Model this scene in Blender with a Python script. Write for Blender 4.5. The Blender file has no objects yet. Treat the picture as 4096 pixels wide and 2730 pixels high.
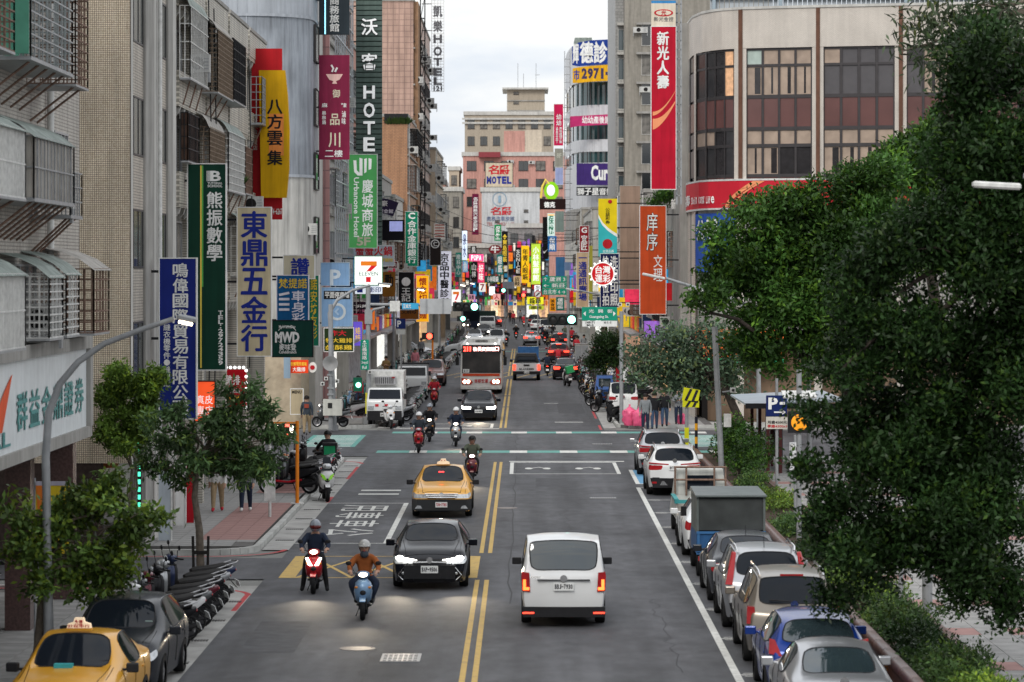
import bpy, bmesh, math, random
import numpy as np
from mathutils import Vector, Matrix
from mathutils.bvhtree import BVHTree
R = math.radians
rnd = random.Random(7)
SC = bpy.context.scene
COL = SC.collection
# ---------------------------------------------------------------- camera
EYE = 7.45                      # metres above the road: a footbridge over the street
cam_d = bpy.data.cameras.new('camera'); cam = bpy.data.objects.new('camera', cam_d); COL.objects.link(cam)
cam.location = (0, 0, EYE); cam.rotation_euler = (R(90), 0, 0)
cam_d.sensor_width = 36; cam_d.lens = 109.86; cam_d.shift_x = -0.0122; cam_d.shift_y = -0.0681
cam_d.dof.use_dof = True; cam_d.dof.focus_distance = 112; cam_d.dof.aperture_fstop = 2.8
cam_d.clip_start = 1; cam_d.clip_end = 4000
SC.camera = cam
SC.view_settings.view_transform = 'Standard'; SC.view_settings.look = 'None'
SC.view_settings.gamma = 1; SC.view_settings.use_curve_mapping = False
SC.view_settings.exposure = 0.3
SC.cycles.max_bounces = 5; SC.cycles.diffuse_bounces = 3; SC.cycles.glossy_bounces = 3; SC.cycles.transmission_bounces = 2
# ---------------------------------------------------------------- sky: dull evening overcast
W = bpy.data.worlds.new('World'); SC.world = W; W.use_nodes = True
wn = W.node_tree.nodes; wl = W.node_tree.links; wn.clear()
def wnode(t, **k):
 n = wn.new(t)
 for a, b in k.items(): setattr(n, a, b)
 return n
SUN_EL, SUN_AZ = R(38), R(200)
sky = wnode('ShaderNodeTexSky', sky_type='NISHITA', sun_disc=False, sun_elevation=SUN_EL, sun_rotation=SUN_AZ, air_density=1.0, dust_density=2.0)
geo = wnode('ShaderNodeTexCoord'); sep = wnode('ShaderNodeSeparateXYZ'); wl.new(geo.outputs['Generated'], sep.inputs[0])
mapp = wnode('ShaderNodeMapping'); mapp.inputs['Scale'].default_value = (1, 1, 3.2); wl.new(geo.outputs['Generated'], mapp.inputs[0])
noi = wnode('ShaderNodeTexNoise'); noi.inputs['Scale'].default_value = 13; noi.inputs['Detail'].default_value = 6; noi.inputs['Roughness'].default_value = .55
wl.new(mapp.outputs[0], noi.inputs['Vector'])
rampc = wnode('ShaderNodeValToRGB'); rampc.color_ramp.elements[0].position = .3; rampc.color_ramp.elements[1].position = .68
rampc.color_ramp.elements[0].color = (.76, .83, .94, 1); rampc.color_ramp.elements[1].color = (1.16, 1.14, 1.10, 1)
wl.new(noi.outputs['Fac'], rampc.inputs[0])
mx = wnode('ShaderNodeMapRange'); mx.inputs['From Min'].default_value = 0; mx.inputs['From Max'].default_value = 1
mx.inputs['To Min'].default_value = 8.0; mx.inputs['To Max'].default_value = 13.0     # thin evening overcast: a little brighter overhead
wl.new(sep.outputs['Z'], mx.inputs['Value'])
cm = wnode('ShaderNodeVectorMath', operation='SCALE'); wl.new(rampc.outputs[0], cm.inputs[0]); wl.new(mx.outputs[0], cm.inputs['Scale'])
mix = wnode('ShaderNodeMix', data_type='RGBA'); mix.inputs[0].default_value = .9
wl.new(sky.outputs[0], mix.inputs[6]); wl.new(cm.outputs[0], mix.inputs[7])
bg = wnode('ShaderNodeBackground'); bg.inputs['Strength'].default_value = .1; wl.new(mix.outputs[2], bg.inputs[0])
wo = wnode('ShaderNodeOutputWorld'); wl.new(bg.outputs[0], wo.inputs[0])
sun_d = bpy.data.lights.new('sun', 'SUN'); sun = bpy.data.objects.new('sun', sun_d); COL.objects.link(sun)
sun_d.energy = 1.3; sun_d.angle = R(20); sun_d.color = (1, .95, .88)
sun.rotation_euler = (R(90) - SUN_EL, 0, R(-20)); sun.location = (0, -40, 60)
# ---------------------------------------------------------------- helpers
F, VX, VY = 7181., 1205.3, 624.       # surveying the photograph: metres at distance Y from its picture coordinates
def gx(u, Y): return (u - VX) * Y / F
def gz(v, Y): return EYE - (v - VY) * Y / F
def gy(v, z=0.): return (EYE - z) * F / (v - VY)
def srgb(*c):
 if len(c) == 1 and isinstance(c[0], str):
  h = c[0]; c = [int(h[i:i+2], 16) for i in (0, 2, 4)]
 return tuple((x/255/12.92 if x/255 < .04045 else ((x/255+.055)/1.055)**2.4) for x in c)
MATS = {}
def mat(name, rgb=(.5, .5, .5), rough=.6, metal=0., emit=0., var=.12, scale=3., bump=0., coat=0., ior=1.45, streak=0., tint=False, bscale=None, spec=None):
 if name in MATS: return MATS[name]
 if isinstance(rgb, str): rgb = srgb(rgb)
 m = bpy.data.materials.new(name); m.use_nodes = True; MATS[name] = m
 nt = m.node_tree; N = nt.nodes; L = nt.links; P = N['Principled BSDF']
 P.inputs['Roughness'].default_value = rough; P.inputs['Metallic'].default_value = metal; P.inputs['IOR'].default_value = ior
 if coat: P.inputs['Coat Weight'].default_value = coat; P.inputs['Coat Roughness'].default_value = .04
 if spec is None and rough >= .4 and metal < .3 and coat == 0: spec = .16
 if spec is not None: P.inputs['Specular IOR Level'].default_value = spec
 tc = N.new('ShaderNodeTexCoord')
 no = N.new('ShaderNodeTexNoise'); no.inputs['Scale'].default_value = scale; no.inputs['Detail'].default_value = 5
 L.new(tc.outputs['Object'], no.inputs['Vector'])
 mr = N.new('ShaderNodeMapRange'); mr.inputs[1].default_value = .3; mr.inputs[2].default_value = .7
 mr.inputs[3].default_value = 1 - var; mr.inputs[4].default_value = 1 + var * .7
 L.new(no.outputs['Fac'], mr.inputs[0])
 vm = N.new('ShaderNodeVectorMath'); vm.operation = 'SCALE'; vm.inputs[0].default_value = rgb; L.new(mr.outputs[0], vm.inputs['Scale'])
 out = vm.outputs[0]
 if streak:      # rain stains: noise drawn out vertically
  mp = N.new('ShaderNodeMapping'); mp.inputs['Scale'].default_value = (2.2, 2.2, .16); L.new(tc.outputs['Object'], mp.inputs[0])
  n2 = N.new('ShaderNodeTexNoise'); n2.inputs['Scale'].default_value = 1.6; n2.inputs['Detail'].default_value = 7; n2.inputs['Roughness'].default_value = .65
  L.new(mp.outputs[0], n2.inputs['Vector'])
  m2 = N.new('ShaderNodeMapRange'); m2.inputs[1].default_value = .42; m2.inputs[2].default_value = .7; m2.inputs[3].default_value = 1; m2.inputs[4].default_value = 1 - streak
  L.new(n2.outputs['Fac'], m2.inputs[0])
  v2 = N.new('ShaderNodeVectorMath'); v2.operation = 'SCALE'; L.new(out, v2.inputs[0]); L.new(m2.outputs[0], v2.inputs['Scale']); out = v2.outputs[0]
 if tint:
  at = N.new('ShaderNodeAttribute'); at.attribute_name = 'tint'
  v3 = N.new('ShaderNodeVectorMath'); v3.operation = 'MULTIPLY'; L.new(out, v3.inputs[0]); L.new(at.outputs['Color'], v3.inputs[1]); out = v3.outputs[0]
 L.new(out, P.inputs['Base Color'])
 if emit:
  P.inputs['Emission Strength'].default_value = emit; L.new(out, P.inputs['Emission Color'])
 if bump:
  nb = N.new('ShaderNodeTexNoise'); nb.inputs['Scale'].default_value = bscale or scale * 8; nb.inputs['Detail'].default_value = 4
  L.new(tc.outputs['Object'], nb.inputs['Vector'])
  b = N.new('ShaderNodeBump'); b.inputs['Strength'].default_value = bump; b.inputs['Distance'].default_value = .02
  L.new(nb.outputs['Fac'], b.inputs['Height']); L.new(b.outputs[0], P.inputs['Normal'])
 return m
def tile_mat(name, c1, c2, mortar, w=.1, h=.1, off=0., gap=.012, rough=.45, streak=.25, axis='X', var=.2):
 """small wall tiles in object space; the wall lies in the XZ or the YZ plane"""
 if name in MATS: return MATS[name]
 c1, c2, mortar = [srgb(c) if isinstance(c, str) else c for c in (c1, c2, mortar)]
 m = mat(name, (1, 1, 1), rough, var=.10, scale=.7, streak=streak)
 nt = m.node_tree; N = nt.nodes; L = nt.links; P = N['Principled BSDF']
 src = P.inputs['Base Color'].links[0].from_socket
 tc = N.new('ShaderNodeTexCoord'); s = N.new('ShaderNodeSeparateXYZ'); c = N.new('ShaderNodeCombineXYZ')
 L.new(tc.outputs['Object'], s.inputs[0])
 if axis == 'B':
  ad = N.new('ShaderNodeMath'); ad.operation = 'ADD'; L.new(s.outputs['X'], ad.inputs[0]); L.new(s.outputs['Y'], ad.inputs[1]); L.new(ad.outputs[0], c.inputs[0])
 else: L.new(s.outputs[axis], c.inputs[0])
 L.new(s.outputs['Z'], c.inputs[1])
 b = N.new('ShaderNodeTexBrick'); b.offset = off; b.squash = 1
 b.inputs['Color1'].default_value = (*c1, 1); b.inputs['Color2'].default_value = (*c2, 1); b.inputs['Mortar'].default_value = (*mortar, 1)
 b.inputs['Scale'].default_value = 1; b.inputs['Brick Width'].default_value = w; b.inputs['Row Height'].default_value = h
 b.inputs['Mortar Size'].default_value = gap; b.inputs['Mortar Smooth'].default_value = .1; b.inputs['Bias'].default_value = -.2
 L.new(c.outputs[0], b.inputs['Vector'])
 v = N.new('ShaderNodeVectorMath'); v.operation = 'MULTIPLY'; L.new(src, v.inputs[0]); L.new(b.outputs['Color'], v.inputs[1])
 L.new(v.outputs[0], P.inputs['Base Color'])
 bp = N.new('ShaderNodeBump'); bp.inputs['Strength'].default_value = .6; bp.inputs['Distance'].default_value = .006; bp.invert = True
 L.new(b.outputs['Fac'], bp.inputs['Height']); L.new(bp.outputs[0], P.inputs['Normal'])
 return m
# objects -----------------------------------------------------------
LABELS = {}
def tag(o, label, cat, group=None, kind=None):
 if label: o['label'] = label
 if cat: o['category'] = cat
 if group: o['group'] = group
 if kind: o['kind'] = kind
 return o
def thing(name, label, cat, loc=(0, 0, 0), rz=0., group=None):
 o = bpy.data.objects.new(name, None); COL.objects.link(o); o.empty_display_size = .3
 o.location = loc; o.rotation_euler = (0, 0, rz)
 return tag(o, label, cat, group)
class MB:
 def __init__(s): s.v = []; s.f = []; s.m = []; s.k = 0
 def add(s, vs, fs):
  b = len(s.v); s.v += [tuple(p) for p in vs]
  for f in fs: s.f.append(tuple(i + b for i in f)); s.m.append(s.k)
  return s
 def mat(s, k): s.k = k; return s
 def box(s, x0, x1, y0, y1, z0, z1):
  return s.add([(x0,y0,z0),(x1,y0,z0),(x1,y1,z0),(x0,y1,z0),(x0,y0,z1),(x1,y0,z1),(x1,y1,z1),(x0,y1,z1)],
      [(0,3,2,1),(4,5,6,7),(0,1,5,4),(1,2,6,5),(2,3,7,6),(3,0,4,7)])
 def cbox(s, c, d, rot=None):
  m = rot or Matrix.Identity(3); x, y, z = d[0]/2, d[1]/2, d[2]/2
  P = [(-x,-y,-z),(x,-y,-z),(x,y,-z),(-x,y,-z),(-x,-y,z),(x,-y,z),(x,y,z),(-x,y,z)]
  return s.add([Vector(c) + m @ Vector(p) for p in P], [(0,3,2,1),(4,5,6,7),(0,1,5,4),(1,2,6,5),(2,3,7,6),(3,0,4,7)])
 def hull(s, lo, hi):   # two quads of 4 points each (same winding, ccw from outside of hi)
  return s.add(list(lo) + list(hi), [(3,2,1,0),(4,5,6,7),(0,1,5,4),(1,2,6,5),(2,3,7,6),(3,0,4,7)])
 def tube(s, pts, r, n=8, cap=True):
  pts = [Vector(p) for p in pts]; rs = r if isinstance(r, (list, tuple)) else [r] * len(pts)
  vs = []; prev = None
  for i, p in enumerate(pts):
   t = (pts[min(i+1, len(pts)-1)] - pts[max(i-1, 0)]).normalized()
   if prev is None:
    a = Vector((0, 0, 1)) if abs(t.z) < .9 else Vector((1, 0, 0)); u = t.cross(a).normalized()
   else: u = (prev - t * prev.dot(t)).normalized()
   w = t.cross(u); prev = u
   vs += [p + (u * math.cos(2*math.pi*k/n) + w * math.sin(2*math.pi*k/n)) * rs[i] for k in range(n)]
  fs = [(i*n+k, i*n+(k+1) % n, (i+1)*n+(k+1) % n, (i+1)*n+k) for i in range(len(pts)-1) for k in range(n)]
  if cap: fs += [tuple(range(n))[::-1], tuple(range((len(pts)-1)*n, len(pts)*n))]
  return s.add(vs, fs)
 def lathe(s, prof, c=(0, 0, 0), axis='Z', n=16, cap=True):   # prof: (radius, height) pairs
  vs = []
  for r, h in prof:
   for k in range(n):
    a = 2*math.pi*k/n; p = (r*math.cos(a), r*math.sin(a), h)
    if axis == 'X': p = (h, p[0], p[1])
    if axis == 'Y': p = (p[0], -h, p[1])
    vs.append((p[0]+c[0], p[1]+c[1], p[2]+c[2]))
  fs = [(i*n+k, i*n+(k+1) % n, (i+1)*n+(k+1) % n, (i+1)*n+k) for i in range(len(prof)-1) for k in range(n)]
  if cap: fs += [tuple(range(n))[::-1], tuple(range((len(prof)-1)*n, len(prof)*n))]
  return s.add(vs, fs)
 def ball(s, c, r, nu=12, nv=8, z0=-1., z1=1.):
  rx, ry, rz = r if isinstance(r, (tuple, list)) else (r, r, r)
  vs = []
  for j in range(nv+1):
   t = math.asin(z0) + (math.asin(z1) - math.asin(z0)) * j / nv
   for k in range(nu):
    a = 2*math.pi*k/nu
    vs.append((c[0]+rx*math.cos(t)*math.cos(a), c[1]+ry*math.cos(t)*math.sin(a), c[2]+rz*math.sin(t)))
  return s.add(vs, [(j*nu+k, j*nu+(k+1) % nu, (j+1)*nu+(k+1) % nu, (j+1)*nu+k) for j in range(nv) for k in range(nu)])
 def prism(s, poly, a, b, axis='Y'):   # polygon in XZ (axis Y), YZ (axis X) or XY (axis Z), from a to b
  def P(p, t): return (p[0], t, p[1]) if axis == 'Y' else ((t, p[0], p[1]) if axis == 'X' else (p[0], p[1], t))
  n = len(poly); vs = [P(p, a) for p in poly] + [P(p, b) for p in poly]
  return s.add(vs, [tuple(range(n)), tuple(range(n, 2*n))[::-1]] + [(i, n+i, n+(i+1) % n, (i+1) % n) for i in range(n)])
 def loft(s, rings, cap=True, closed=True):
  n = len(rings[0]); vs = [p for r in rings for p in r]; m = n if closed else n - 1
  fs = [(i*n+k, i*n+(k+1) % n, (i+1)*n+(k+1) % n, (i+1)*n+k) for i in range(len(rings)-1) for k in range(m)]
  if cap: fs += [tuple(range(n))[::-1], tuple(range((len(rings)-1)*n, len(rings)*n))]
  return s.add(vs, fs)
 def mesh(s, name, mats, smooth=0, fix=True):
  me = bpy.data.meshes.new(name); me.from_pydata(s.v, [], s.f)
  if fix and len(s.f) < 60000:
   bm = bmesh.new(); bm.from_mesh(me); bmesh.ops.recalc_face_normals(bm, faces=bm.faces); bm.to_mesh(me); bm.free()
  for m in (mats if isinstance(mats, (list, tuple)) else [mats]): me.materials.append(m)
  if isinstance(mats, (list, tuple)) and len(mats) > 1: me.polygons.foreach_set('material_index', s.m)
  if smooth:
   me.shade_smooth()
   me.set_sharp_from_angle(angle=R(smooth))
  return me
 def build(s, name, mats, parent=None, smooth=0, kind=None, fix=True):
  o = bpy.data.objects.new(name, s.mesh(name, mats, smooth, fix)); COL.objects.link(o)
  if parent is not None: o.parent = parent
  if kind: o['kind'] = kind
  return o
def inst(name, me, parent, loc=(0, 0, 0), rz=0., scale=None, rot=None):
 o = bpy.data.objects.new(name, me); COL.objects.link(o); o.parent = parent; o.location = loc
 o.rotation_euler = rot or (0, 0, rz)
 if scale: o.scale = scale
 return o
def clone(o, parent=None):
 kids = list(o.children); c = o.copy(); COL.objects.link(c)
 if parent is not None: c.parent = parent
 for k in kids: clone(k, c)
 return c
def place(o, loc, rz=0., label=None, cat=None, group=None):
 o.location = loc; o.rotation_euler = (0, 0, rz)
 return tag(o, label, cat, group)
SIDE = bpy.data.scenes.new('workbench')        # scratch scene: modifiers and glyphs are worked out there, away from the big scene
def side_graph():
 vl = SIDE.view_layers[0]; vl.update(); return vl.depsgraph
def evaluated(o, name):
 SIDE.collection.objects.link(o); dg = side_graph()
 me = bpy.data.meshes.new_from_object(o.evaluated_get(dg), depsgraph=dg); SIDE.collection.objects.unlink(o); return me
# lettering: every request is remembered and all glyphs are made at the end in one pass
TEXTQ = []
def text(parent, s, x0, x1, z0, z1, y, m, mode='v', bold=.02, plane='XZ', up=1, name='lettering', fill=.92, mirror=False):
 """characters of s filling the box x0..x1, z0..z1 of the parent's local plane; v: one below the other, h: side by side, f: whole string"""
 TEXTQ.append((parent, s, x0, x1, z0, z1, y, m, mode, bold, plane, up, name, fill))
def thick(ch, b):      # heavy strokes: latin outlines are offset, dense characters are doubled sideways
 return (b, 0.) if max(map(ord, ch)) < 0x2000 else (min(b, .004), b)
def flush_text():
 cells = {}
 for q in TEXTQ:
  for ch in ([q[1]] if q[8] == 'f' else list(q[1])): cells.setdefault((ch, thick(ch, q[9])[0]), None)
 tmp = {}
 for (ch, b) in cells:
  if not ch.strip(): continue
  c = bpy.data.curves.new('g', 'FONT'); c.body = ch; c.offset = b; c.resolution_u = 2
  o = bpy.data.objects.new('g', c); SIDE.collection.objects.link(o); tmp[(ch, b)] = o
 dg = side_graph()
 for k, o in tmp.items():
  me = o.evaluated_get(dg).to_mesh()
  n = len(me.vertices); co = np.empty(n*3); me.vertices.foreach_get('co', co); co = co.reshape(-1, 3)
  cells[k] = (co, [tuple(p.vertices) for p in me.polygons]) if n else None
  o.evaluated_get(dg).to_mesh_clear()
 for o in tmp.values():
  c = o.data; bpy.data.objects.remove(o); bpy.data.curves.remove(c)
 for (par, s, x0, x1, z0, z1, y, m, mode, bold, plane, up, name, fill) in TEXTQ:
  mb = MB(); parts = [s] if mode == 'f' else list(s); n = len(parts)
  for i, ch in enumerate(parts):
   off, cop = thick(ch, bold); g = cells.get((ch, off))
   if g is None: continue
   if mode == 'v':
    h = (z1 - z0) / n; a0, a1, b0, b1 = x0, x1, z1 - h*(i+1), z1 - h*i
   elif mode == 'h':
    w = (x1 - x0) / n; a0, a1, b0, b1 = x0 + w*i, x0 + w*(i+1), z0, z1
   else: a0, a1, b0, b1 = x0, x1, z0, z1
   co, fs = g; lo = co.min(0); hi = co.max(0); d = np.maximum(hi - lo, 1e-4)
   cw, ch_ = (a1-a0), (b1-b0); k = 1. if mode == 'f' else fill
   sx, sz = cw*k/d[0], ch_*k/d[1]
   if mode != 'f' :
    if ch in '一二-·、.:|' or d[1] < .35: sz = min(sz, sx)
    if ch in '1Il|.:·' or d[0] < .3: sx = min(sx, sz)
   mxx, mzz = (a0+a1)/2, (b0+b1)/2; c = (lo+hi)/2
   px = (co[:, 0]-c[0])*sx + mxx; pz = (co[:, 1]-c[1])*sz + mzz
   q = cop*.62
   for e, (ox, oz) in enumerate(((0, 0),) if cop < .011 else ((-q, -q*.5), (q, -q*.5), (0, q*.8), (0, 0))):
    X_, Z_, y_ = px+ox*sx, pz+oz*sz, y+(.0012*e if plane != 'XZ' else -.0012*e)
    if plane == 'XZ': vs = [(a, y_, b) for a, b in zip(X_, Z_)]
    elif plane == 'YZ': vs = [(y_, up*a, b) for a, b in zip(X_, Z_)]
    else: vs = [(b, -a, y_) if up == 2 else (a, b, y_) for a, b in zip(X_, Z_)]
    mb.add(vs, fs)
  if mb.v: mb.build(name, m, par, fix=False)
# ================================================================= ground, road, pavements, paint
asphalt = mat('asphalt', (.080, .081, .088), .7, var=.2, scale=.3, bump=.35, bscale=60, streak=0, spec=.25)
def road_wear(m):
 N = m.node_tree.nodes; L = m.node_tree.links; P = N['Principled BSDF']; src = P.inputs['Base Color'].links[0].from_socket
 tc = N.new('ShaderNodeTexCoord'); out = src
 for sc, lo, hi, a, b in (((2.6, 1.1, 2), .35, .65, .84, 1.14), ((.95, .03, 1), .36, .66, 1.16, .68), ((60, 60, 60), .3, .75, .78, 1.28), ((.9, .5, 1), .58, .74, 1., .68)):
  mp = N.new('ShaderNodeMapping'); mp.inputs['Scale'].default_value = sc; L.new(tc.outputs['Object'], mp.inputs[0])
  n = N.new('ShaderNodeTexNoise'); n.inputs['Scale'].default_value = 1; n.inputs['Detail'].default_value = 4; L.new(mp.outputs[0], n.inputs['Vector'])
  r = N.new('ShaderNodeMapRange'); r.inputs[1].default_value = lo; r.inputs[2].default_value = hi; r.inputs[3].default_value = a; r.inputs[4].default_value = b; L.new(n.outputs['Fac'], r.inputs[0])
  v = N.new('ShaderNodeVectorMath'); v.operation = 'SCALE'; L.new(out, v.inputs[0]); L.new(r.outputs[0], v.inputs['Scale']); out = v.outputs[0]
 L.new(out, P.inputs['Base Color'])
road_wear(asphalt)
concrete = mat('concrete', (.36, .355, .34), .85, var=.22, scale=1.2, bump=.2, streak=.15)
curb_m = mat('curb_concrete', (.42, .42, .40), .85, var=.25, scale=2.5, bump=.2)
def road_paint(name, rgb, wear=.5):
 if name in MATS: return MATS[name]
 m = mat(name, rgb, .7, var=.12, scale=6, bump=.2, bscale=70)
 N = m.node_tree.nodes; L = m.node_tree.links; P = N['Principled BSDF']; src = P.inputs['Base Color'].links[0].from_socket
 tc = N.new('ShaderNodeTexCoord'); n = N.new('ShaderNodeTexNoise'); n.inputs['Scale'].default_value = 3.3; n.inputs['Detail'].default_value = 8; n.inputs['Roughness'].default_value = .75
 L.new(tc.outputs['Object'], n.inputs['Vector'])
 r = N.new('ShaderNodeMapRange'); r.inputs[1].default_value = .52; r.inputs[2].default_value = .72; r.inputs[3].default_value = 0; r.inputs[4].default_value = wear*1.6; L.new(n.outputs['Fac'], r.inputs[0])
 mi = N.new('ShaderNodeMix'); mi.data_type = 'RGBA'; L.new(r.outputs[0], mi.inputs[0]); L.new(src, mi.inputs[6]); mi.inputs[7].default_value = (.12, .12, .125, 1)
 L.new(mi.outputs[2], P.inputs['Base Color']); return m
p_white = road_paint('worn_white_paint', (.60, .60, .57)); p_yel = road_paint('worn_yellow_paint', (.50, .34, .11)); p_red = road_paint('worn_red_paint', (.42, .055, .06))
p_green = road_paint('turquoise_paint', (.12, .32, .28), .5); p_blue = road_paint('pale_blue_paint', (.12, .30, .48))
g = MB().box(-900, 900, -60, 2500, -.5, -.03).build('ground', mat('ground_dust', (.2, .2, .19), .9, scale=.05)); g['kind'] = 'structure'
def sheet(name, polys, z, m, parent=None, kind='structure', thick=0):
 mb = MB()
 for p in polys:
  if thick: mb.prism(p, z - thick, z, 'Z')
  else: mb.add([(x, y, z) for x, y in p], [tuple(range(len(p)))])
 o = mb.build(name, m, parent, fix=bool(thick))
 if parent is None: o['kind'] = kind
 return o
def rect(x0, x1, y0, y1): return [(x0, y0), (x1, y0), (x1, y1), (x0, y1)]
road = sheet('road', [rect(-6.3, 6.35, 30, 126), rect(-60, 60, 126, 146.5), rect(-6.3, 3.75, 146.5, 330), [(-6.3, 330), (3.75, 330), (1.2, 470), (-9.5, 470)], rect(-60, 60, 470, 500), rect(-40, -6.3, 75.6, 81.2)], 0., asphalt)
road['label'] = 'grey asphalt road running straight away with a double yellow centre line'
# gutter strips flush with the road, kerbs as real steps
gut = sheet('gutter_strip', [rect(-7.02, -6.3, 30, 74), rect(-7.02, -6.3, 83.5, 124), rect(-7.0, -6.3, 148, 330), rect(3.75, 4.35, 148, 330)], .003, concrete)
plate_m = mat('drain_iron', (.09, .09, .09), .55, metal=.6, var=.3, scale=9)
# drain covers down the gutter: each a slotted plate
slot = MB()
for k in range(9): slot.box(-.26+k*.058, -.225+k*.058, -.13, .13, .0, .012)
slot_me = slot.mesh('drain_cover', plate_m)
for yy in [55.5, 59.4, 63, 66.6, 70.4, 86.5, 90.2, 94, 97.6, 101.5, 105, 109, 112.6, 116, 119.5, 150.5, 160]:
 inst('drain_cover', slot_me, gut, (-6.62, yy, .006))
paver_g = mat('paver_grey', (.275, .27, .262), .85, var=.25, scale=1.6, bump=.15); paver_p = mat('paver_pink', (.30, .18, .165), .85, var=.22, scale=1.6, bump=.15)
paver_joint = mat('paver_joint', (.13, .125, .12), .9, var=.2)
def pavement(name, label, x0, x1, y0, y1, z, sx, sy, pick, n_parts=300, corner=None):
 """a raised pavement: kerb body, then slabs with open joints; the nearest 300 are pieces, the rest one part"""
 b = sheet(name, [corner or rect(x0, x1, y0, y1)], z - .012, paver_joint, thick=.2); b['label'] = label
 mes = {}
 for i, m in enumerate((paver_g, paver_p)): mes[i] = MB().box(-sx/2+.006, sx/2-.006, -sy/2+.006, sy/2-.006, -.012, .0).mesh('paving_slab', m)
 rest = {0: MB(), 1: MB()}; n = 0
 j = 0; y = y0
 while y + sy <= y1 + 1e-6:
  nx = int((x1 - x0) / sx + 1e-6); i = 0
  while i < nx:
   cx, cy = x0 + (i+.5)*sx, y + sy/2; p = pick(cx, cy)
   if p is not None:
    dz = rnd.uniform(-.002, .002)
    if n < n_parts: inst('paving_slab', mes[p], b, (cx, cy, z+dz)); n += 1
    else: rest[p].box(cx-sx/2+.006, cx+sx/2-.006, cy-sy/2+.006, cy+sy/2-.006, z-.012, z+dz)
   i += 1
  y += sy; j += 1
 for p, r in rest.items():
  if r.v: r.build('paving_slabs', (paver_g, paver_p)[p], b, kind='stuff', fix=False)
 return b
pavement('pavement', 'grey and pink slab pavement on the left beyond the alley', -12.6, -7.3, 83.4, 124.2, .125, .53, .62,
   lambda x, y: None if (x > -7.9 and (y < 84.6 or y > 122.6)) else (1 if -9.0 < x and 85 < y < 119 and int(y/4.3) % 5 != 3 else 0), 300)
# left kerb line with rounded ends
def kerb(name, pts, w=.16, h=.13, m=curb_m):
 mb = MB()
 for a, b in zip(pts[:-1], pts[1:]):
  a, b = Vector(a), Vector(b); t = (b-a).normalized(); n = Vector((-t.y, t.x)) * w/2; a = a - t*.0; 
  mb.prism([tuple(a-n), tuple(a+n), tuple(b+n), tuple(b-n)], -.05, h, 'Z')
 o = mb.build(name, m); o['kind'] = 'structure'; return o
def arc(cx, cy, r, a0, a1, n=8): return [(cx + r*math.cos(R(a0+(a1-a0)*i/n)), cy + r*math.sin(R(a0+(a1-a0)*i/n))) for i in range(n+1)]
kerb('kerb', [(-16, 82.2)] + arc(-8.6, 83.7, 1.45, -90, 0) + [(-7.12, 90), (-7.12, 118)] + arc(-8.6, 122.6, 1.45, 0, 90) + [(-20, 124.1)])
pavement('parking_apron', 'pale concrete apron under the parked taxi and scooters', -12.6, -7.02, 30, 72.9, .02, .93, .9, lambda x, y: 0 if y > 50 else None, 150)
kerb('kerb', [(-20, 73.6)] + arc(-8.0, 72.7, .95, 90, 0) + [(-7.0, 66)], h=.06)
pavement('pavement', 'left corner pavement beyond the crossing under the horn loudspeaker', -12.4, -7.35, 149.0, 240, .125, .8, .8, lambda x, y: None if (x > -8.1 and y < 150.5) else (1 if int(y/3) % 4 == 0 else 0), 120)
kerb('kerb', [(-30, 148.5)] + arc(-8.5, 149.9, 1.4, -90, 0) + [(-7.1, 160), (-7.1, 330)])
pavement('pavement', 'right corner pavement beyond the crossing where people wait', 4.6, 9.0, 149.2, 240, .125, .8, .8, lambda x, y: None if (x < 5.2 and y < 150.2) else (1 if int(x*1.2) % 3 == 1 else 0), 120)
kerb('kerb', [(4.45, 330), (4.45, 150.6)] + arc(5.9, 150.4, 1.45, 180, 270) + [(40, 148.95)])
sheet('pavement', [rect(-13, -7.1, 240, 330), rect(4.45, 9.2, 240, 330), rect(-60, -12.4, 149.0, 152), rect(9.0, 60, 149.2, 152)], .12, concrete, thick=.1)
pavement('pavement', 'grey slab pavement with pink bands behind the hedge on the right', 8.6, 15.8, 40, 124, .125, .62, .62, lambda x, y: 1 if (int(y/.62) % 9 in (3, 4) and int(x/.62) % 5 != 0) else 0, 300)
# ----------------------------------------------------------------- paint on the road
PZ = .004
def paint(name, polys, m, z=PZ): return sheet(name, polys, z, m, road)
def seg(a, b, w):
 a, b = Vector(a), Vector(b); t = (b-a).normalized(); n = Vector((-t.y, t.x))*w/2
 return [tuple(a-n), tuple(b-n), tuple(b+n), tuple(a+n)]
for x in (-1.14, -.91):
 for y0, y1 in ((32, 75.4), (82.6, 122), (148.6, 171), (172, 186), (187.5, 216), (223, 230), (232, 246), (249, 262), (266, 300)):
  paint('yellow_centre_line', [rect(x-.055, x+.055, y0, y1)], p_yel)
# yellow keep-clear box at the alley mouth
hx0, hx1, hy0, hy1 = -6.0, -1.35, 75.9, 81.7
paint('yellow_box_edge', [rect(hx0+.02, hx0+.42, hy0, hy1)], p_yel); paint('yellow_box_edge', [rect(hx1-.2, hx1+.2, hy0, hy1)], p_yel)
for yy in (hy0, hy1-.12): paint('yellow_box_edge', [rect(hx0+.42, hx1-.2, yy, yy+.12)], p_yel)
nx = 3
for i in range(nx):
 a, b = hx0+.45 + i*(hx1-hx0-.65)/nx, hx0+.45 + (i+1)*(hx1-hx0-.65)/nx
 paint('yellow_box_cross', [seg((a, hy0+.12), (b, hy1-.12), .1)], p_yel, .0045); paint('yellow_box_cross', [seg((b, hy0+.12), (a, hy1-.12), .1)], p_yel, .005)
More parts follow.
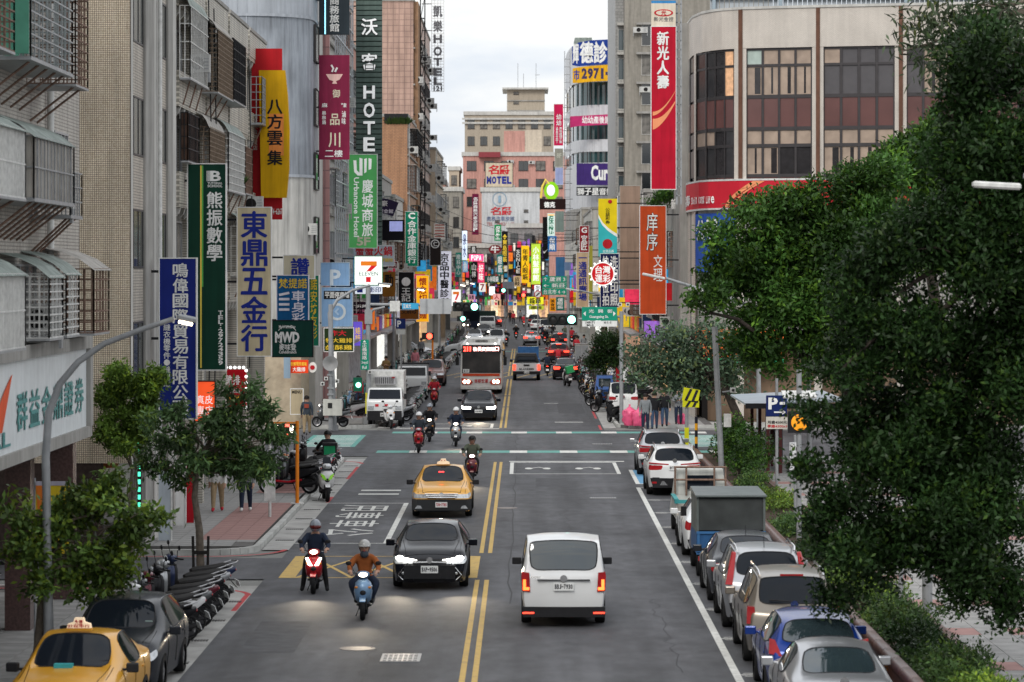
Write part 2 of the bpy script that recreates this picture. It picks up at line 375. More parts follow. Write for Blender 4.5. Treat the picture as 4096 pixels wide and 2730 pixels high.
# red no-stopping lines
for x, y0, y1 in ((-6.38, 68.5, 71.8), (-6.35, 100.6, 103.2), (-6.35, 112, 119), (-6.35, 149.5, 153), (-6.35, 168, 172), (-6.35, 186, 191), (3.6, 146.8, 151), (3.62, 158, 166), (3.62, 174, 178), (3.62, 186, 191)):
 paint('red_kerb_line', [rect(x-.06, x+.06, y0, y1)], p_red)
def curve_paint(pts, w, m, name):
 for a, b in zip(pts[:-1], pts[1:]): paint(name, [seg(a, b, w)], m, PZ + .0006 * (pts.index(a) % 2))
curve_paint(arc(-8.0, 71.8, 1.65, 0, 90, 6) + [(-14, 73.45)], .14, p_red, 'red_kerb_line')
curve_paint([(-16, 81.7)] + arc(-8.4, 83.6, 2.0, -90, 0, 6), .14, p_red, 'red_kerb_line')
curve_paint(arc(-8.2, 121, 1.9, 0, 80, 6), .16, p_red, 'red_kerb_line')
# bus bay with its lettering, laid sideways
for pl in (rect(-6.3, -3.72, 85.5, 85.62), rect(-6.3, -3.72, 100.3, 100.42), rect(-3.87, -3.72, 85.62, 100.3)): paint('white_bay_line', [pl], p_white)
for i, ch in enumerate('公車專用'):
 text(road, ch, -(88.0+i*3.05+2.4), -(88.0+i*3.05), -5.75, -4.3, .0052, p_white, 'h', .0, 'XY', 2, 'painted_character', 1.)
for yy in (104.2, 106.0): paint('white_stripe', [rect(-5.55, -4.2, yy, yy+.5)], p_white)
# parking bays on the right
paint('parking_line', [rect(3.84, 3.99, 32, 107.6)], p_white)
for yy in (52, 57.6, 63.3, 68.8, 74.4, 80, 85.4, 90.9, 96.3, 101.7, 107.5):
 paint('parking_tick', [rect(3.99, 4.75, yy, yy+.1)], p_white)
 for dy in (-.18, .24): paint('parking_tick', [rect(4.05, 4.4, yy+dy, yy+dy+.06)], p_white)
paint('blue_bay', [rect(4.05, 6.2, 109.6, 117)], p_blue)
for pl in (rect(3.9, 4.05, 109.4, 117.2), rect(4.05, 6.2, 109.4, 109.6)): paint('white_bay_line', [pl], p_white)
# scooter waiting boxes before the stop lines
def wait_box(x0, x1, y0, y1):
 for pl in (rect(x0, x1, y0, y0+.16), rect(x0, x1, y1-.25, y1), rect(x0, x0+.14, y0+.16, y1-.25), rect(x1-.14, x1, y0+.16, y1-.25)): paint('white_box_line', [pl], p_white)
wait_box(-.55, 3.55, 114.8, 121.8); wait_box(-6.1, -1.5, 148.6, 152.6)
def bike_mark(x, y):
 for s in (-1, 1): paint('painted_wheel', [[(x+s*.34+.15*math.cos(a*math.pi/5), y+.5*math.sin(a*math.pi/5)) for a in range(10)]], p_white, .0052)
 paint('painted_rider', [seg((x-.3, y), (x+.08, y+.8), .09), ], p_white, .006); paint('painted_rider', [seg((x+.05, y+.7), (x+.3, y), .08)], p_white, .0068)
bike_mark(.5, 118); bike_mark(2.4, 118); bike_mark(-5, 150.5); bike_mark(-3.0, 150.5)
paint('stop_line', [rect(-.6, 3.9, 122.2, 122.6)], p_white); paint('stop_line', [rect(-6.2, -1.2, 147.6, 148.0)], p_white)
# cycle crossings: turquoise with white blocks
for y0, y1 in ((128.2, 129.8), (143.6, 145.1)):
 x = -6.1; k = 0
 while x < 8:
  w = (1.35, .72)[k % 2]; paint(('turquoise_block', 'white_block')[k % 2], [rect(x, x+w, y0, y1)], (p_green, p_white)[k % 2]); x += w; k += 1
for x0, x1 in ((-9.6, -7.2), (6.3, 9.2)):      # zebra on turquoise across the side street
 paint('turquoise_field', [rect(x0, x1, 132.5, 142)], p_green)
 for k in range(9): paint('zebra_stripe', [rect(x0+.2, x1-.2, 132.8+k*1.03, 133.15+k*1.03)], p_white, .008)
for x, y, dx, dy in ((1.5, 154, 1.4, .5), (1.1, 176, .8, .35), (-.3, 247, 3, .4), (2.4, 247, 2, .4), (.2, 300, 2.6, .6)): paint('white_patch', [rect(x, x+dx, y, y+dy)], p_white)
paint('turquoise_block', [rect(-5.5, 2.8, 290, 291.5)], p_green)
for k in range(9): paint('yellow_box_cross', [seg((-6+k*1.1, 219), (-6+k*1.1+1.6, 231), .12)], p_yel, .004+.0004*(k % 2)); 
# tar seams and repair patches
seal = mat('tar_seam', (.025, .025, .028), .6, var=.2); patch_m = mat('asphalt_patch', (.082, .083, .089), .8, var=.2, scale=3, bump=.3, bscale=60)
def wiggle(x, y0, y1, w, amp):
 n = 24; pts = [(x + rnd.uniform(-amp, amp), y0 + (y1-y0)*i/n) for i in range(n+1)]
 for a, b in zip(pts[:-1], pts[1:]): paint('tar_seam', [seg(a, b, w)], seal, .0035)
for x, y0, y1, w, a in ((2.9, 58, 71, .02, .12), (1.2, 84, 99, .018, .2), (-4.3, 103, 121, .02, .15), (-3.0, 56, 66, .018, .12), (3.3, 150, 190, .03, .1)): wiggle(x, y0, y1, w, a)
for x0, x1, y0, y1 in ((-5.6, -4.5, 61, 66.5), (.4, 1.5, 108, 112.5), (-3.4, -2.4, 112, 119), (1.8, 3.2, 164, 176), (-5.4, -4.2, 158, 170)): paint('repair_patch', [rect(x0, x1, y0, y1)], patch_m, .003)
wiggle(-.35, 70, 126, .035, .07); wiggle(-.35, 129, 146, .04, .08)
paint('tar_seam', [rect(-6.2, 3.6, 123.6, 123.68)], seal, .003); paint('repair_patch', [rect(-1.0, 3.5, 146.6, 147.5)], patch_m, .003)
# covers and gratings in the carriageway
mh = MB().box(-.62, .62, -.62, .62, 0, .006)
cover = thing('drain_cover', 'rectangular iron drain cover in the road before the black hatchback', 'drain cover', (-2.38, 60.2, .004))
MB().box(-.38, .38, -.62, .62, 0, .008).build('frame', mat('worn_iron', (.3, .3, .29), .35, metal=.7, var=.25, scale=14), cover)
for i in range(7):
 for j in range(3): MB().box(-.33+i*.097, -.265+i*.097, -.52+j*.36, -.22+j*.36, .008, .016).build('rib', mat('iron_rib', (.2, .2, .2), .45, metal=.7, var=.3, scale=20), cover)
def oval(x, y, r, lab, m=mat('manhole_iron', (.2, .17, .15), .5, metal=.5, var=.35, scale=12)):
 o = MB().lathe([(r, 0), (r, .006), (r*.86, .008), (r*.86, .005), (r*.2, .007), (.01, .007)], n=20).build('manhole_cover', m)
 o.location = (x, y, .002); return tag(o, lab, 'manhole cover')
oval(-3.3, 61.7, .36, 'round reddish manhole cover left of the rectangular drain cover'); oval(-.55, 98.3, .33, 'worn round manhole cover on the double yellow line')
def grate(x, y, lab):
 t = thing('road_grating', lab, 'grating', (x, y, .002)); MB().box(-.45, .45, -.36, .36, 0, .006).build('frame', plate_m, t)
 for k in range(12): MB().box(-.41+k*.071, -.37+k*.071, -.3, .3, .006, .014).build('bar', mat('grating_bar', (.3, .3, .3), .5, metal=.6), t)
grate(2.58, 102.6, 'barred grating in the right lane beside the white crossover'); grate(3.35, 134.6, 'barred grating in the middle of the crossing')
# ================================================================= buildings
glass_d = mat('dark_window_glass', (.015, .018, .02), .06, var=.3, scale=.6, ior=1.9)
glass_b = mat('blue_grey_glass', (.05, .075, .085), .08, var=.3, scale=.5, ior=1.8)
curtain = mat('curtained_pane', (.16, .15, .135), .25, var=.6, scale=1.6)
alu = mat('aluminium_frame', (.42, .43, .44), .4, metal=.6, var=.1)
alu_d = mat('dark_bronze_frame', (.05, .045, .045), .45, metal=.3)
steel_w = mat('white_painted_steel', (.62, .62, .60), .5, var=.18, scale=8, streak=.2)
steel_g = mat('grey_galvanised_steel', (.33, .34, .35), .45, metal=.5, var=.2, scale=6)
steel_r = mat('rusted_steel', (.20, .13, .10), .8, var=.4, scale=10)
steel_k = mat('black_painted_steel', (.02, .02, .022), .5)
sheet_g = mat('faded_green_sheet', (.25, .29, .265), .6, var=.3, scale=2.5, streak=.35)
sheet_c = mat('grey_corrugated_sheet', (.36, .34, .31), .6, var=.2, scale=2, streak=.45)
con_w = mat('pale_painted_concrete', (.52, .51, .48), .8, var=.12, scale=1, streak=.22, bump=.1)
con_g = mat('grey_weathered_concrete', (.33, .32, .30), .85, var=.16, scale=1, streak=.28, bump=.1)
dark_in = mat('dark_interior', (.018, .017, .017), .8)
tileA = tile_mat('stained_grey_wall_tiles', (.52, .49, .44), (.44, .41, .37), (.25, .235, .21), .22, .075, .5, .012, streak=.4, axis='Y')
tileB = tile_mat('tan_mosaic_tiles', (.90, .79, .62), (.74, .62, .46), (.16, .12, .09), .0478, .0478, 0., .0066, streak=.25, axis='X')
tileBf = tile_mat('cream_facade_tiles', (.55, .50, .43), (.47, .42, .36), (.26, .24, .21), .2, .075, .5, .012, streak=.4, axis='Y')
tileC = tile_mat('pale_cream_balcony_tiles', (.62, .58, .50), (.53, .50, .44), (.29, .275, .24), .2, .08, .5, .013, streak=.5, axis='Y')
tileP = tile_mat('pink_hotel_tiles', (.50, .335, .27), (.45, .30, .245), (.30, .20, .17), .5, .5, 0., .03, streak=.35, axis='X')
tileO = tile_mat('orange_brick_tiles', (.44, .235, .13), (.37, .20, .115), (.25, .15, .10), .3, .12, .5, .015, streak=.3, axis='B')
tileS = tile_mat('off_white_band_tiles', (.62, .57, .51), (.58, .53, .475), (.45, .41, .37), .12, .05, .5, .006, streak=.1, axis='X')
ac_w = mat('air_conditioner_white', (.55, .55, .53), .5, var=.15, streak=.3)
def ac_unit(parent, x, y, z, face='Y', w=.8, name='air_conditioner'):
 """outdoor unit with grille and fan, front towards -Y (or +X)"""
 o = MB().box(-w/2, w/2, 0, .3, 0, .55).build(name, ac_w, parent)
 o.location = (x, y, z); o.rotation_euler = (0, 0, 0 if face == 'Y' else R(90 if face == 'X' else -90))
 f = MB().lathe([(.2, 0), (.2, .012), (.03, .012)], (-w*.12, 0, .28), 'Y', 14).build('fan_grille', dark_in, o)
 b = MB()
 for k in range(4): MB().box(w*.2, w*.45, -.012, 0, .1+k*.1, .13+k*.1).build('louvre', steel_g, o)
 for x in (-w/2, w/2-.06): MB().box(x, x+.06, .05, .25, -.3, 0).build('bracket', steel_g, o)
 return o
def window(parent, face, u0, u1, z0, z1, at, frame=alu, glass=glass_d, cols=2, name='window', sill=True, rows=1, proud=.06):
 """framed window; face 'Y' lies in XZ looking to -Y, face 'X' looks to +X, 'x' to -X"""
 w, h = u1-u0, z1-z0; t = .05
 key = ('win', round(w, 2), round(h, 2), frame.name, glass.name, cols, rows, sill, proud)
 if key not in WINC:
  fr = MB().box(0, w, -proud, .05, 0, t).box(0, w, -proud, .05, h-t, h)
  for i in range(cols+1): a = min(max(w*i/cols - t/2, 0), w-t); fr.box(a, a+t, -proud+.002, .05, t, h-t)
  for j in range(1, rows): fr.box(0, w, -proud+.004, .04, h*j/rows-.025, h*j/rows+.025)
  if sill: fr.box(-.05, w+.05, -proud-.08, .05, -.07, -.002)
  gl = MB().box(t, w-t, -.012, .02, t, h-t)
  WINC[key] = (fr.mesh('window', frame), gl.mesh('pane', glass))
 a, b = WINC[key]
 if glass is glass_d and rnd.random() < .4:
  k2 = key+('c',)
  if k2 not in WINC: m2 = b.copy(); m2.materials[0] = curtain; WINC[k2] = m2
  b = WINC[k2]
 rz = {'Y': 0, 'X': 90, 'x': -90}[face]
 loc = {'Y': (u0, at, z0), 'X': (at, u0, z0), 'x': (at, u1, z0)}[face]
 o = inst(name, a, parent, loc, R(rz)); inst('pane', b, o)
 return o
WINC = {}
def grille(mb, face, u0, u1, z0, z1, at, nu, nz, r=.014):
 for i in range(nu+1):
  u = u0+(u1-u0)*i/nu
  mb.box(*((u-r, u+r, at-r, at+r) if face == 'Y' else (at-r, at+r, u-r, u+r)), z0, z1)
 for j in range(nz+1):
  z = z0+(z1-z0)*j/nz
  mb.box(*((u0, u1, at-r*.9, at+r*.9) if face == 'Y' else (at-r*.9, at+r*.9, u0, u1)), z-r, z+r)
def cage(parent, xf, out, y0, y1, z0, z1, m=steel_g, su=.16, sz=.16, roof=None, infill=None, struts=5, floor=True, back=None):
 """window cage bolted to a left-hand facade that looks to +X"""
 g = MB(); x1 = xf+out
 grille(g, 'X', y0, y1, z0, z1, x1, max(2, int((y1-y0)/su)), max(2, int((z1-z0)/sz)))
 for yy in (y0, y1): grille(g, 'Y', xf, x1, z0, z1, yy, max(2, int(out/min(su, .16))), max(2, int((z1-z0)/sz)))
 c = g.build('window_cage', m, parent, fix=False)
 if floor: MB().box(xf, x1+.02, y0-.02, y1+.02, z0-.06, z0-.015).build('floor_plate', steel_g, c)
 if roof:
  pr = [(xf, z1+.45), (xf+out*.4, z1+.36), (xf+out*.75, z1+.2), (xf+out*1.05, z1-.04)]
  b = MB(); n = int((y1-y0+.3)/.1)
  for i in range(n):
   ya = y0-.15+i*.1; dz = .018 if i % 2 else 0
   for p, q in zip(pr[:-1], pr[1:]): b.add([(p[0], ya, p[1]+dz), (q[0], ya, q[1]+dz), (q[0], ya+.1, q[1]+.018-dz), (p[0], ya+.1, p[1]+.018-dz)], [(0, 1, 2, 3)])
  b.build('awning_sheet', roof, c, fix=False)
 if infill:
  b = MB(); n = int((y1-y0)/.09)
  for i in range(n): b.box(x1-.03, x1-.008 if i % 2 else x1-.018, y0+i*.09, y0+i*.09+.088, z0+.02, z1)
  b.box(xf, x1-.03, y0+.02, y0+.04, z0+.02, z1); b.build('infill_sheet', infill, c, fix=False)
 if back: MB().box(xf-.02, xf+.02, y0+.05, y1-.05, z0, z1).build('back_panel', back, c)
 for k in range(struts):
  y = y0+(y1-y0)*(k+.5)/struts; MB().tube([(xf, y, z0-.75), (x1-.1, y, z0-.05)], .025, 5).build('strut', steel_r, c)
 return c
# ---- A: nearest block on the left, cages over a long shop sign
A = thing('apartment_block', 'stained grey tiled block with window cages above the long white sign', 'building', (-10.2, 40, 0))
ax = -10.2
A.location = (0, 0, 0)
MB().box(-22, ax, 38, 71.6, 4.0, 22).build('wall', tileA, A)
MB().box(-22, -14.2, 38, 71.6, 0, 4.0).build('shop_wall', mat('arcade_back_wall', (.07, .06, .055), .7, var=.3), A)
stone = mat('red_brown_granite', (.11, .065, .06), .25, var=.35, scale=18)
for y in (51.5, 58.3, 64.9, 71.0): MB().box(-10.75, -10.22, y-.28, y+.28, 0, 4.0).build('pillar', stone, A)
MB().box(-10.85, -10.21, 38, 71.6, 3.6, 4.02).build('beam', con_g, A)
MB().tube([(ax+.1, 66.6, 5.8), (ax+.1, 66.6, 21.5)], .075, 8).build('drain_pipe', steel_w, A, 60)
green_in = mat('green_painted_wall', (.08, .26, .18), .7, var=.2)
cage(A, ax, 1.0, 58.2, 63.6, 11.45, 13.6, steel_g, .45, .2, None, None, 5, back=green_in)
MB().box(-10.19, -9.22, 58.1, 58.16, 11.5, 13.6).build('side_panel', mat('sea_green_panel', (.1, .31, .22), .5, var=.15), A)
cage(A, ax, 1.0, 64.0, 65.8, 11.3, 13.5, steel_r, .4, .17, sheet_c, None, 2)
cage(A, ax, 1.25, 48.5, 54.8, 11.3, 13.4, steel_r, .45, .17, None, None, 3)
cage(A, ax, 1.0, 58.6, 63.8, 8.82, 10.0, steel_g, .4, .5, sheet_g, sheet_c, 7)
cage(A, ax, 1.3, 49.0, 55.7, 8.75, 9.95, steel_w, .12, .5, sheet_g, mat('white_corrugated_sheet', (.62, .62, .6), .5, var=.1, streak=.3), 5)
cage(A, ax, .85, 64.3, 66.0, 8.6, 9.5, steel_g, .3, .3, None, None, 3); ac_unit(A, ax+.45, 64.6, 8.75, 'Y', .8)
cage(A, ax, .95, 60.8, 62.6, 6.15, 7.35, steel_w, .4, .14, sheet_g, None, 0); cage(A, ax, .9, 63.4, 65.2, 6.15, 7.4, steel_w, .4, .14, sheet_g, None, 0)
cage(A, ax, 1.1, 66.0, 68.4, 6.15, 7.5, steel_r, .45, .2, sheet_c, None, 0); ac_unit(A, ax+.5, 62.9, 6.2, 'Y', .75)
cage(A, ax, 1.25, 49.5, 56.0, 6.1, 7.4, steel_w, .13, .5, sheet_g, MATS['white_corrugated_sheet'], 0)
for (y0, y1, z0) in ((53, 57, 8.9), (58.8, 63, 8.9), (58.8, 63, 11.6), (53, 57, 11.2), (60.8, 65, 6.3), (67.5, 69.5, 9.2), (67.5, 69.5, 12.2)): window(A, 'X', y0, y1, z0, z0+1.3, ax, alu, glass_d, 4)
# ---- B: tan mosaic block past the alley
bx = -10.15
Bd = thing('office_block', 'tan mosaic tiled block with grey columns beyond the alley', 'building')
MB().box(-24, bx-.02, 80.6, 80.75, 2.5, 22).build('mosaic_wall', tileB, Bd)
MB().box(-24, bx-.3, 80.75, 90.8, 2.5, 22).build('wall', con_g, Bd)
MB().box(bx-.3, bx-.02, 80.62, 81.2, 0, 22).build('column', con_w, Bd)
for y0, y1 in ((83.3, 86.3), (88.6, 90.8)):
 MB().box(bx-.3, bx+.05, y0, y1-1.0, 0, 22).build('column', con_g, Bd); MB().box(bx-.3, bx+.03, y1-1.0, y1, 0, 22).build('column', con_w, Bd)
for (y0, y1) in ((81.2, 83.3), (86.3, 88.6)):
 for k in range(-2, 3):
  z = 10.48+k*2.95; window(Bd, 'X', y0+.02, y1-.02, z, z+1.55, bx-.03, alu_d, mat('green_black_glass', (.022, .03, .03), .12, var=.5, scale=.8, ior=1.5), 2, sill=False, proud=.03)
  MB().box(bx-.3, bx-.015, y0, y1, z-1.4, z-.01).build('spandrel', tileBf, Bd)
MB().tube([(bx+.12, 86.0, 3), (bx+.12, 86.0, 21)], .06, 8).build('drain_pipe', steel_w, Bd, 60)
MB().box(-24, -12.7, 80.8, 90.8, 0, 2.5).build('shop_wall', mat('shop_back_wall', (.16, .12, .10), .7, var=.3), Bd)
MB().box(-24, -10.9, 80.62, 80.9, 0, 2.5).build('side_wall', mat('dark_timber_slats', (.05, .035, .03), .7, var=.4, scale=8), Bd)
# ---- C: balconies and cages up to the crossing
cbx = -10.27
Cb = thing('balcony_block', 'cream tiled walk-up block with cage balconies behind the tall signs', 'building')
MB().box(-24, cbx-.55, 90.8, 122.5, 3.4, 15.6).build('wall', con_g, Cb)
MB().box(-24, -12.8, 90.8, 122.5, 0, 3.4).build('shop_wall', mat('shop_back_pale', (.30, .27, .24), .7, var=.3), Cb)
for y in (90.95, 98.9, 106.5, 114.2, 122.2): MB().box(cbx-.55, cbx+.1, y-.28, y+.28, 0, 16.2).build('column', tileC, Cb)
for k in range(4):
 z = 6.5+k*2.95
 for y0, y1 in ((91.2, 98.6), (99.2, 106.2), (106.8, 113.9), (114.5, 121.9)):
  MB().box(cbx-.02, cbx+.2, y0, y1, z, z+.92).box(cbx-.5, cbx+.18, y0, y1, z-.12, z-.002).build('balcony_wall', tileC, Cb)
  for s in range(6):      # rounded brackets under the parapet
   y = y0+(y1-y0)*(s+.5)/6; MB().prism([(cbx, z-.13), (cbx+.17, z-.13), (cbx+.12, z-.3), (cbx, z-.42)], y-.1, y+.1, 'Y').build('bracket', con_w, Cb)
  if k < 3: window(Cb, 'X', y0+.8, y1-.8, z+.95, z+2.5, cbx-.5, alu, glass_d, 4, sill=False)
  if k == 3: MB().box(cbx-.5, cbx+.24, y0, y1, z+.925, z+1.05).build('coping', con_g, Cb)
bmesh_m = mat('brown_steel_mesh', (.19, .14, .10), .7, var=.3, scale=8)
for out, y0, y1, z0, z1, m, su, sz, rf, inf, n in ((.3, 89.9+1.2, 96.4, 13.1, 15.2, steel_w, .4, .5, sheet_g, None, 3), (.5, 97.2, 102.3, 13.05, 15.0, bmesh_m, .14, .14, sheet_c, None, 3), (.5, 102.5, 107, 13.1, 15.1, steel_k, .3, .3, None, mat('dark_slate_sheet', (.045, .047, .055), .6, var=.1), 0),
 (.35, 96.2, 101.2, 10.75, 11.9, bmesh_m, .14, .14, sheet_c, None, 3), (.45, 101.4, 107.4, 10.1, 12.0, steel_w, .3, .22, sheet_g, None, 3), (.3, 108, 112, 10.2, 11.8, steel_r, .25, .25, None, sheet_c, 2), (.2, 91.4, 94.6, 10.7, 12.1, steel_k, .3, .3, None, mat('brown_rusted_sheet', (.10, .06, .045), .8, var=.4, scale=3), 0),
 (.4, 107, 113, 7.3, 9.0, steel_w, .3, .3, sheet_g, None, 2), (.4, 114.8, 120, 12.9, 14.6, steel_g, .3, .25, None, None, 2), (.3, 115, 120, 7.2, 9.0, steel_g, .2, .2, None, None, 2)): cage(Cb, cbx+.22, out, y0, y1, z0, z1, m, su, sz, rf, inf, n)
ac_unit(Cb, cbx+.4, 95.0, 13.5, 'Y', .6); ac_unit(Cb, cbx+.5, 117.5, 10, 'Y', .6); ac_unit(Cb, cbx+.5, 112.5, 9.6, 'Y', .7)
for y, z0, z1 in ((97.6, 4, 16), (99.3, 3.4, 15.8), (111.9, 4, 15)): MB().tube([(cbx+.42, y, z0), (cbx+.5, y+.2, (z0+z1)/2), (cbx+.40, y, z1)], .022, 5).build('cable', steel_k, Cb)
def planter_tuft(parent, c, r, n, m, size=.12):
 mb = MB()
 for _ in range(n):
  a = rnd.uniform(0, 6.28); l = r*rnd.uniform(.5, 1); d = Vector((math.cos(a)*.6, math.sin(a)*.6, rnd.uniform(.4, 1))).normalized()*l; p = Vector(c); s = Vector((-math.sin(a), math.cos(a), 0))*size*.3
  mb.add([p-s*.5, p+d*.5-s, p+d, p+d*.5+s], [(0, 1, 2, 3)])
 return mb.build('potted_leaves', m, parent, fix=False)
leaf_pot = mat('potted_plant_green', (.06, .11, .03), .6, var=.3)
planter_tuft(Cb, (bx+.3, 99.6, 16.3), .8, 60, leaf_pot); planter_tuft(Cb, (bx+.5, 107, 10.4), .5, 40, leaf_pot)
# ---- D: grey sheet-clad corner block across the side street
dY = 147.8
Dd = thing('clad_corner_block', 'pale grey sheet-clad corner block with a rounded edge across the side street', 'building')
clad_u = mat('pale_blue_grey_cladding', (.40, .43, .47), .5, var=.1, scale=1, streak=.25); clad_m = mat('blue_grey_patched_cladding', (.33, .36, .40), .5, var=.22, scale=.6, streak=.45); clad_l = mat('stained_white_cladding', (.54, .53, .50), .55, var=.12, scale=1, streak=.45)
def curved_wall(pts, z0, z1, n_rib=0):
 mb = MB()
 for a, b in zip(pts[:-1], pts[1:]): mb.add([(a[0], a[1], z0), (b[0], b[1], z0), (b[0], b[1], z1), (a[0], a[1], z1)], [(0, 1, 2, 3)])
 return mb
cpts = [(-22, dY), (-14.2, dY)] + arc(-13.2, dY+3.0, 3.0, -90, -8, 10)[0:]
cpts = [(-22, dY), (-13.4, dY)] + arc(-13.2, dY+3.0, 3.0, -86, -5, 10) + [(-10.15, dY+6)]
for z0, z1, m in ((4.2, 12.0, clad_l), (12.0, 19.6, clad_m), (19.6, 25, clad_u)): curved_wall(cpts, z0, z1).build('cladding', m, Dd, 40, fix=False)
rib = MB()
for k in range(14): rib.box(-19+k*.45-.02, -19+k*.45+.02, dY-.03, dY, 4.3, 25)
rib.build('seam', clad_u, Dd)
for z in (19.6, 21.3, 22.4, 12.0): curved_wall([(x+.06*(x > -13), y-.06) for x, y in cpts], z-.07, z+.07).build('band', clad_u, Dd, fix=False)
MB().box(-22, -10.3, dY+6, dY+12, 0, 25).build('wall', con_w, Dd)
MB().box(-22, -10.6, dY+.4, dY+6, 0, 4.2).build('shop_wall', mat('cream_shop_wall', (.44, .37, .27), .7, var=.2), Dd)
for k in range(6): window(Dd, 'X', dY+3.2, dY+5.6, 5.2+k*3.1, 7.0+k*3.1, -10.12, alu_d, glass_d, 1, sill=False)
ac_unit(Dd, -10.4, dY+2.0, 9.2, 'Y', .9)
# ---- generic street block ------------------------------------------------------------------
SHOP = [mat('lit_shop_%d' % i, c, .6, emit=e, var=.5, scale=3) for i, (c, e) in enumerate((((.9, .75, .5), .8), ((.85, .85, .8), .9), ((.5, .3, .2), .5), ((.8, .5, .25), .6), ((.3, .3, .32), .2)))]
WALLS = [tileC, con_w, con_g, tileBf, mat('grey_brown_render', (.29, .27, .235), .85, var=.1, streak=.35), mat('salmon_render', (.50, .28, .23), .8, var=.1, streak=.3), mat('buff_render', (.48, .40, .31), .8, var=.1, streak=.35)]
def block(name, label, side, xf, y0, y1, h, wall, pitch=3.1, gf=3.8, depth=12, seed=1, cages=.4, win=glass_d, frame=alu, endwin=0, clutter=True):
 """row building: side -1 stands left of the street and looks to +X, side 1 right and looks to -X"""
 r = random.Random(seed); t = thing(name, label, 'building')
 xb = xf+side*depth; face = 'X' if side < 0 else 'x'; sg = -side
 MB().box(min(xf, xb), max(xf, xb), y0, y1, gf, h).build('wall', wall, t)
 MB().box(min(xf+side*1.5, xb), max(xf+side*1.5, xb), y0, y1, 0, gf).build('shop_wall', SHOP[r.randrange(len(SHOP))], t)
 for yy in (y0+.25, y1-.25): MB().box(xf-.3, xf+.3, yy-.24, yy+.24, 0, gf-.003).build('pillar', con_g, t)
 MB().box(min(xf, xf+sg*1.0), max(xf, xf+sg*1.0), y0+.3, y1-.3, gf-.5, gf-.35).build('canopy', steel_g, t)
 MB().box(min(xf, xb)-.08, max(xf, xb)+.08, y0-.08, y1+.08, h, h+.25).build('parapet', con_g, t)
 BR = ('f2f0e4', 'f0c830', 'e23a5a', '38a0d8', 'f07828', '48b858', 'e8e8f4', 'c02028', '9868c8', '20304c')
 yy = y0+1
 while yy < y1-1:      # shop fascias and small blade signs over the pavement
  c = r.choice(BR); e = r.choice((0, .3, .7, 1.)); wd = r.uniform(2.2, 4)
  MB().box(min(xf, xf+sg*.25), max(xf, xf+sg*.25), yy, min(yy+wd, y1-.3), gf-.3, gf+.6).build('fascia_sign', mat('fascia_%s_%d' % (c, e*10), c, .5, emit=e*.4, var=.25, streak=.2), t)
  if r.random() < .75:
   c = r.choice(BR); e = r.choice((0, .4, .9)); z = gf+r.uniform(-.6, 2.5); a = xf+sg*.3; b = a+sg*r.uniform(.5, 1.1); hh = r.uniform(.9, 2.4); MB().box(min(a, b), max(a, b), yy+.5, yy+.65, z, z+hh).build('blade_sign', mat('fascia_%s_%d' % (c, e*10), c, .5, emit=e*.4, var=.25, streak=.2), t)
  yy += wd+r.uniform(.2, 1.2)
 nf = max(1, int((h-gf)/pitch)); nb = max(1, int((y1-y0)/3.4))
 for k in range(nf):
  z = gf+.5+k*pitch
  for j in range(nb):
   a = y0+.4+(y1-y0-.8)*j/nb; b = a+(y1-y0-.8)/nb-.5
   window(t, face, a, b, z+.55, z+2.1, xf, frame, win, 2)
   if clutter and r.random() < cages:
    m = r.choice((steel_g, steel_w, steel_r, steel_k)); g = MB(); x1 = xf+sg*.6
    grille(g, 'X', a, b, z+.3, z+2.2, x1, 8, 7, .02); grille(g, 'Y', min(xf, x1), max(xf, x1), z+.3, z+2.2, a, 3, 7, .02)
    c = g.build('window_cage', m, t, fix=False)
    MB().box(min(xf, x1), max(xf, x1)+.1, a-.05, b+.05, z+2.22, z+2.27).build('awning_sheet', r.choice((sheet_g, sheet_c)), c)
   elif clutter and r.random() < .35: ac_unit(t, xf+sg*.45, a+.2, z+.1, 'Y', .8)
  MB().box(min(xf, xf+sg*.15), max(xf, xf+sg*.15), y0, y1, z-.12, z).build('ledge', con_g, t)
  for j in range(endwin):
   w = depth*.8/endwin; xx = min(xf, xb)+.8+j*w; window(t, 'Y', xx, xx+w*.6, z+.55, z+2.0, y0, frame, win, 2)
 if clutter:
  MB().tube([(xf+sg*.12, y0+.6, gf), (xf+sg*.12, y0+.6, h)], .06, 6).build('drain_pipe', steel_w, t, 60)
 return t
# left row
Eb = block('glass_front_block', 'block with steel framed glass bays behind the maroon restaurant sign', -1, -10.3, 160, 178, 24, con_w, 3.0, 4.0, seed=3, cages=.3, win=glass_b)
MB().box(-10.28, -9.98, 159.6, 160.3, 0, 25).build('pink_column', tile_mat('dusty_pink_column_tiles', (.46, .25, .24), (.40, .22, .21), (.25, .15, .15), .6, .9, 0, .03, axis='B'), Eb)
fr = MB()
for k in range(10):
 fr.box(-9.75, -9.68, 160.5+k*1.8, 160.58+k*1.8, 4.5, 24)
for k in range(16): fr.box(-9.77, -9.67, 160.5, 177, 4.6+k*1.25, 4.66+k*1.25)
fr.build('steel_frame', mat('bright_steel', (.5, .53, .56), .35, metal=.7), Eb)
block('tile_block', 'pinkish tiled narrow block behind the green corrugated hotel board', -1, -10.4, 178, 205, 21, WALLS[5], seed=4)
block('walk_up_block', 'low stained block under the crab hotpot sign', -1, -10.0, 205, 235, 14, WALLS[2], seed=5, cages=.6)
Ob = block('orange_block', 'orange tiled block with a planted roof terrace', -1, -9.45, 252, 272, gz(286, 252)+.6, tileO, 3.1, 4.0, seed=6, cages=.5)
block('walk_up_block', 'stained grey block left of the bank sign', -1, -9.8, 235, 252, 13, WALLS[1], seed=15, cages=.6)
ox0, ox1 = gx(883, 252), -9.45
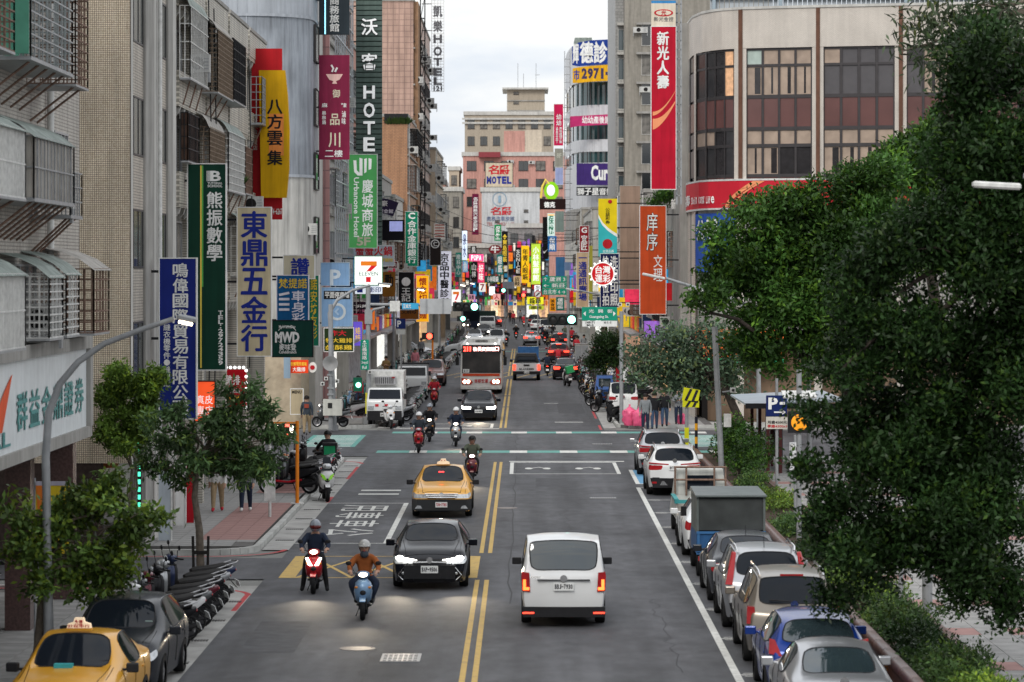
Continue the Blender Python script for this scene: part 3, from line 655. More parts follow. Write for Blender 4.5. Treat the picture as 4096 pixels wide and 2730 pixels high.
MB().box(ox0, ox1+.06, 251.9, 257, gz(284, 252), gz(262, 252)).build('roof_shelter', steel_k, Ob)
for k in range(8): planter_tuft(Ob, (ox0+.3+(ox1-ox0)*k/8, 252.0, gz(287, 252)), .9, 30, leaf_pot, .3)
Pb = block('pink_hotel', 'tall pink tiled hotel wall right of the corrugated hotel board', -1, -9.75, 274, 322, gz(3, 274), tileP, 3.2, 4.2, depth=16, seed=8, cages=.1, frame=alu_d)
MB().box(-9.9, -9.35, 274.5, 280, 4, gz(3, 274)).build('brown_fin', mat('brown_painted_wall', (.33, .20, .12), .8, var=.2, streak=.5), Pb)
sc = MB()
for k in range(14): sc.box(-9.4, -8.9, 279.2, 279.3, 6+k*2.0, 6.09+k*2.0)
for x in (-9.3, -8.9): sc.box(x-.05, x+.05, 279.2, 279.3, 4, 33)
for k in range(13): sc.tube([(-9.3, 279.25, 6+k*2.0), (-8.9, 279.25, 8+k*2.0)], .03, 4)
sc.build('scaffold', steel_k, Pb)
block('walk_up_block', 'tan block past the pink hotel on the left', -1, -9.2, 322, 352, 20, WALLS[6], seed=9)
block('walk_up_block', 'grey block far down the left row', -1, -9.8, 352, 400, 16, WALLS[4], seed=10)
block('walk_up_block', 'last low block on the left before the far junction', -1, -11.5, 400, 465, 14, WALLS[1], seed=11)
# far left pair beyond the junction
def far_block(name, label, u0, u1, v0, Y, wall, rows=8, cols=3, win=glass_d, depth=18, z0=0, v_win=None, frame=con_w):
 t = thing(name, label, 'building'); x0, x1, zt = gx(u0, Y), gx(u1, Y), gz(v0, Y)
 MB().box(x0, x1, Y, Y+depth, z0, zt).build('wall', wall, t)
 MB().box(x0-.25, x1+.25, Y-.25, Y+depth, zt, zt+.7).build('cornice', frame, t)
 w = (x1-x0)/cols
 for k in range(rows):
  z = zt-3.2*(k+1)+.6
  if z < 2: break
  for j in range(cols): window(t, 'Y', x0+w*(j+.22), x0+w*(j+.78), z, z+1.7, Y, alu_d, win, 2, sill=True)
 return t
far_block('far_block', 'brown grey block with two window columns far left', 1012, 1060, 440, 500, WALLS[4], 10, 2)
far_block('far_block', 'small cream tower with antennas peeping over the far left roofs', 1032, 1055, 392, 560, WALLS[6], 3, 1)
far_block('far_block', 'reddish block at the far left edge of the gap', 996, 1022, 424, 540, WALLS[5], 9, 1)
T = far_block('tower_block', 'tan eleven storey block with a stepped cornice closing the street', 1068, 1272, 265, 600, mat('tan_tower_render', (.40, .345, .275), .85, var=.08, streak=.2), 4, 7, depth=20)
x0, x1 = gx(1165, 600), gx(1252, 600); z0, z1 = gz(262, 600), gz(205, 600)
MB().box(x0, x1, 602, 616, z0, z1).build('penthouse', MATS['tan_tower_render'], T)
MB().box(x0-.9, x1+.7, 601, 617, z1, z1+.35).build('penthouse_roof', con_w, T)
for z in (gz(232, 600), gz(255, 600)): MB().box(x0-.02, x1+.02, 601.8, 602, z, z+.2).build('band', con_g, T)
for v in (210, 232, 256): window(T, 'Y', gx(1180, 600), gx(1192, 600), gz(v+6, 600), gz(v, 600), 602, alu_d, glass_d, 1)
for u in (1190, 1203, 1232): MB().tube([(gx(u, 600), 604, z1), (gx(u, 600), 604, z1+3.2+u % 3)], .05, 5).build('antenna', steel_g, T)
MB().box(gx(1230, 600), gx(1240, 600), 604, 604.08, z1+2.9, z1+3.0).build('antenna_arm', steel_g, T)
for dz in (-.9, -1.7): MB().box(gx(1068, 600)-.5, gx(1272, 600)+.4, 599.6, 600, gz(265, 600)+dz, gz(265, 600)+dz+.35).build('cornice', con_w, T)
Kb = far_block('motel_block', 'salmon pink motel block in front of the tan tower', 1064, 1302, 359, 560, mat('salmon_motel_render', (.54, .29, .245), .85, var=.1, streak=.3), 3, 6, depth=14)
for u0, u1, v0, m in ((1158, 1206, 302, 'salmon_motel_render'), (1207, 1245, 300, 'tan_tower_render')):
 MB().box(gx(u0, 562), gx(u1, 562), 561, 572, gz(360, 562), gz(v0, 562)).build('stair_tower', MATS[m] if m[0] == 's' else mat('cream_render', (.58, .50, .40), .8, streak=.2), Kb)
MB().box(gx(1100, 559), gx(1150, 559), 558.6, 560, gz(362, 559), gz(350, 559)).build('red_balcony', mat('red_brown_paint', (.25, .05, .06), .7), Kb)
for u, v in ((1173, 375), (1222, 377), (1162, 415), (1175, 432)): ac_unit(Kb, gx(u, 559), 559.4, gz(v, 559), 'Y', 1.2)
Lb = far_block('white_wall_block', 'low building with a big white painted advertising wall', 1107, 1240, 441, 505, mat('white_painted_wall', (.55, .56, .57), .8, var=.08, streak=.3), 0, 1, depth=20)
for u, v in ((1209, 488), (1209, 513), (1143, 512)): window(Lb, 'Y', gx(u-5, 505), gx(u+5, 505), gz(v, 505), gz(v-6, 505), 505, alu_d, glass_d, 2)
# right row, from far to near
Gc = thing('curved_glass_block', 'rounded white block with glass bands and a blue clinic sign', 'building')
GY = [(1299, 462), (1303, 450), (1309, 442), (1318, 436), (1330, 432), (1350, 430), (1425, 428)]
gp = [(gx(u, y), y) for u, y in GY]
Yr = 431
white_p = mat('white_panel', (.58, .59, .61), .5, var=.06, streak=.25); teal_g = mat('teal_band_glass', (.03, .075, .08), .08, var=.4, scale=.35, ior=1.8)
for v0, v1, m in ((100, 190, white_p), (190, 243, teal_g), (243, 272, white_p), (272, 322, teal_g), (322, 350, white_p), (350, 375, teal_g), (375, 430, white_p), (430, 480, white_p), (480, 560, con_g), (560, 700, con_w)):
 curved_wall(gp if m is not teal_g else [(x+.25, y+.3) for x, y in gp], gz(v1, Yr), gz(v0, Yr)).build('glass_band' if m is teal_g else 'wall_band', m, Gc, 40, fix=False)
 if m is teal_g:
  mu = MB()
  for i in range(1, len(gp)-1): mu.box(gp[i][0]-.06, gp[i][0]+.06, gp[i][1]-.05, gp[i][1]+.2, gz(v1, Yr), gz(v0, Yr))
  for k in range(5): x = gx(1340+k*17, 429); mu.box(x-.06, x+.06, 429, 429.4, gz(v1, Yr), gz(v0, Yr))
  mu.build('mullion', alu_d, Gc)
MB().box(gx(1322, 432), gx(1362, 432), 436, 446, gz(100, 432), gz(82, 432)).build('roof_room', sheet_g, Gc)
MB().box(gp[3][0], gp[6][0], 441, 455, 0, gz(101, Yr)).build('core', con_w, Gc)
ld = MB()
for u in (1297.5, 1310): ld.box(gx(u, 428)-.05, gx(u, 428)+.05, 428, 428.1, 10, gz(118, 428))
for k in range(26): ld.box(gx(1297.5, 428), gx(1310, 428), 428, 428.08, 10.2+k*1.05, 10.28+k*1.05)
ld.build('ladder_frame', steel_g, Gc)
block('walk_up_block', 'grey narrow block below the purple sign on the right', 1, 7.0, 380, 420, 15, WALLS[4], seed=21)
block('walk_up_block', 'pale block in the right row behind the green road sign', 1, 7.2, 330, 380, 14, WALLS[1], seed=22)
Gt = thing('tower_block', 'grey brown apartment tower with ledges behind the tall red sign', 'building')
tx0 = gx(1436, 300); MB().box(tx0, tx0+14, 300, 330, 0, 37).build('wall', WALLS[4], Gt)
MB().box(gx(1417, 300), tx0, 304, 332, 0, 37).build('street_wall', tile_mat('grey_tower_tiles', (.36, .36, .35), (.30, .30, .29), (.22, .22, .22), .4, .3, .5, .02, axis='B'), Gt)
for k in range(8):
 v = 60+k*68-2; z = gz(v+48, 300)
 window(Gt, 'Y', gx(1474, 300), gx(1496, 300), z, z+2.1, 300, con_w, glass_d, 1, sill=False); window(Gt, 'Y', gx(1504, 300), gx(1512, 300), z-.1, z+2.2, 300, con_w, glass_d, 1)
 MB().box(gx(1462, 300), gx(1516, 300), 299.5, 300, gz(v, 300), gz(v-5, 300)).build('ledge', con_g, Gt)
 window(Gt, 'Y', gx(1420, 304), gx(1434, 304), z-.2, z+1.9, 304, con_w, glass_b, 1)
 MB().box(gx(1419, 303), gx(1435, 303), 303.4, 304, z+2.25, z+2.5).build('ledge', con_w, Gt)
ac_unit(Gt, gx(1472, 299), 299.5, gz(75, 299), 'Y', 1.4); ac_unit(Gt, gx(1489, 299), 299.5, gz(212, 299), 'Y', 1.6)
block('walk_up_block', 'low green roofed house under the grey brown tower', 1, 7.6, 250, 298, 13.5, sheet_g, seed=23, cages=.5)
block('walk_up_block', 'cluttered block behind the tan blank board on the right', 1, 7.7, 200, 250, 12.5, WALLS[2], seed=24, cages=.6)
block('walk_up_block', 'narrow dark block between the orange sign and the curved office', 1, 8.3, 168, 199, 12.0, WALLS[2], seed=25, cages=.6)
# ---- curved office with the red insurer band
Sk = thing('curved_office', 'pinkish cream curved office block with dark window bays and red band', 'building')
def SY(u): return float(np.interp(u, [1570, 1585, 1600, 1625, 1660, 1700, 1800, 1900, 2353, 2800], [166, 159, 156, 154.2, 153, 152.3, 151.6, 151, 148.6, 146.5]))
def SP(u, o=0.): Y = SY(u); return (gx(u, Y)+ (-.35*o if u < 1640 else 0), Y-o)
def strip(u0, u1, z0, z1, o=0., n=None):
 n = n or max(1, int(abs(u1-u0)/22)); mb = MB()
 P = [SP(u0+(u1-u0)*i/n, o) for i in range(n+1)]; Q = [SP(u0+(u1-u0)*i/n, o-.28) for i in range(n+1)]
 for i in range(n):
  mb.hull([(Q[i][0], Q[i][1], z0), (Q[i+1][0], Q[i+1][1], z0), (Q[i+1][0], Q[i+1][1], z1), (Q[i][0], Q[i][1], z1)],
    [(P[i][0], P[i][1], z0), (P[i+1][0], P[i+1][1], z0), (P[i+1][0], P[i+1][1], z1), (P[i][0], P[i][1], z1)])
 return mb
strip(1570, 2800, 18.3, 20.2, .1).build('cornice_band', tileS, Sk); strip(1570, 2800, 20.2, 20.32, .16).build('coping', con_w, Sk)
MB().box(gx(1612, 157), 34, 156.5, 175, 0, 20.2).build('core', dark_in, Sk)
MB().box(8.0, 34, 160.5, 175, 0, 20.2).build('core', con_g, Sk)
bays = [(1572, 1598), (1600, 1687), (1715, 1866), (1892, 2056), (2083, 2238), (2262, 2420), (2446, 2600)]
brown_v = mat('brown_metal_strip', (.15, .075, .05), .5, var=.2, streak=.3); brown_g = mat('brown_spandrel_glass', (.13, .055, .05), .22, var=.25, scale=.5, ior=1.6)
sm_frame = mat('smoked_bronze_frame', (.055, .05, .052), .4, metal=.4)
blind = mat('beige_blind', (.36, .275, .215), .35, var=.2, scale=2.0); blind_d = mat('drawn_grey_blind', (.085, .08, .085), .3, var=.1); glass_s = mat('smoked_glass', (.028, .026, .028), .12, var=.3, ior=1.5); lit_cur = mat('glowing_orange_curtain', (.72, .42, .24), .6, emit=.18, var=.25, scale=5); blind_m = mat('mint_blind', (.42, .5, .46), .5)  # the orange curtain has a weak glow of its own to look lit
for i, (a, b) in enumerate(bays):
 nxt = bays[i+1][0] if i+1 < len(bays) else b+26
 if i >= 1:
  strip(b, b+(nxt-b)*.33, 11.0, 18.3, .08).build('pier', tileS, Sk); strip(nxt-(nxt-b)*.33, nxt, 11.0, 18.3, .08).build('pier', tileS, Sk)
  strip(b+(nxt-b)*.33, nxt-(nxt-b)*.33, 10.6, 20.2, .14, 1).build('brown_strip', brown_v, Sk)
 else: strip(b-2, nxt, 11.0, 18.3, .08).build('pier', tileS, Sk); strip(1569, 1574, 4, 18.3, .1).build('pier', tileS, Sk)
 nc = 4 if i else 2; rr = random.Random(40+i)
 strip(a, b, 11.86, 12.05, -.05).build('bottom_rail', brown_g, Sk)
 for c in range(nc):
  u0, u1 = a+(b-a)*c/nc, a+(b-a)*(c+1)/nc; g = (u1-u0)*.07
  strip(u0+g, u1-g, 14.45, 15.88, -.06).build('spandrel_panel', brown_g, Sk)
  for z0, z1, row in ((17.5, 18.22, 0), (16.02, 17.42, 1), (13.62, 14.32, 2), (12.16, 13.5, 3)):
   if i == 1: m = (lit_cur if c == 3 else glass_s) if row < 2 else (blind if (row == 2 and c < 2) else glass_s)
   elif i == 2: m = (blind_m if (row == 0 and c == 0) else blind) if row < 2 else ((blind if c < 2 else glass_s) if row == 3 else blind)
   elif i == 3: m = (blind if row in (0,) and rr.random() < .3 else blind_d) if row < 2 else (blind if row == 2 or c < 2 else rr.choice((blind, glass_s)))
   else: m = rr.choice((blind, glass_s, blind_d))
   strip(u0+g, u1-g, z0, z1, -.08).build('pane', m, Sk)
   if m is blind and row in (1, 3):        # a gap of dark glass beside the slats
    w = (u1-u0)*rr.choice((.12, .2, .35)); strip(u0+g+(u1-u0)*.45, u0+g+(u1-u0)*.45+w, z0+.06, z1-.06, -.07).build('blind_gap', glass_s, Sk)
  strip(u0-g*.9 if c else u0, u0+g, 11.9, 18.28, -.02, 1).build('mullion', sm_frame, Sk)
 strip(b-(b-a)/nc*.07, b, 11.9, 18.28, -.02, 1).build('mullion', sm_frame, Sk)
 for z0, z1 in ((18.2, 18.32), (17.4, 17.52), (15.86, 16.03), (14.3, 14.47), (13.48, 13.64), (12.03, 12.18)): strip(a, b, z0, z1, -.015).build('transom', sm_frame, Sk)
red_band = mat('insurer_red', (.56, .022, .04), .4, var=.08, scale=.6)
strip(1566, 2600, 10.55, 11.86, .32).build('red_sign_band', red_band, Sk)
strip(1566, 2600, 11.86, 11.95, .34).build('band_edge', steel_w, Sk); strip(1566, 2600, 10.46, 10.55, .34).build('band_edge', steel_w, Sk)
def on_band(s, u0, u1, z0, z1, m, o=.34, bold=.02):
 n = len(s)
 for i, ch in enumerate(s):
  a, b = u0+(u1-u0)*i/n, u0+(u1-u0)*(i+1)/n; pa, pb = SP(a, o), SP(b, o)
  h = thing('letter', None, None); h.parent = Sk; h.location = (pa[0], pa[1]-.03, 0); h.rotation_euler = (0, 0, math.atan2(pb[1]-pa[1], pb[0]-pa[0]))
  L = math.hypot(pb[0]-pa[0], pb[1]-pa[1]); text(h, ch, L*.04, L*.96, z0, z1, -.03, m, 'h', bold, name='letter_shape', fill=.96)
wht = mat('sign_white', (.8, .8, .78), .5, var=.04)
swoosh = mat('orange_swoosh', (.80, .30, .14), .45, var=.1, scale=1)
on_band('新光人壽', 1546, 1592, 10.72, 11.3, wht); 
for k, ch in enumerate('Shin Kong Life'):
 if ch != ' ': on_band(ch, 1594+k*3.4, 1597.1+k*3.4, 10.78, 11.15, wht)
for du, ww in ((0, 7), (14, 3)):
 mb = MB()
 for i in range(8):
  t0, t1 = i/8, (i+1)/8; w0, w1 = ww*(.4+t0), ww*(.4+t1)
  P = [SP(1668+du+70*t0**1.6-w0, .335), SP(1668+du+70*t0**1.6+w0, .335), SP(1668+du+70*t1**1.6+w1, .335), SP(1668+du+70*t1**1.6-w1, .335)]
  mb.add([(p[0], p[1]-.02, 10.58+1.25*t) for p, t in zip(P, (t0, t0, t1, t1))], [(0, 1, 2, 3)])
 mb.build('swoosh', swoosh, Sk, fix=False)
strip(1600, 1690, 7.4, 10.3, .12).build('blue_banner', mat('banner_blue', (.03, .10, .42), .6), Sk); on_band('公開', 1602, 1650, 8.9, 10.0, wht, .2, .03)
strip(1566, 2800, 4.4, 10.45, 0.).build('lower_wall', con_g, Sk); 
for u in (1590, 1700, 1880, 2070, 2250): strip(u-9, u+9, 0, 10.5, .1).build('column', tileS, Sk)
strip(1566, 2800, 0, 4.4, -1.2).build('shop_front', mat('warm_shop_interior', (.16, .11, .075), .6, emit=.12, var=.4, scale=.6), Sk)
strip(1600, 1800, 3.2, 4.6, .2).build('orange_shop_sign', mat('shop_orange', (.75, .16, .04), .5, emit=.4), Sk); strip(1600, 1800, 2.95, 3.2, .22).build('green_shop_stripe', mat('shop_green', (.03, .32, .14), .5, emit=.25), Sk)
rf = MB()
for k in range(90): rf.box(9.5+k*.25, 9.5+k*.25+.21, 159.9, 160.0, 20.3, 24.5)
rf.build('rooftop_sheet', mat('pale_blue_sheet', (.47, .51, .54), .5, var=.06, streak=.2), Sk)
for x in (9.6, 13.0, 19.4, 25.6): MB().box(x, x+.16, 159.6, 159.88, 19, 24.5).build('post', mat('pale_blue_steel', (.33, .40, .45), .5), Sk)
MB().box(9.5, 32, 159.7, 159.88, 21.35, 21.5).build('rail', MATS['pale_blue_steel'], Sk)
# ================================================================= vehicles
def paint_mat(name, rgb, rough=.28, metal=.35): return mat('paint_'+name, rgb, rough, metal, var=.05, scale=1.5, coat=.4 if max(rgb) > .05 else .1, spec=.3 if max(rgb) > .05 else .16)
car_glass = mat('car_glass', (.008, .011, .016), .04, var=.2, scale=.8, ior=1.45, spec=.22)
car_glass_b = mat('bright_car_glass', (.02, .032, .037), .03, var=.2, scale=.8, ior=1.85)
rubber = mat('tyre_rubber', (.014, .014, .015), .75, var=.2, scale=20)
blackp = mat('black_plastic', (.02, .02, .022), .5, var=.15, scale=8)
chrome = mat('chrome', (.7, .7, .7), .15, metal=1.)
rim_m = mat('alloy_rim', (.38, .38, .39), .35, metal=.8, var=.2, scale=12)
lamp_clear = mat('clear_lamp_lens', (.5, .52, .54), .08, var=.3, scale=14, ior=1.7, metal=.3)
lamp_on = mat('lit_headlamp', (1, .96, .88), .3, emit=7., var=.02)
lamp_warm = mat('lit_warm_lamp', (1, .86, .66), .3, emit=9., var=.02)
tail_off = mat('red_lens', (.33, .012, .016), .12, var=.2, scale=8)
tail_on = mat('lit_tail_lamp', (1, .05, .025), .3, emit=2.6, var=.05)
tail_mid = mat('lit_amber_tail', (1, .16, .03), .3, emit=2.6, var=.1)
plate_w = mat('number_plate_white', (.74, .75, .74), .45, var=.04); plate_k = mat('plate_black', (.02, .02, .03), .5); plate_r = mat('plate_red', (.5, .02, .03), .5)
under_m = mat('underbody', (.008, .008, .008), .9)
def wheel_meshes(r, w):
 k = ('wheel', r, w)
 if k not in WINC:
  t = MB().lathe([(r*.62, -w/2), (r*.93, -w/2), (r, -w*.36), (r, w*.36), (r*.93, w/2), (r*.62, w/2)], axis='X', n=22, cap=False).mesh('tyre', rubber, 50)
  rm = MB().lathe([(r*.64, -w*.40), (r*.64, w*.30), (r*.58, w*.34), (r*.50, w*.2)], axis='X', n=20)
  for i in range(5):
   a = 2*math.pi*i/5; d = Vector((0, math.cos(a), math.sin(a))); s = Vector((0, -math.sin(a), math.cos(a)))
   q = [d*r*.1-s*.05, d*r*.1+s*.05, d*r*.6+s*.035, d*r*.6-s*.035]; rm.hull([p+Vector((w*.2, 0, 0)) for p in q], [p+Vector((w*.38, 0, 0)) for p in q])
  WINC[k] = (t, rm.mesh('rim', rim_m, 40))
 return WINC[k]
def wheel(parent, x, y, r=.32, w=.2):
 t, rm = wheel_meshes(r, w); o = inst('wheel', t, parent, (x, y, r)); inst('rim', rm, o, (0, 0, 0), rz=0 if x > 0 else math.pi); return o
def plate(parent, s, y, z, w=.38, h=.16, ink=plate_k, x=0.):
 p = MB().box(x-w/2, x+w/2, y-.012, y, z-h/2, z+h/2).build('number_plate', plate_w, parent)
 text(p, s, x-w*.45, x+w*.45, z-h*.34, z+h*.34, y-.017, ink, 'h', .035, name='plate_lettering', fill=.86)
 return p
COLS = (-1, -.94, -.5, 0, .5, .94, 1)
def car_body(st, dyf, dyr, glass, lampF, lampR, capf, capr, bulge=.14, crease=.35):
 """st: stations along the length (y, [(w,z) of the five side rows], crown). Body as one cage, smoothed, then split into its parts.
 glass: {'top': [station spans], 'side': [station spans]}; lampF/lampR: (rows, columns) on the end faces"""
 bm = bmesh.new(); cl = bm.edges.layers.float.new('crease_edge'); n = len(st); V = {}
 for i, (y, rows, crown) in enumerate(st):
  dy = dyf if i == 0 else (dyr if i == n-1 else [0]*5)
  for s in (-1, 1):
   for k, (w, z) in enumerate(rows): V[i, 's', s, k] = bm.verts.new((s*w, y+dy[k], z))
  w5, z5 = rows[4]
  for c, f in enumerate(COLS[1:-1], 1): V[i, 't', c] = bm.verts.new((w5*f, y+dy[4]*(1 if abs(f) > .7 else .6), z5+crown*(1-abs(f)**2)))
  V[i, 't', 0] = V[i, 's', -1, 4]; V[i, 't', 6] = V[i, 's', 1, 4]
  if i in (0, n-1):
   for k in range(4):
    w, z = rows[k]
    for c, f in enumerate(COLS[1:-1], 1):
     bul = (-1 if i == 0 else 1) * (bulge if i else .14) * (1-f*f); V[i, 'c', k, c] = bm.verts.new((w*f, y+dy[k]+bul, z))
    V[i, 'c', k, 0] = V[i, 's', -1, k]; V[i, 'c', k, 6] = V[i, 's', 1, k]
   for c in range(7): V[i, 'c', 4, c] = V[i, 't', c]
 def face(vs, m):
  try: f = bm.faces.new(vs); f.material_index = m
  except ValueError: pass
 arches = (2, 6)
 for i in range(n-1):
  for s in (-1, 1):
   for k in range(4):
    if k == 0 and i in arches: continue
    m = 0
    if k == 3 and i in glass['side']: m = 1
    if k == 2 and ((i == 0 and lampF[2]) or (i == n-2 and lampR[2])): m = 2 if i == 0 else 3
    if k == 0 and glass.get('sill'): m = 4
    q = [V[i, 's', s, k], V[i+1, 's', s, k], V[i+1, 's', s, k+1], V[i, 's', s, k+1]]
    face(q if s > 0 else q[::-1], m)
  for c in range(6):
   m = 1 if (i in glass['top'] and 1 <= c <= 4) else 0
   if i in glass.get('roof', ()): m = 4
   face([V[i, 't', c], V[i, 't', c+1], V[i+1, 't', c+1], V[i+1, 't', c]], m)
 for i, cap, lamp in ((0, capf, lampF), (n-1, capr, lampR)):
  for k in range(4):
   for c in range(6):
    m = cap[k][min(c, 5-c)]
    if k in lamp[0] and min(c, 5-c) in lamp[1]: m = 2 if i == 0 else 3
    q = [V[i, 'c', k, c], V[i, 'c', k, c+1], V[i, 'c', k+1, c+1], V[i, 'c', k+1, c]]; face(q if i == 0 else q[::-1], m)
 bmesh.ops.recalc_face_normals(bm, faces=bm.faces)
 cr = bm.edges.layers.float.get('crease_edge') or bm.edges.layers.float.new('crease_edge')
 for e in bm.edges:
  fs = e.link_faces
  if len(fs) == 2 and fs[0].material_index != fs[1].material_index: e[cr] = .95
  elif len(fs) == 1: e[cr] = .25
  elif len(fs) == 2 and fs[0].normal.angle(fs[1].normal, 0) > R(50): e[cr] = crease
 me = bpy.data.meshes.new('body'); bm.to_mesh(me); bm.free()
 o = bpy.data.objects.new('tmp', me); md = o.modifiers.new('s', 'SUBSURF'); md.levels = 2; md.render_levels = 2
 ev = evaluated(o, 'body'); bpy.data.objects.remove(o)
 nv = len(ev.vertices); co = np.empty(nv*3); ev.vertices.foreach_get('co', co); co = co.reshape(-1, 3)
 out = {}
 for p in ev.polygons: out.setdefault(p.material_index, []).append(tuple(p.vertices))
 res = {}
 for k, fs in out.items():
  ids = sorted({v for f in fs for v in f}); mp = {v: j for j, v in enumerate(ids)}
  m = bpy.data.meshes.new('part'); m.from_pydata([tuple(co[v]) for v in ids], [], [tuple(mp[v] for v in f) for f in fs]); m.shade_smooth(); res[k] = m
 return res
def split_islands(me):
 """left and right lamps, front and rear glass: separate meshes"""
 bm = bmesh.new(); bm.from_mesh(me); seen = set(); out = []
 for f in bm.faces:
  if f in seen: continue
  st = [f]; isl = []
  while st:
   g = st.pop()
   if g in seen: continue
   seen.add(g); isl.append(g)
   for e in g.edges:
    for h in e.link_faces:
     if h not in seen: st.append(h)
  vs = sorted({v for g in isl for v in g.verts}, key=lambda v: v.index); mp = {v: i for i, v in enumerate(vs)}
  m = bpy.data.meshes.new('part'); m.from_pydata([tuple(v.co) for v in vs], [], [tuple(mp[v] for v in g.verts) for g in isl]); m.shade_smooth(); out.append(m)
 bm.free(); return out
PROF = {}
def profile(kind, L, Wd, Ht):
 """stations for the common body shapes, scaled to length, width and height"""
 w = Wd/2
 def row(a, b, c, d, e): return [(w*x, z) for x, z in (a, b, c, d, e)]
 if kind == 'sedan':
  s = [(0, row((.80,.20),(.88,.42),(.90,.60),(.86,.72),(.74,.77)), .03), (.32, row((.90,.19),(.97,.5),(.98,.66),(.94,.80),(.82,.86)), .04),
    (.58, row((.93,.19),(.99,.64),(1,.72),(.95,.85),(.82,.91)), .04), (1.34, row((.93,.19),(.99,.64),(1,.74),(.97,.92),(.80,1.0)), .03),
    (2.02, row((.94,.19),(.98,.55),(1,.76),(.98,.95),(.66,Ht-.05)), .05), (2.68, row((.94,.19),(.98,.55),(1,.76),(.98,.96),(.68,Ht-.03)), .03),
    (L-1.33, row((.93,.19),(.99,.64),(1,.78),(.98,.98),(.64,Ht-.08)), .04), (L-.58, row((.93,.2),(.99,.64),(.99,.78),(.95,1.0),(.76,1.06)), .03),
    (L-.2, row((.88,.22),(.96,.5),(.96,.74),(.91,.98),(.76,1.05)), .02), (L, row((.78,.25),(.88,.48),(.88,.72),(.84,.92),(.74,.99)), .0)]
  g = {'top': (3, 6), 'side': (4, 5)}
 elif kind in ('hatch', 'suv', 'van'):
  b = {'hatch': .0, 'suv': .12, 'van': .12}[kind]; wr = {'hatch': .68, 'suv': .72, 'van': .86}[kind]; base = {'hatch': .99, 'suv': 1.08, 'van': 1.12}[kind]
  g0 = .19+b*.5
  s = [(0, row((.80,g0),(.88,.44+b),(.90,.62+b),(.86,.74+b),(.74,.80+b)), .03), (.32, row((.90,g0),(.97,.52+b),(.98,.68+b),(.94,.82+b),(.82,.88+b)), .04),
    (.56, row((.93,g0),(.99,.66+b*.5),(1,.75+b),(.95,.88+b),(.82,.93+b)), .04), (1.34, row((.93,g0),(.99,.66+b*.5),(1,.77+b),(.97,.94+b),(.80,1.02+b)), .03),
    (1.98, row((.94,g0),(.98,.56+b),(1,.79+b),(.98,base-.03),(wr,Ht-.07)), .05), (2.62, row((.94,g0),(.98,.56+b),(1,.79+b),(.98,base),(wr+.01,Ht-.04)), .04),
    (L-1.28, row((.93,g0),(.99,.66+b*.5),(1,.8+b),(.98,base),(wr,Ht-.05)), .05), (L-.5, row((.92,g0),(.98,.66+b*.5),(.99,.8+b),(.96,base+.01),(wr-.02,Ht-.10)), .04),
    (L-.16, row((.88,g0+.03),(.96,.5+b),(.96,.76+b),(.92,base-.02),(.80,base+.06)), .02), (L, row((.80,g0+.06),(.90,.48+b),(.90,.74+b),(.87,base-.06),(.80,base+.0)), .0)]
  if kind == 'van':
   s[7] = (L-.3, row((.92,g0),(.98,.66),(.99,.9),(.97,base),(.85,Ht-.06)), .05); s[8] = (L-.1, row((.90,g0),(.96,.58),(.97,.88),(.95,base-.02),(.86,base+.04)), .02); s[9] = (L, row((.88,g0+.05),(.93,.56),(.94,.86),(.92,base-.08),(.86,base-.02)), 0)
  g = {'top': (3, 7), 'side': (4, 5, 6)}
 dyf = [.05, 0, .03, .1, .22]; dyr = [-.03, 0, -.02, -.04, -.08]
 return s, dyf, dyr, g
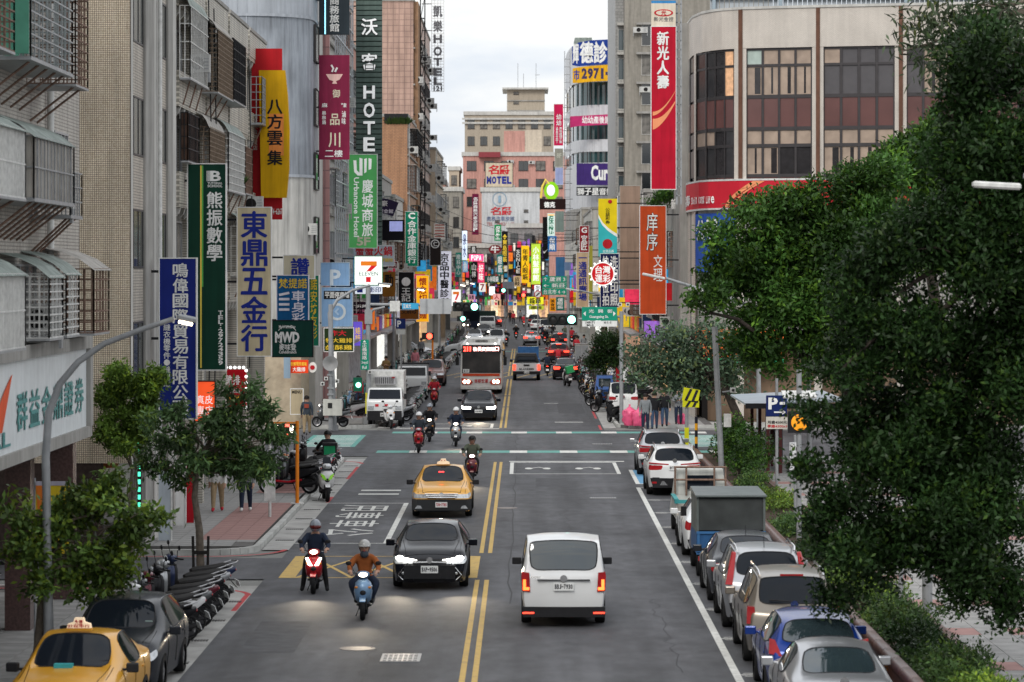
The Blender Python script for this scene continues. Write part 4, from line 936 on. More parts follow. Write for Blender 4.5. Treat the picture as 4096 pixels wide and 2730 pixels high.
def make_car(name, kind, L, Wd, Ht, paintm, face, plate_s, lit=None, low=None, wheel_r=.32, rails=False, glassm=None, ink=plate_k, tailm=None, headm=None, sill=False, roofk=False, tail_style='wrap'):
 """a car with its front towards -Y when face is 'front', its rear towards -Y when 'rear'; origin on the ground at the end that faces the camera"""
 key = (kind, L, Wd, Ht, sill, roofk, tail_style, face); glassm = glassm or car_glass
 st, dyf, dyr, g = profile(kind, L, Wd, Ht)
 if sill: g = dict(g, sill=1)
 if roofk: g = dict(g, roof=(4, 5))
 if key not in PROF:
  lf = ((2,), (0, 1), True); lr = ((2,), (0, 1) if tail_style == 'wrap' else (0,), tail_style == 'wrap')
  if tail_style == 'tall': lr = ((2,), (), False)
  PROF[key] = car_body(st, dyf, dyr, g, lf, lr, [[4, 4, 5], [0, 0, 0], [0, 0, 5], [0, 0, 0]], [[0, 0, 0] if kind == 'van' else [4, 4, 4], [0, 0, 0], [0, 0, 0], [0, 0, 0]], .05 if kind == 'van' else .14)
 parts = PROF[key]
 t = thing(name, None, None)
 hub = t
 flip = face == 'rear'
 root = t
 def put(nm, me, m, par=None):
  me2 = me.copy(); me2.materials.clear(); me2.materials.append(m)
  o = bpy.data.objects.new(nm, me2); COL.objects.link(o); o.parent = par or root
  if flip: o.rotation_euler = (0, 0, math.pi); o.location = (0, L, 0)
  return o
 body = put('body', parts[0], paintm)
 for me in split_islands(parts[1]):
  ys = [v.co.y for v in me.vertices]; xs = [v.co.x for v in me.vertices]
  nm = 'side_window' if (min(xs) > 0 or max(xs) < 0) else ('windscreen' if min(ys) < L*.42 else 'rear_window'); wo_ = put(nm, me, glassm)
  sk_ = key+(nm, round(sum(xs)/len(xs), 1), round(sum(ys)/len(ys), 1))
  if sk_ not in PROF:      # rubber seal round the pane
   bm = bmesh.new(); bm.from_mesh(me); sl = MB()
   for e in bm.edges:
    if len(e.link_faces) == 1: sl.tube([e.verts[0].co, e.verts[1].co], .013, 4, False)
   bm.free(); PROF[sk_] = sl.mesh('seal', blackp, fix=False)
  inst('window_seal', PROF[sk_], wo_)
 if ('seam', key) not in PROF:      # panel gaps laid on the skin of the body, found by dropping lines on it
  bm_ = parts[0]; bv = BVHTree.FromPolygons([v.co for v in bm_.vertices], [tuple(p.vertices) for p in bm_.polygons]); sm = MB(); wx = Wd/2
  def drape(P, d):
   q = []
   for p in P:
    h = bv.ray_cast(Vector(p)-Vector(d)*3, Vector(d), 6)[0]
    if h is not None: q.append(h-Vector(d)*.002)
   if len(q) > 1: sm.tube(q, .006, 4)
  def ln(a, b, n=9): a, b = Vector(a), Vector(b); return [a+(b-a)*i/n for i in range(n+1)]
  for s in (-1, 1):
   drape(ln((s*wx*.62, .12, 0), (s*wx*.74, 1.3, 0)), (0, 0, -1))
   for yy in (1.42, 2.45, 3.42): drape(ln((0, yy, .34), (0, yy, .96)), (-s, 0, 0))
   drape(ln((s*wx*.76, 0, .52), (s*wx*.80, 0, 1.02)), (0, -1, 0)); drape(ln((s*wx*.8, 0, .46), (s*wx*.2, 0, .46)), (0, 1, 0))
  drape(ln((-wx*.62, .14, 0), (wx*.62, .14, 0)), (0, 0, -1)); drape(ln((-wx*.76, 0, .52), (wx*.76, 0, .52)), (0, -1, 0))
  PROF['seam', key] = sm.mesh('panel_gap', blackp, fix=False)
 put('panel_gap', PROF['seam', key], under_m)['kind'] = 'stuff'
 if 2 in parts:
  for me in split_islands(parts[2]): put('headlight', me, headm or (lamp_on if lit == 'front' else lamp_clear))
 if 3 in parts:
  for me in split_islands(parts[3]): put('tail_light', me, tailm or (tail_on if lit == 'rear' else tail_off))
 for k, nm, m in ((4, 'bumper_trim', low or blackp), (5, 'grille', blackp)):
  if k in parts:
   for me in split_islands(parts[k]): put(nm, me, m)
 def Yl(y): return L-y if flip else y
 def bx(mb, x0, x1, y0, y1, z0, z1): a, b = sorted((Yl(y0), Yl(y1))); mb.box(x0, x1, a, b, z0, z1)
 w = Wd/2
 mb = MB(); bx(mb, -w*.86, w*.86, .12, L-.1, .2, .62); mb.build('underbody', under_m, root)
 for yy in (.96, L-.93):
  for s in (-1, 1): wheel(root, s*(w-.115), Yl(yy), wheel_r, .21)
 for s in (-1, 1):
  m = MB(); a = Yl(1.52); m.cbox((s*(w+.09), a, .99+(.14 if kind in ('suv', 'van') else 0)), (.2, .13, .15), Matrix.Rotation(s*.12, 3, 'Z')); m.box(min(s*(w-.1), s*w), max(s*(w-.1), s*w), a-.03, a+.03, .94+(.14 if kind in ('suv', 'van') else 0), .98+(.14 if kind in ('suv', 'van') else 0))
  mo = m.build('wing_mirror', paintm if kind != 'van' and paintm is not taxi_p else blackp, root); bev = mo.modifiers.new('b', 'BEVEL'); bev.width = .03; bev.segments = 2
  if rails: MB().tube([(s*w*.66, Yl(1.95), Ht-.04), (s*w*.68, Yl(2.1), Ht+.03), (s*w*.68, Yl(L-.75), Ht+.02), (s*w*.66, Yl(L-.6), Ht-.06)], .022, 6).build('roof_rail', chrome, root, 40)
  h = MB()
  for yy in (2.35, 3.15): bx(h, min(s*w*1.0, s*w*.985), max(s*w*1.0, s*w*.985)+.012, yy, yy+.2, .80, .83)
  h.build('door_handle', paintm, root)
 up_ = {'suv': .12, 'van': .12}.get(kind, 0)
 if face == 'front':
  for x in (-.5, .12): MB().tube([(x, 1.40, 1.045+up_), (x+.5, 1.50, 1.115+up_)], .012, 4).build('wiper', blackp, root)
  MB().box(-w*.7, w*.7, 1.30, 1.38, 1.0+up_, 1.03+up_).build('cowl_grille', blackp, root)
 pl_z = .47 if face == 'front' else (.86 if kind in ('suv', 'van', 'hatch') else .8)
 if kind in ('suv', 'van'): pl_z += .08
 if plate_s: plate(root, plate_s, -.15 if face == 'front' else -.13, pl_z, ink=ink)
 # badge
 b = MB().lathe([(.075, 0), (.075, .02), (.05, .02)], (0, -.12 if face == 'front' else -.1, pl_z+.24 if kind != 'van' else 1.03), 'Y', 14); bo = b.build('badge', chrome, root)
 return t
def spot(parent, loc, e, size=R(62), tilt=R(80), col=(1, .84, .62), rz=0.):
 d = bpy.data.lights.new('headlamp_beam', 'SPOT'); d.energy = e; d.spot_size = size; d.spot_blend = 1.; d.shadow_soft_size = .06; d.color = col
 o = bpy.data.objects.new('headlamp_beam', d); COL.objects.link(o); o.parent = parent; o.location = loc; o.rotation_euler = (tilt, 0, math.pi+rz)
 return o
P_ = paint_mat
black_p = P_('black', (.005, .006, .010), .18, 0); white_p2 = P_('white', (.66, .67, .67), .3, 0); silver_p = P_('silver', (.40, .41, .43), .3, .7); taxi_p = P_('taxi_yellow', (.62, .30, .015), .3, 0)
grey_p = P_('dark_grey', (.022, .025, .031), .25, .2); tan_p = P_('tan_metallic', (.21, .185, .155), .3, .6); blue_p = P_('blue', (.006, .035, .22), .25, .3); red_p = P_('dark_red', (.16, .01, .015), .25, .3); brown_p = P_('brown', (.14, .06, .05), .35, .2)
low_taxi = mat('taxi_black_bumper', (.012, .013, .015), .3, coat=.5)
# --- white van, rear to the camera
van = make_car('delivery_van', 'van', 4.4, 1.79, 1.82, white_p2, 'rear', '', lit=None, wheel_r=.33, glassm=car_glass_b, tail_style='tall')
place(van, (gx(1295, 65.6), 65.4, 0), 0, 'white van driving away with lit red tail lamps in the right lane', 'van')
plate(van, 'BBJ-7930', -.08, .86, .42, .17)
for s in (-1, 1):
 MB().prism([(s*.70, .74), (s*.87, .76), (s*.885, 1.08), (s*.87, 1.16), (s*.72, 1.14)], -.03, .1).build('tail_light', tail_off, van)
 MB().box(min(s*.72, s*.85), max(s*.72, s*.85), -.04, -.02, .78, .84).box(min(s*.79, s*.85), max(s*.79, s*.85), -.042, -.022, .8, 1.0).build('lamp_glow', tail_mid, van)
 MB().box(min(s*.62, s*.86), max(s*.62, s*.86), -.075, -.04, .29, .325).build('reflector', tail_on, van)
MB().box(-.86, .86, -.07, .2, .22, .43).build('rear_bumper', blackp, van)
MB().box(-.18, .18, .36, .40, 1.70, 1.73).build('brake_light', tail_off, van)
MB().box(-.55, .55, -.065, .05, .985, 1.0).build('handle_strip', blackp, van)
text(van, 'CADDY', -.68, -.48, 1.03, 1.07, -.06, blackp, 'f', .02)
# --- black hatchback
cor = make_car('hatchback', 'hatch', 4.37, 1.79, 1.44, black_p, 'front', '', low=mat('gloss_black', (.01, .01, .012), .2), wheel_r=.33, headm=lamp_clear)
place(cor, (gx(988, 73.2), 73.0, 0), 0, 'glossy black hatchback with slim lit headlamps coming towards us', 'car')
plate(cor, 'BAP-9506', -.17, .50, .40, .17)
for s in (-1, 1):
 MB().hull([(s*.30, .02, .70), (s*.62, .06, .70), (s*.62, .06, .76), (s*.30, .02, .715)], [(s*.30, -.12, .70), (s*.62, -.05, .71), (s*.62, -.05, .77), (s*.30, -.12, .715)]).build('headlight_strip', lamp_on, cor)
 MB().ball((s*.70, .06, .75), (.10, .07, .055), 10, 6).build('headlight_lens', lamp_on, cor)
 MB().tube([(s*.05, -.16, .67), (s*.5, -.12, .66), (s*.74, -.03, .36), (s*.62, -.1, .25)], .012, 6).build('grille_trim', chrome, cor)
 MB().ball((s*.62, -.07, .4), .035, 8, 6).build('fog_lamp', lamp_clear, cor); spot(cor, (s*.66, -.2, .7), 110, R(54), R(81), rz=s*.1)
MB().box(-.6, .6, -.165, -.12, .28, .6).build('lower_grille', blackp, cor)
# --- taxi coming
def taxi_lamp(car, y, z, s='TAXI'):
 b = MB().prism([(-.3, 0), (.3, 0), (.28, .1), (.14, .14), (.11, .24), (-.11, .24), (-.14, .14), (-.28, .1)], -.09, .09); o = b.build('taxi_roof_sign', mat('taxi_sign_cream', (.8, .62, .42), .5, emit=.4), car); o.location = (0, y, z); o.scale = (.66, .66, .7)
 MB().ball((-.07, -.1, .17), .025, 8, 6).ball((.07, -.1, .17), .025, 8, 6).build('sign_dot', plate_r, o)
 MB().box(-.33, .33, -.06, .06, -.05, 0).build('sign_bar', taxi_p, o); return o
tx = make_car('taxi', 'sedan', 4.82, 1.83, 1.47, taxi_p, 'front', '', low=low_taxi, sill=False)
place(tx, (gx(1015, 94.5), 94.3, 0), 0, 'yellow taxi with a black bumper and roof sign coming along the left lane', 'taxi')
plate(tx, 'TDN-7785', -.19, .42, .36, .16, plate_r); taxi_lamp(tx, 2.1, 1.5)
MB().hull([(-.9, .1, .24), (.9, .1, .24), (.9, .1, .58), (-.9, .1, .58)], [(-.72, -.15, .24), (.72, -.15, .24), (.74, -.14, .575), (-.74, -.14, .575)]).build('front_bumper', low_taxi, tx)
for z, ww in ((.735, .5), (.68, .46), (.63, .42)): MB().tube([(-ww, -.1, z), (0, -.165, z-.005), (ww, -.1, z)], .018, 6).build('grille_bar', chrome, tx)
MB().box(-.13, .03, 1.72, 1.76, 1.22, 1.3).build('vacancy_lamp', mat('vacancy_led', (1, .03, .03), .4, emit=6), tx)
for s in (-1, 1): MB().prism([(s*.58, .3), (s*.8, .3), (s*.72, .4), (s*.62, .38)], -.16, -.02).build('fog_lamp', lamp_clear, tx)
spot(tx, (0, -.3, .7), 60)
# --- dark saloon before the bus
alt = make_car('saloon', 'sedan', 4.6, 1.78, 1.47, black_p, 'front', '', lit='front', low=blackp)
place(alt, (gx(1100, 155.5), 155.3, 0), 0, 'black saloon with bright headlamps just in front of the bus', 'car'); plate(alt, 'AXH-0089', -.18, .5); spot(alt, (0, -.3, .7), 260)
# --- parked left: taxi and dark grey car
tx2 = make_car('taxi', 'sedan', 4.5, 1.78, 1.5, taxi_p, 'front', '', low=taxi_p)
place(tx2, (gx(163, 51), 49.3, .02), R(-2), 'yellow taxi parked by the lamp post in the near left corner', 'taxi')
o = taxi_lamp(tx2, 2.15, 1.56); text(o, '大豐', -.1, .1, .08, .2, -.1, plate_r, 'h', .03); text(o, '計程車行', -.28, .28, .01, .09, -.1, plate_r, 'h', .03)
MB().box(-.25, .05, 1.2, 1.35, 1.0, 1.08).build('tissue_box', mat('teal_box', (.05, .35, .38), .6), tx2)
gr = make_car('crossover', 'hatch', 4.35, 1.79, 1.52, grey_p, 'front', '', low=blackp)
place(gr, (gx(268, 56), 54.6, .02), R(-2), 'dark grey hatchback parked nose out behind the near taxi', 'car')
MB().box(.45, .58, 1.5, 1.52, 1.06, 1.16).build('window_sticker', mat('pale_sticker', (.35, .45, .42), .5), gr)
# --- parked right, rears to the camera
def parked(kind, L, Wd, Ht, p, yr, lab, s='', **k):
 nm = k.pop('name', 'car'); cat = k.pop('cat', 'car'); x = k.pop('x', 5.03)
 c = make_car(nm, kind, L, Wd, Ht, p, 'rear', s, **k); place(c, (x, yr, 0), 0, lab, cat); return c
c1 = parked('suv', 4.46, 1.82, 1.62, silver_p, 113.8, 'silver crossover parked farthest up the right row by the corner', 'BKM-1135', rails=True, name='crossover')
c2 = parked('suv', 4.46, 1.82, 1.62, white_p2, 103.6, 'white crossover parked with its brake lamps beside the road grating', 'BWT-2254', rails=True, name='crossover', x=4.98)
for c in (c1, c2):
 MB().box(-.74, .74, -.075, .08, .28, .62).build('rear_bumper', blackp, c); MB().prism([(-.5, .36), (.5, .36), (.42, .5), (-.42, .5)], -.09, -.07).build('skid_plate', chrome, c)
 for s in (-1, 1): MB().box(min(s*.60, s*.76), max(s*.60, s*.76), -.09, -.07, .42, .48).build('reflector', tail_off, c); MB().tube([(s*.2, -.04, 1.04), (s*.85, .06, 1.09)], .03, 6).build('lamp_bar', tail_off, c)
c3 = parked('sedan', 4.6, 1.75, 1.46, white_p2, 81.2, 'white saloon half hidden behind the small box truck', 'AGK-3302', name='saloon', x=5.0)
c4 = parked('sedan', 4.65, 1.78, 1.47, grey_p, 69.9, 'dark grey saloon parked between the box truck and the silver estate', '', name='saloon', x=5.02)
c5 = parked('suv', 4.55, 1.8, 1.68, silver_p, 64.6, 'silver sport utility car with tall red tail lamps in the right row', '', rails=True, tail_style='tall', name='sport_utility_car')
for s in (-1, 1):
 MB().hull([(s*.66, .4, 1.62), (s*.72, .42, 1.62), (s*.86, .2, .98), (s*.70, .15, .98)], [(s*.63, .36, 1.6), (s*.70, .36, 1.6), (s*.875, .06, .97), (s*.73, .0, .97)]).build('tail_light', tail_off, c5)
 MB().hull([(s*.70, .15, .8), (s*.88, .15, .8), (s*.88, .15, .95), (s*.70, .15, .95)], [(s*.7, -.05, .8), (s*.87, -.02, .8), (s*.87, -.02, .95), (s*.7, -.05, .95)]).build('clear_lamp', lamp_clear, c5)
c6 = parked('suv', 4.6, 1.82, 1.72, tan_p, 58.9, 'tan sport utility car with roof rails below the dark tree', '', rails=True, tail_style='tall', name='sport_utility_car', x=5.08)
MB().tube([(.1, .12, 1.2), (-.45, .17, 1.24)], .012, 4).build('rear_wiper', blackp, c6); MB().box(-.22, .22, .52, .56, 1.655, 1.69).build('brake_light', tail_off, c6)
c7 = parked('hatch', 4.2, 1.8, 1.5, blue_p, 53.6, 'bright blue hatchback parked near the front of the right row', '', glassm=car_glass_b, tail_style='tall', name='hatchback', x=5.06)
for s in (-1, 1): MB().hull([(s*.66, .25, .86), (s*.86, .3, .9), (s*.84, .3, 1.12), (s*.74, .3, 1.1)], [(s*.64, -.02, .84), (s*.86, .08, .88), (s*.85, .12, 1.14), (s*.76, .08, 1.12)]).build('tail_light', tail_off, c7)
for s in (-1, 1): MB().hull([(s*.72, .2, .8), (s*.88, .25, .8), (s*.87, .3, 1.12), (s*.74, .25, 1.12)], [(s*.72, -.0, .8), (s*.89, .06, .8), (s*.875, .1, 1.12), (s*.74, .05, 1.12)]).build('tail_light', tail_off, c6)
c8 = parked('sedan', 4.5, 1.76, 1.46, silver_p, 48.9, 'pale silver saloon cut off at the bottom right edge', '', glassm=car_glass_b, name='saloon', x=5.0)
for c, z in ((c4, 1.46), (c5, 1.66), (c7, 1.5)): MB().tube([(0, 1.0, z-.03), (0, 1.12, z+.22)], .008, 4).build('antenna', blackp, c)
# --- small trucks
def truck_cab(t, y, Wd, z0, z1, m, dirn=-1, glass=car_glass, L=1.25):
 """cab-over cab, front plane at y, towards -Y"""
 w = Wd/2
 rings = []
 for f, yy in ((.0, y+.06), (.22, y), (.55, y+.02), (.62, y+.1), (.97, y+.42), (1., y+.5)):
  z = z0+(z1-z0)*f; k = 1 if f < .6 else (1-.08*(f-.6)/.4)
  rings.append([(-w*k, yy, z), (w*k, yy, z), (w*k, y+L, z), (-w*k, y+L, z)])
 o = MB().loft(rings).build('cab', m, t, 25); b = o.modifiers.new('b', 'BEVEL'); b.width = .05; b.segments = 2; b.limit_method = 'ANGLE'
 za, zb = z0+(z1-z0)*.64, z0+(z1-z0)*.95; ya, yb = y+.11, y+.40
 MB().hull([(-w*.88, ya+.02, za), (w*.88, ya+.02, za), (w*.84, yb+.02, zb), (-w*.84, yb+.02, zb)], [(-w*.88, ya-.02, za), (w*.88, ya-.02, za), (w*.84, yb-.03, zb), (-w*.84, yb-.03, zb)]).build('windscreen', glass, t)
 for s in (-1, 1):
  MB().hull([(s*w*.94, y+.3, za), (s*w*.94, y+L-.12, za), (s*w*.88, y+L-.12, zb), (s*w*.88, y+.55, zb)], [(s*w*1.005, y+.3, za), (s*w*1.005, y+L-.12, za), (s*w*.945, y+L-.12, zb), (s*w*.945, y+.55, zb)]).build('side_window', glass, t)
  MB().cbox((s*(w+.13), y+.1, za+.12), (.14, .08, .26)).build('wing_mirror', blackp, t)
  MB().box(min(s*w*.6, s*w*.92), max(s*w*.6, s*w*.92), y-.03, y+.02, z0+.28*(z1-z0), z0+.4*(z1-z0)).build('headlight', lamp_clear, t)
 MB().box(-w*.96, w*.96, y-.06, y+.1, z0-.12, z0+.2).build('bumper', blackp, t)
def truck_frame(t, ys, Wd, r=.28, L=4.2):
 MB().box(-Wd*.3, Wd*.3, .3, L-.1, .35, .55).build('chassis', under_m, t)
 for y in ys:
  for s in (-1, 1): wheel(t, s*(Wd/2-.13), y, r, .19)
# refrigerated box truck on the left, front to the camera
rt = thing('refrigerated_truck', 'white refrigerated box truck parked at the left corner with a roof unit', 'truck', (gx(884, 149.5), 149.4, 0))
truck_cab(rt, 0, 1.72, .45, 1.85, white_p2, L=1.3); truck_frame(rt, (.75, 3.1), 1.7, .28, 4.4)
MB().box(-.86, .86, 1.35, 4.4, .75, 2.62).build('box_body', steel_w, rt)
MB().box(-.52, .48, 1.12, 1.35, 2.0, 2.38).build('cooling_unit', mat('unit_grey', (.33, .33, .34), .5), rt)
gm = MB()
for i in range(10): gm.box(-.48+i*.09, -.44+i*.09, 1.1, 1.12, 2.04, 2.34)
gm.build('cooling_grille', blackp, rt); MB().box(.3, .44, 1.095, 1.12, 2.3, 2.36).build('red_light', tail_off, rt)
MB().box(-.82, .82, -.05, .0, .35, .78).build('black_nose', blackp, rt); plate(rt, 'BFN-0161', -.07, .6, .4, .17)
for x in (-.45, .0): MB().box(x, x+.16, -.01, .01, .98, 1.1).build('red_character', plate_r, rt)
# white flatbed behind it
fb = thing('flatbed_truck', 'white flatbed truck parked behind the refrigerated truck on the left', 'truck', (gx(948, 181), 180.5, 0))
truck_cab(fb, 0, 1.75, .5, 1.95, white_p2, L=1.3); truck_frame(fb, (.8, 3.3), 1.75, .3, 4.6)
MB().box(-.9, .9, 1.4, 4.6, .8, .95).box(-.9, .9, 1.38, 1.44, .95, 2.1).box(-.95, -.88, 1.4, 4.6, .95, 1.35).box(.88, .95, 1.4, 4.6, .95, 1.35).build('cargo_bed', steel_g, fb); MB().box(-.95, .95, 1.3, 1.6, 2.05, 2.14).build('head_rail', blackp, fb)
pk = make_car('pickup_truck', 'suv', 4.8, 1.8, 1.7, brown_p, 'front', '', low=blackp); place(pk, (gx(992, 203), 202, 0), 0, 'brown utility car parked beyond the white flatbed on the left', 'car')
# teal and white old pickup on the right, rear to camera
tp = thing('pickup_truck', 'old white and teal pickup truck with a rusty rack and one red lamp', 'pickup truck', (5.02, 87.1, 0))
truck_frame(tp, (.85, 3.2), 1.62, .28, 4.0); teal_p = mat('faded_teal_paint', (.05, .27, .28), .55, var=.25, scale=3); cream_t = mat('chalky_white_paint', (.5, .51, .48), .5, var=.15, scale=3, streak=.3)
MB().hull([(-.80, 2.2, .5), (.80, 2.2, .5), (.80, 3.8, .5), (-.80, 3.8, .5)], [(-.66, 2.32, 1.78), (.66, 2.32, 1.78), (.66, 3.3, 1.78), (-.66, 3.3, 1.78)]).build('cab', cream_t, tp)
MB().box(-.42, .42, 2.20, 2.26, 1.22, 1.62).build('rear_window', car_glass, tp)
MB().box(-.8, -.74, 0, 2.2, .6, 1.05).box(.74, .8, 0, 2.2, .6, 1.05).box(-.8, .8, 2.12, 2.18, .6, 1.05).box(-.8, .8, 0, 2.2, .55, .62).build('cargo_bed', cream_t, tp)
MB().box(-.84, .84, -.05, .03, .98, 1.08).box(-.84, -.72, -.02, 2.2, 1.05, 1.1).box(.72, .84, -.02, 2.2, 1.05, 1.1).build('bed_rail', teal_p, tp); MB().box(-.78, .78, -.06, .0, .62, .97).build('tailgate', mat('patched_tailgate', (.32, .30, .27), .7, var=.5, scale=6), tp)
rk = MB()
for x in (-.72, -.4, .4, .72): rk.tube([(x, 2.1, 1.05), (x, 2.1, 1.85)], .03, 5)
for z in (1.5, 1.86): rk.tube([(-.75, 2.1, z), (.75, 2.1, z)], .03, 5)
rk.build('rack', steel_r, tp); MB().box(-.62, -.5, -.09, -.05, .5, .6).build('tail_light', tail_on, tp); MB().box(.5, .62, -.09, -.05, .5, .6).build('tail_light', tail_off, tp); MB().box(-.7, .7, -.12, -.02, .36, .48).build('bumper', blackp, tp)
# grey and blue box truck on the right
bt = thing('box_truck', 'small truck with a grey box and blue tailboards in the right row', 'truck', (5.0, 75.6, 0))
truck_frame(bt, (.85, 3.4), 1.66, .29, 4.3); boxg = mat('dull_green_grey_box', (.13, .15, .145), .5, var=.2, streak=.3); boxb = mat('blue_tailboard', (.03, .10, .24), .5, var=.2, streak=.2)
MB().box(-.83, -.78, .02, 2.6, 1.1, 2.0).box(.78, .83, .02, 2.6, 1.1, 2.0).box(-.83, .83, 2.5, 2.6, 1.1, 2.0).build('box_wall', boxg, bt)
MB().box(-.78, .78, .05, .09, 1.18, 1.95).build('rear_tarp', mat('dark_tarp', (.05, .055, .055), .6, var=.3, scale=2), bt); MB().hull([(-.86, -.05, 1.99), (.86, -.05, 1.99), (.86, 2.7, 1.99), (-.86, 2.7, 1.99)], [(-.86, -.05, 2.03), (.86, -.05, 2.03), (.84, 2.7, 2.07), (-.84, 2.7, 2.07)]).build('box_roof', mat('pale_box_roof', (.12, .14, .14), .4, var=.2), bt)
MB().box(-.84, .84, 0, .05, .62, 1.14).build('tailboard', boxb, bt); fr2 = MB()
for x in (-.82, -.4, -.02, .36, .76): fr2.box(x, x+.06, -.03, 0, .63, 1.1)
fr2.box(-.84, .84, -.035, 0, 1.1, 1.16).box(-.84, .84, -.03, 0, .6, .66).build('tailboard_rib', mat('blue_rib', (.045, .14, .31), .5), bt)
MB().box(-.83, .83, .06, 2.6, .6, 1.08).build('cargo_bed', boxb, bt); truck2 = MB().hull([(-.8, 2.7, .5), (.8, 2.7, .5), (.8, 4.2, .5), (-.8, 4.2, .5)], [(-.68, 2.75, 1.8), (.68, 2.75, 1.8), (.68, 3.8, 1.8), (-.68, 3.8, 1.8)]); truck2.build('cab', P_('navy', (.012, .02, .06)), bt)
for s in (-1, 1): MB().box(min(s*.6, s*.8), max(s*.6, s*.8), -.06, 0, .45, .56).build('tail_light', tail_off, bt); MB().cbox((s*.95, 3.9, 1.35), (.14, .08, .24)).build('wing_mirror', blackp, bt)
# silver pickup driving away, blue truck before it
def pickup(name, lab, x, y, p, Wd=1.86, lit=tail_on, cat='pickup truck'):
 t = thing(name, lab, cat, (x, y, 0)); w = Wd/2
 MB().hull([(-w, .02, .55), (w, .02, .55), (w, 1.7, .55), (-w, 1.7, .55)], [(-w*.97, .06, 1.14), (w*.97, .06, 1.14), (w*.97, 1.7, 1.16), (-w*.97, 1.7, 1.16)]).build('cargo_bed', p, t)
 MB().hull([(-w, 1.7, .5), (w, 1.7, .5), (w, 5.1, .5), (-w, 5.1, .5)], [(-w*.97, 1.7, 1.14), (w*.97, 1.7, 1.14), (w*.94, 5.0, 1.05), (-w*.94, 5.0, 1.05)]).build('body', p, t)
 MB().hull([(-w*.95, 1.72, 1.14), (w*.95, 1.72, 1.14), (w*.95, 4.0, 1.14), (-w*.95, 4.0, 1.14)], [(-w*.72, 2.0, 1.8), (w*.72, 2.0, 1.8), (w*.72, 3.3, 1.8), (-w*.72, 3.3, 1.8)]).build('cab', blackp, t)
 MB().hull([(-w*.72, 1.78, 1.24), (w*.72, 1.78, 1.24), (w*.62, 1.98, 1.66), (-w*.62, 1.98, 1.66)], [(-w*.72, 1.72, 1.24), (w*.72, 1.72, 1.24), (w*.62, 1.92, 1.66), (-w*.62, 1.92, 1.66)]).build('rear_window', car_glass, t)
 MB().tube([(-w*.8, 1.5, 1.14), (-w*.62, 1.5, 1.62), (w*.62, 1.5, 1.62), (w*.8, 1.5, 1.14)], .05, 6).build('roll_bar', blackp, t)
 for s in (-1, 1):
  MB().box(min(s*w*.80, s*w*1.0), max(s*w*.80, s*w*1.0), -.03, .1, .72, 1.1).build('tail_light', lit, t); MB().cbox((s*(w+.12), 3.5, 1.25), (.2, .1, .17)).build('wing_mirror', blackp, t)
  for y in (1.0, 4.2): wheel(t, s*(w-.12), y, .37, .24)
 MB().box(-w, w, -.1, .1, .42, .64).build('rear_bumper', blackp, t); MB().box(-.2, .2, -.0, .05, 1.0, 1.1).build('handle', blackp, t)
 return t
pu = pickup('pickup_truck', 'silver pickup truck with lit tail lamps ahead in the right lane', gx(1210, 214), 213, P_('pale_silver', (.5, .51, .52), .35, .2))
text(pu, 'BLA-3385', -.5, .5, .72, .86, -.01, blackp, 'h', .03); plate(pu, 'BLA-3385', -.11, .56, .34, .14)
bl = thing('cargo_truck', 'blue cargo truck just ahead of the silver pickup', 'truck', (gx(1214, 236), 236, -.25)); truck_frame(bl, (.9, 3.4), 1.75, .3, 4.4)
MB().box(-.88, .88, 0, 2.8, .6, 1.1).build('cargo_bed', boxb, bl); MB().hull([(-.85, 2.85, .5), (.85, 2.85, .5), (.85, 4.3, .5), (-.85, 4.3, .5)], [(-.75, 2.9, 1.95), (.75, 2.9, 1.95), (.75, 3.9, 1.95), (-.75, 3.9, 1.95)]).build('cab', P_('truck_blue', (.015, .045, .16)), bl); MB().box(-.5, .5, 2.8, 2.86, 1.3, 1.75).build('rear_window', car_glass_b, bl); MB().box(-.8, .8, 2.6, 2.68, 1.1, 1.95).build('head_board', boxb, bl)
# --- city bus
bus = thing('city_bus', 'white and orange city bus with a red lit route display', 'bus', (gx(1106, 190), 189.5, 0))
bw = 1.25
body = MB(); rings = []
for z, k, yy in ((.32, 1., .06), (.9, 1., .0), (1.2, 1., .02), (2.55, .99, .16), (2.95, .97, .24), (3.1, .9, .45)):
 rings.append([(-bw*k, yy+.1, z), (-bw*k*.86, yy, z), (bw*k*.86, yy, z), (bw*k, yy+.1, z), (bw*k, 11.5, z), (-bw*k, 11.5, z)])
bo = body.loft(rings).build('body', mat('bus_white', (.68, .68, .66), .4, var=.05), bus, 30)
MB().hull([(-1.16, .11, 1.28), (1.16, .11, 1.28), (1.14, .26, 2.5), (-1.14, .26, 2.5)], [(-1.16, .0, 1.28), (1.16, .0, 1.28), (1.14, .12, 2.5), (-1.14, .12, 2.5)]).build('windscreen', mat('bus_glass', (.03, .026, .024), .08, var=.8, scale=1.2, ior=1.45, spec=.2), bus)
MB().hull([(-1.2, .2, 2.5), (1.2, .2, 2.5), (1.15, .3, 2.98), (-1.15, .3, 2.98)], [(-1.2, .1, 2.5), (1.2, .1, 2.5), (1.15, .2, 2.98), (-1.15, .2, 2.98)]).build('display_housing', blackp, bus)
led = mat('red_led', (1, .06, .04), .4, emit=5); ledw = mat('pale_led', (1, .55, .5), .4, emit=4)
text(bus, '211', -1.08, -.58, 2.58, 2.9, .09, led, 'h', .04, name='route_number', fill=.95); text(bus, '往長安東路口', -.5, 1.08, 2.6, 2.86, .09, ledw, 'h', .02, name='route_text')
MB().box(-1.12, 1.12, -.03, .04, 1.1, 1.24).build('orange_band', mat('bus_orange', (.58, .07, .025), .4), bus)
text(bus, '首都客運', -.42, .42, .68, .92, -.02, plate_r, 'h', .03)
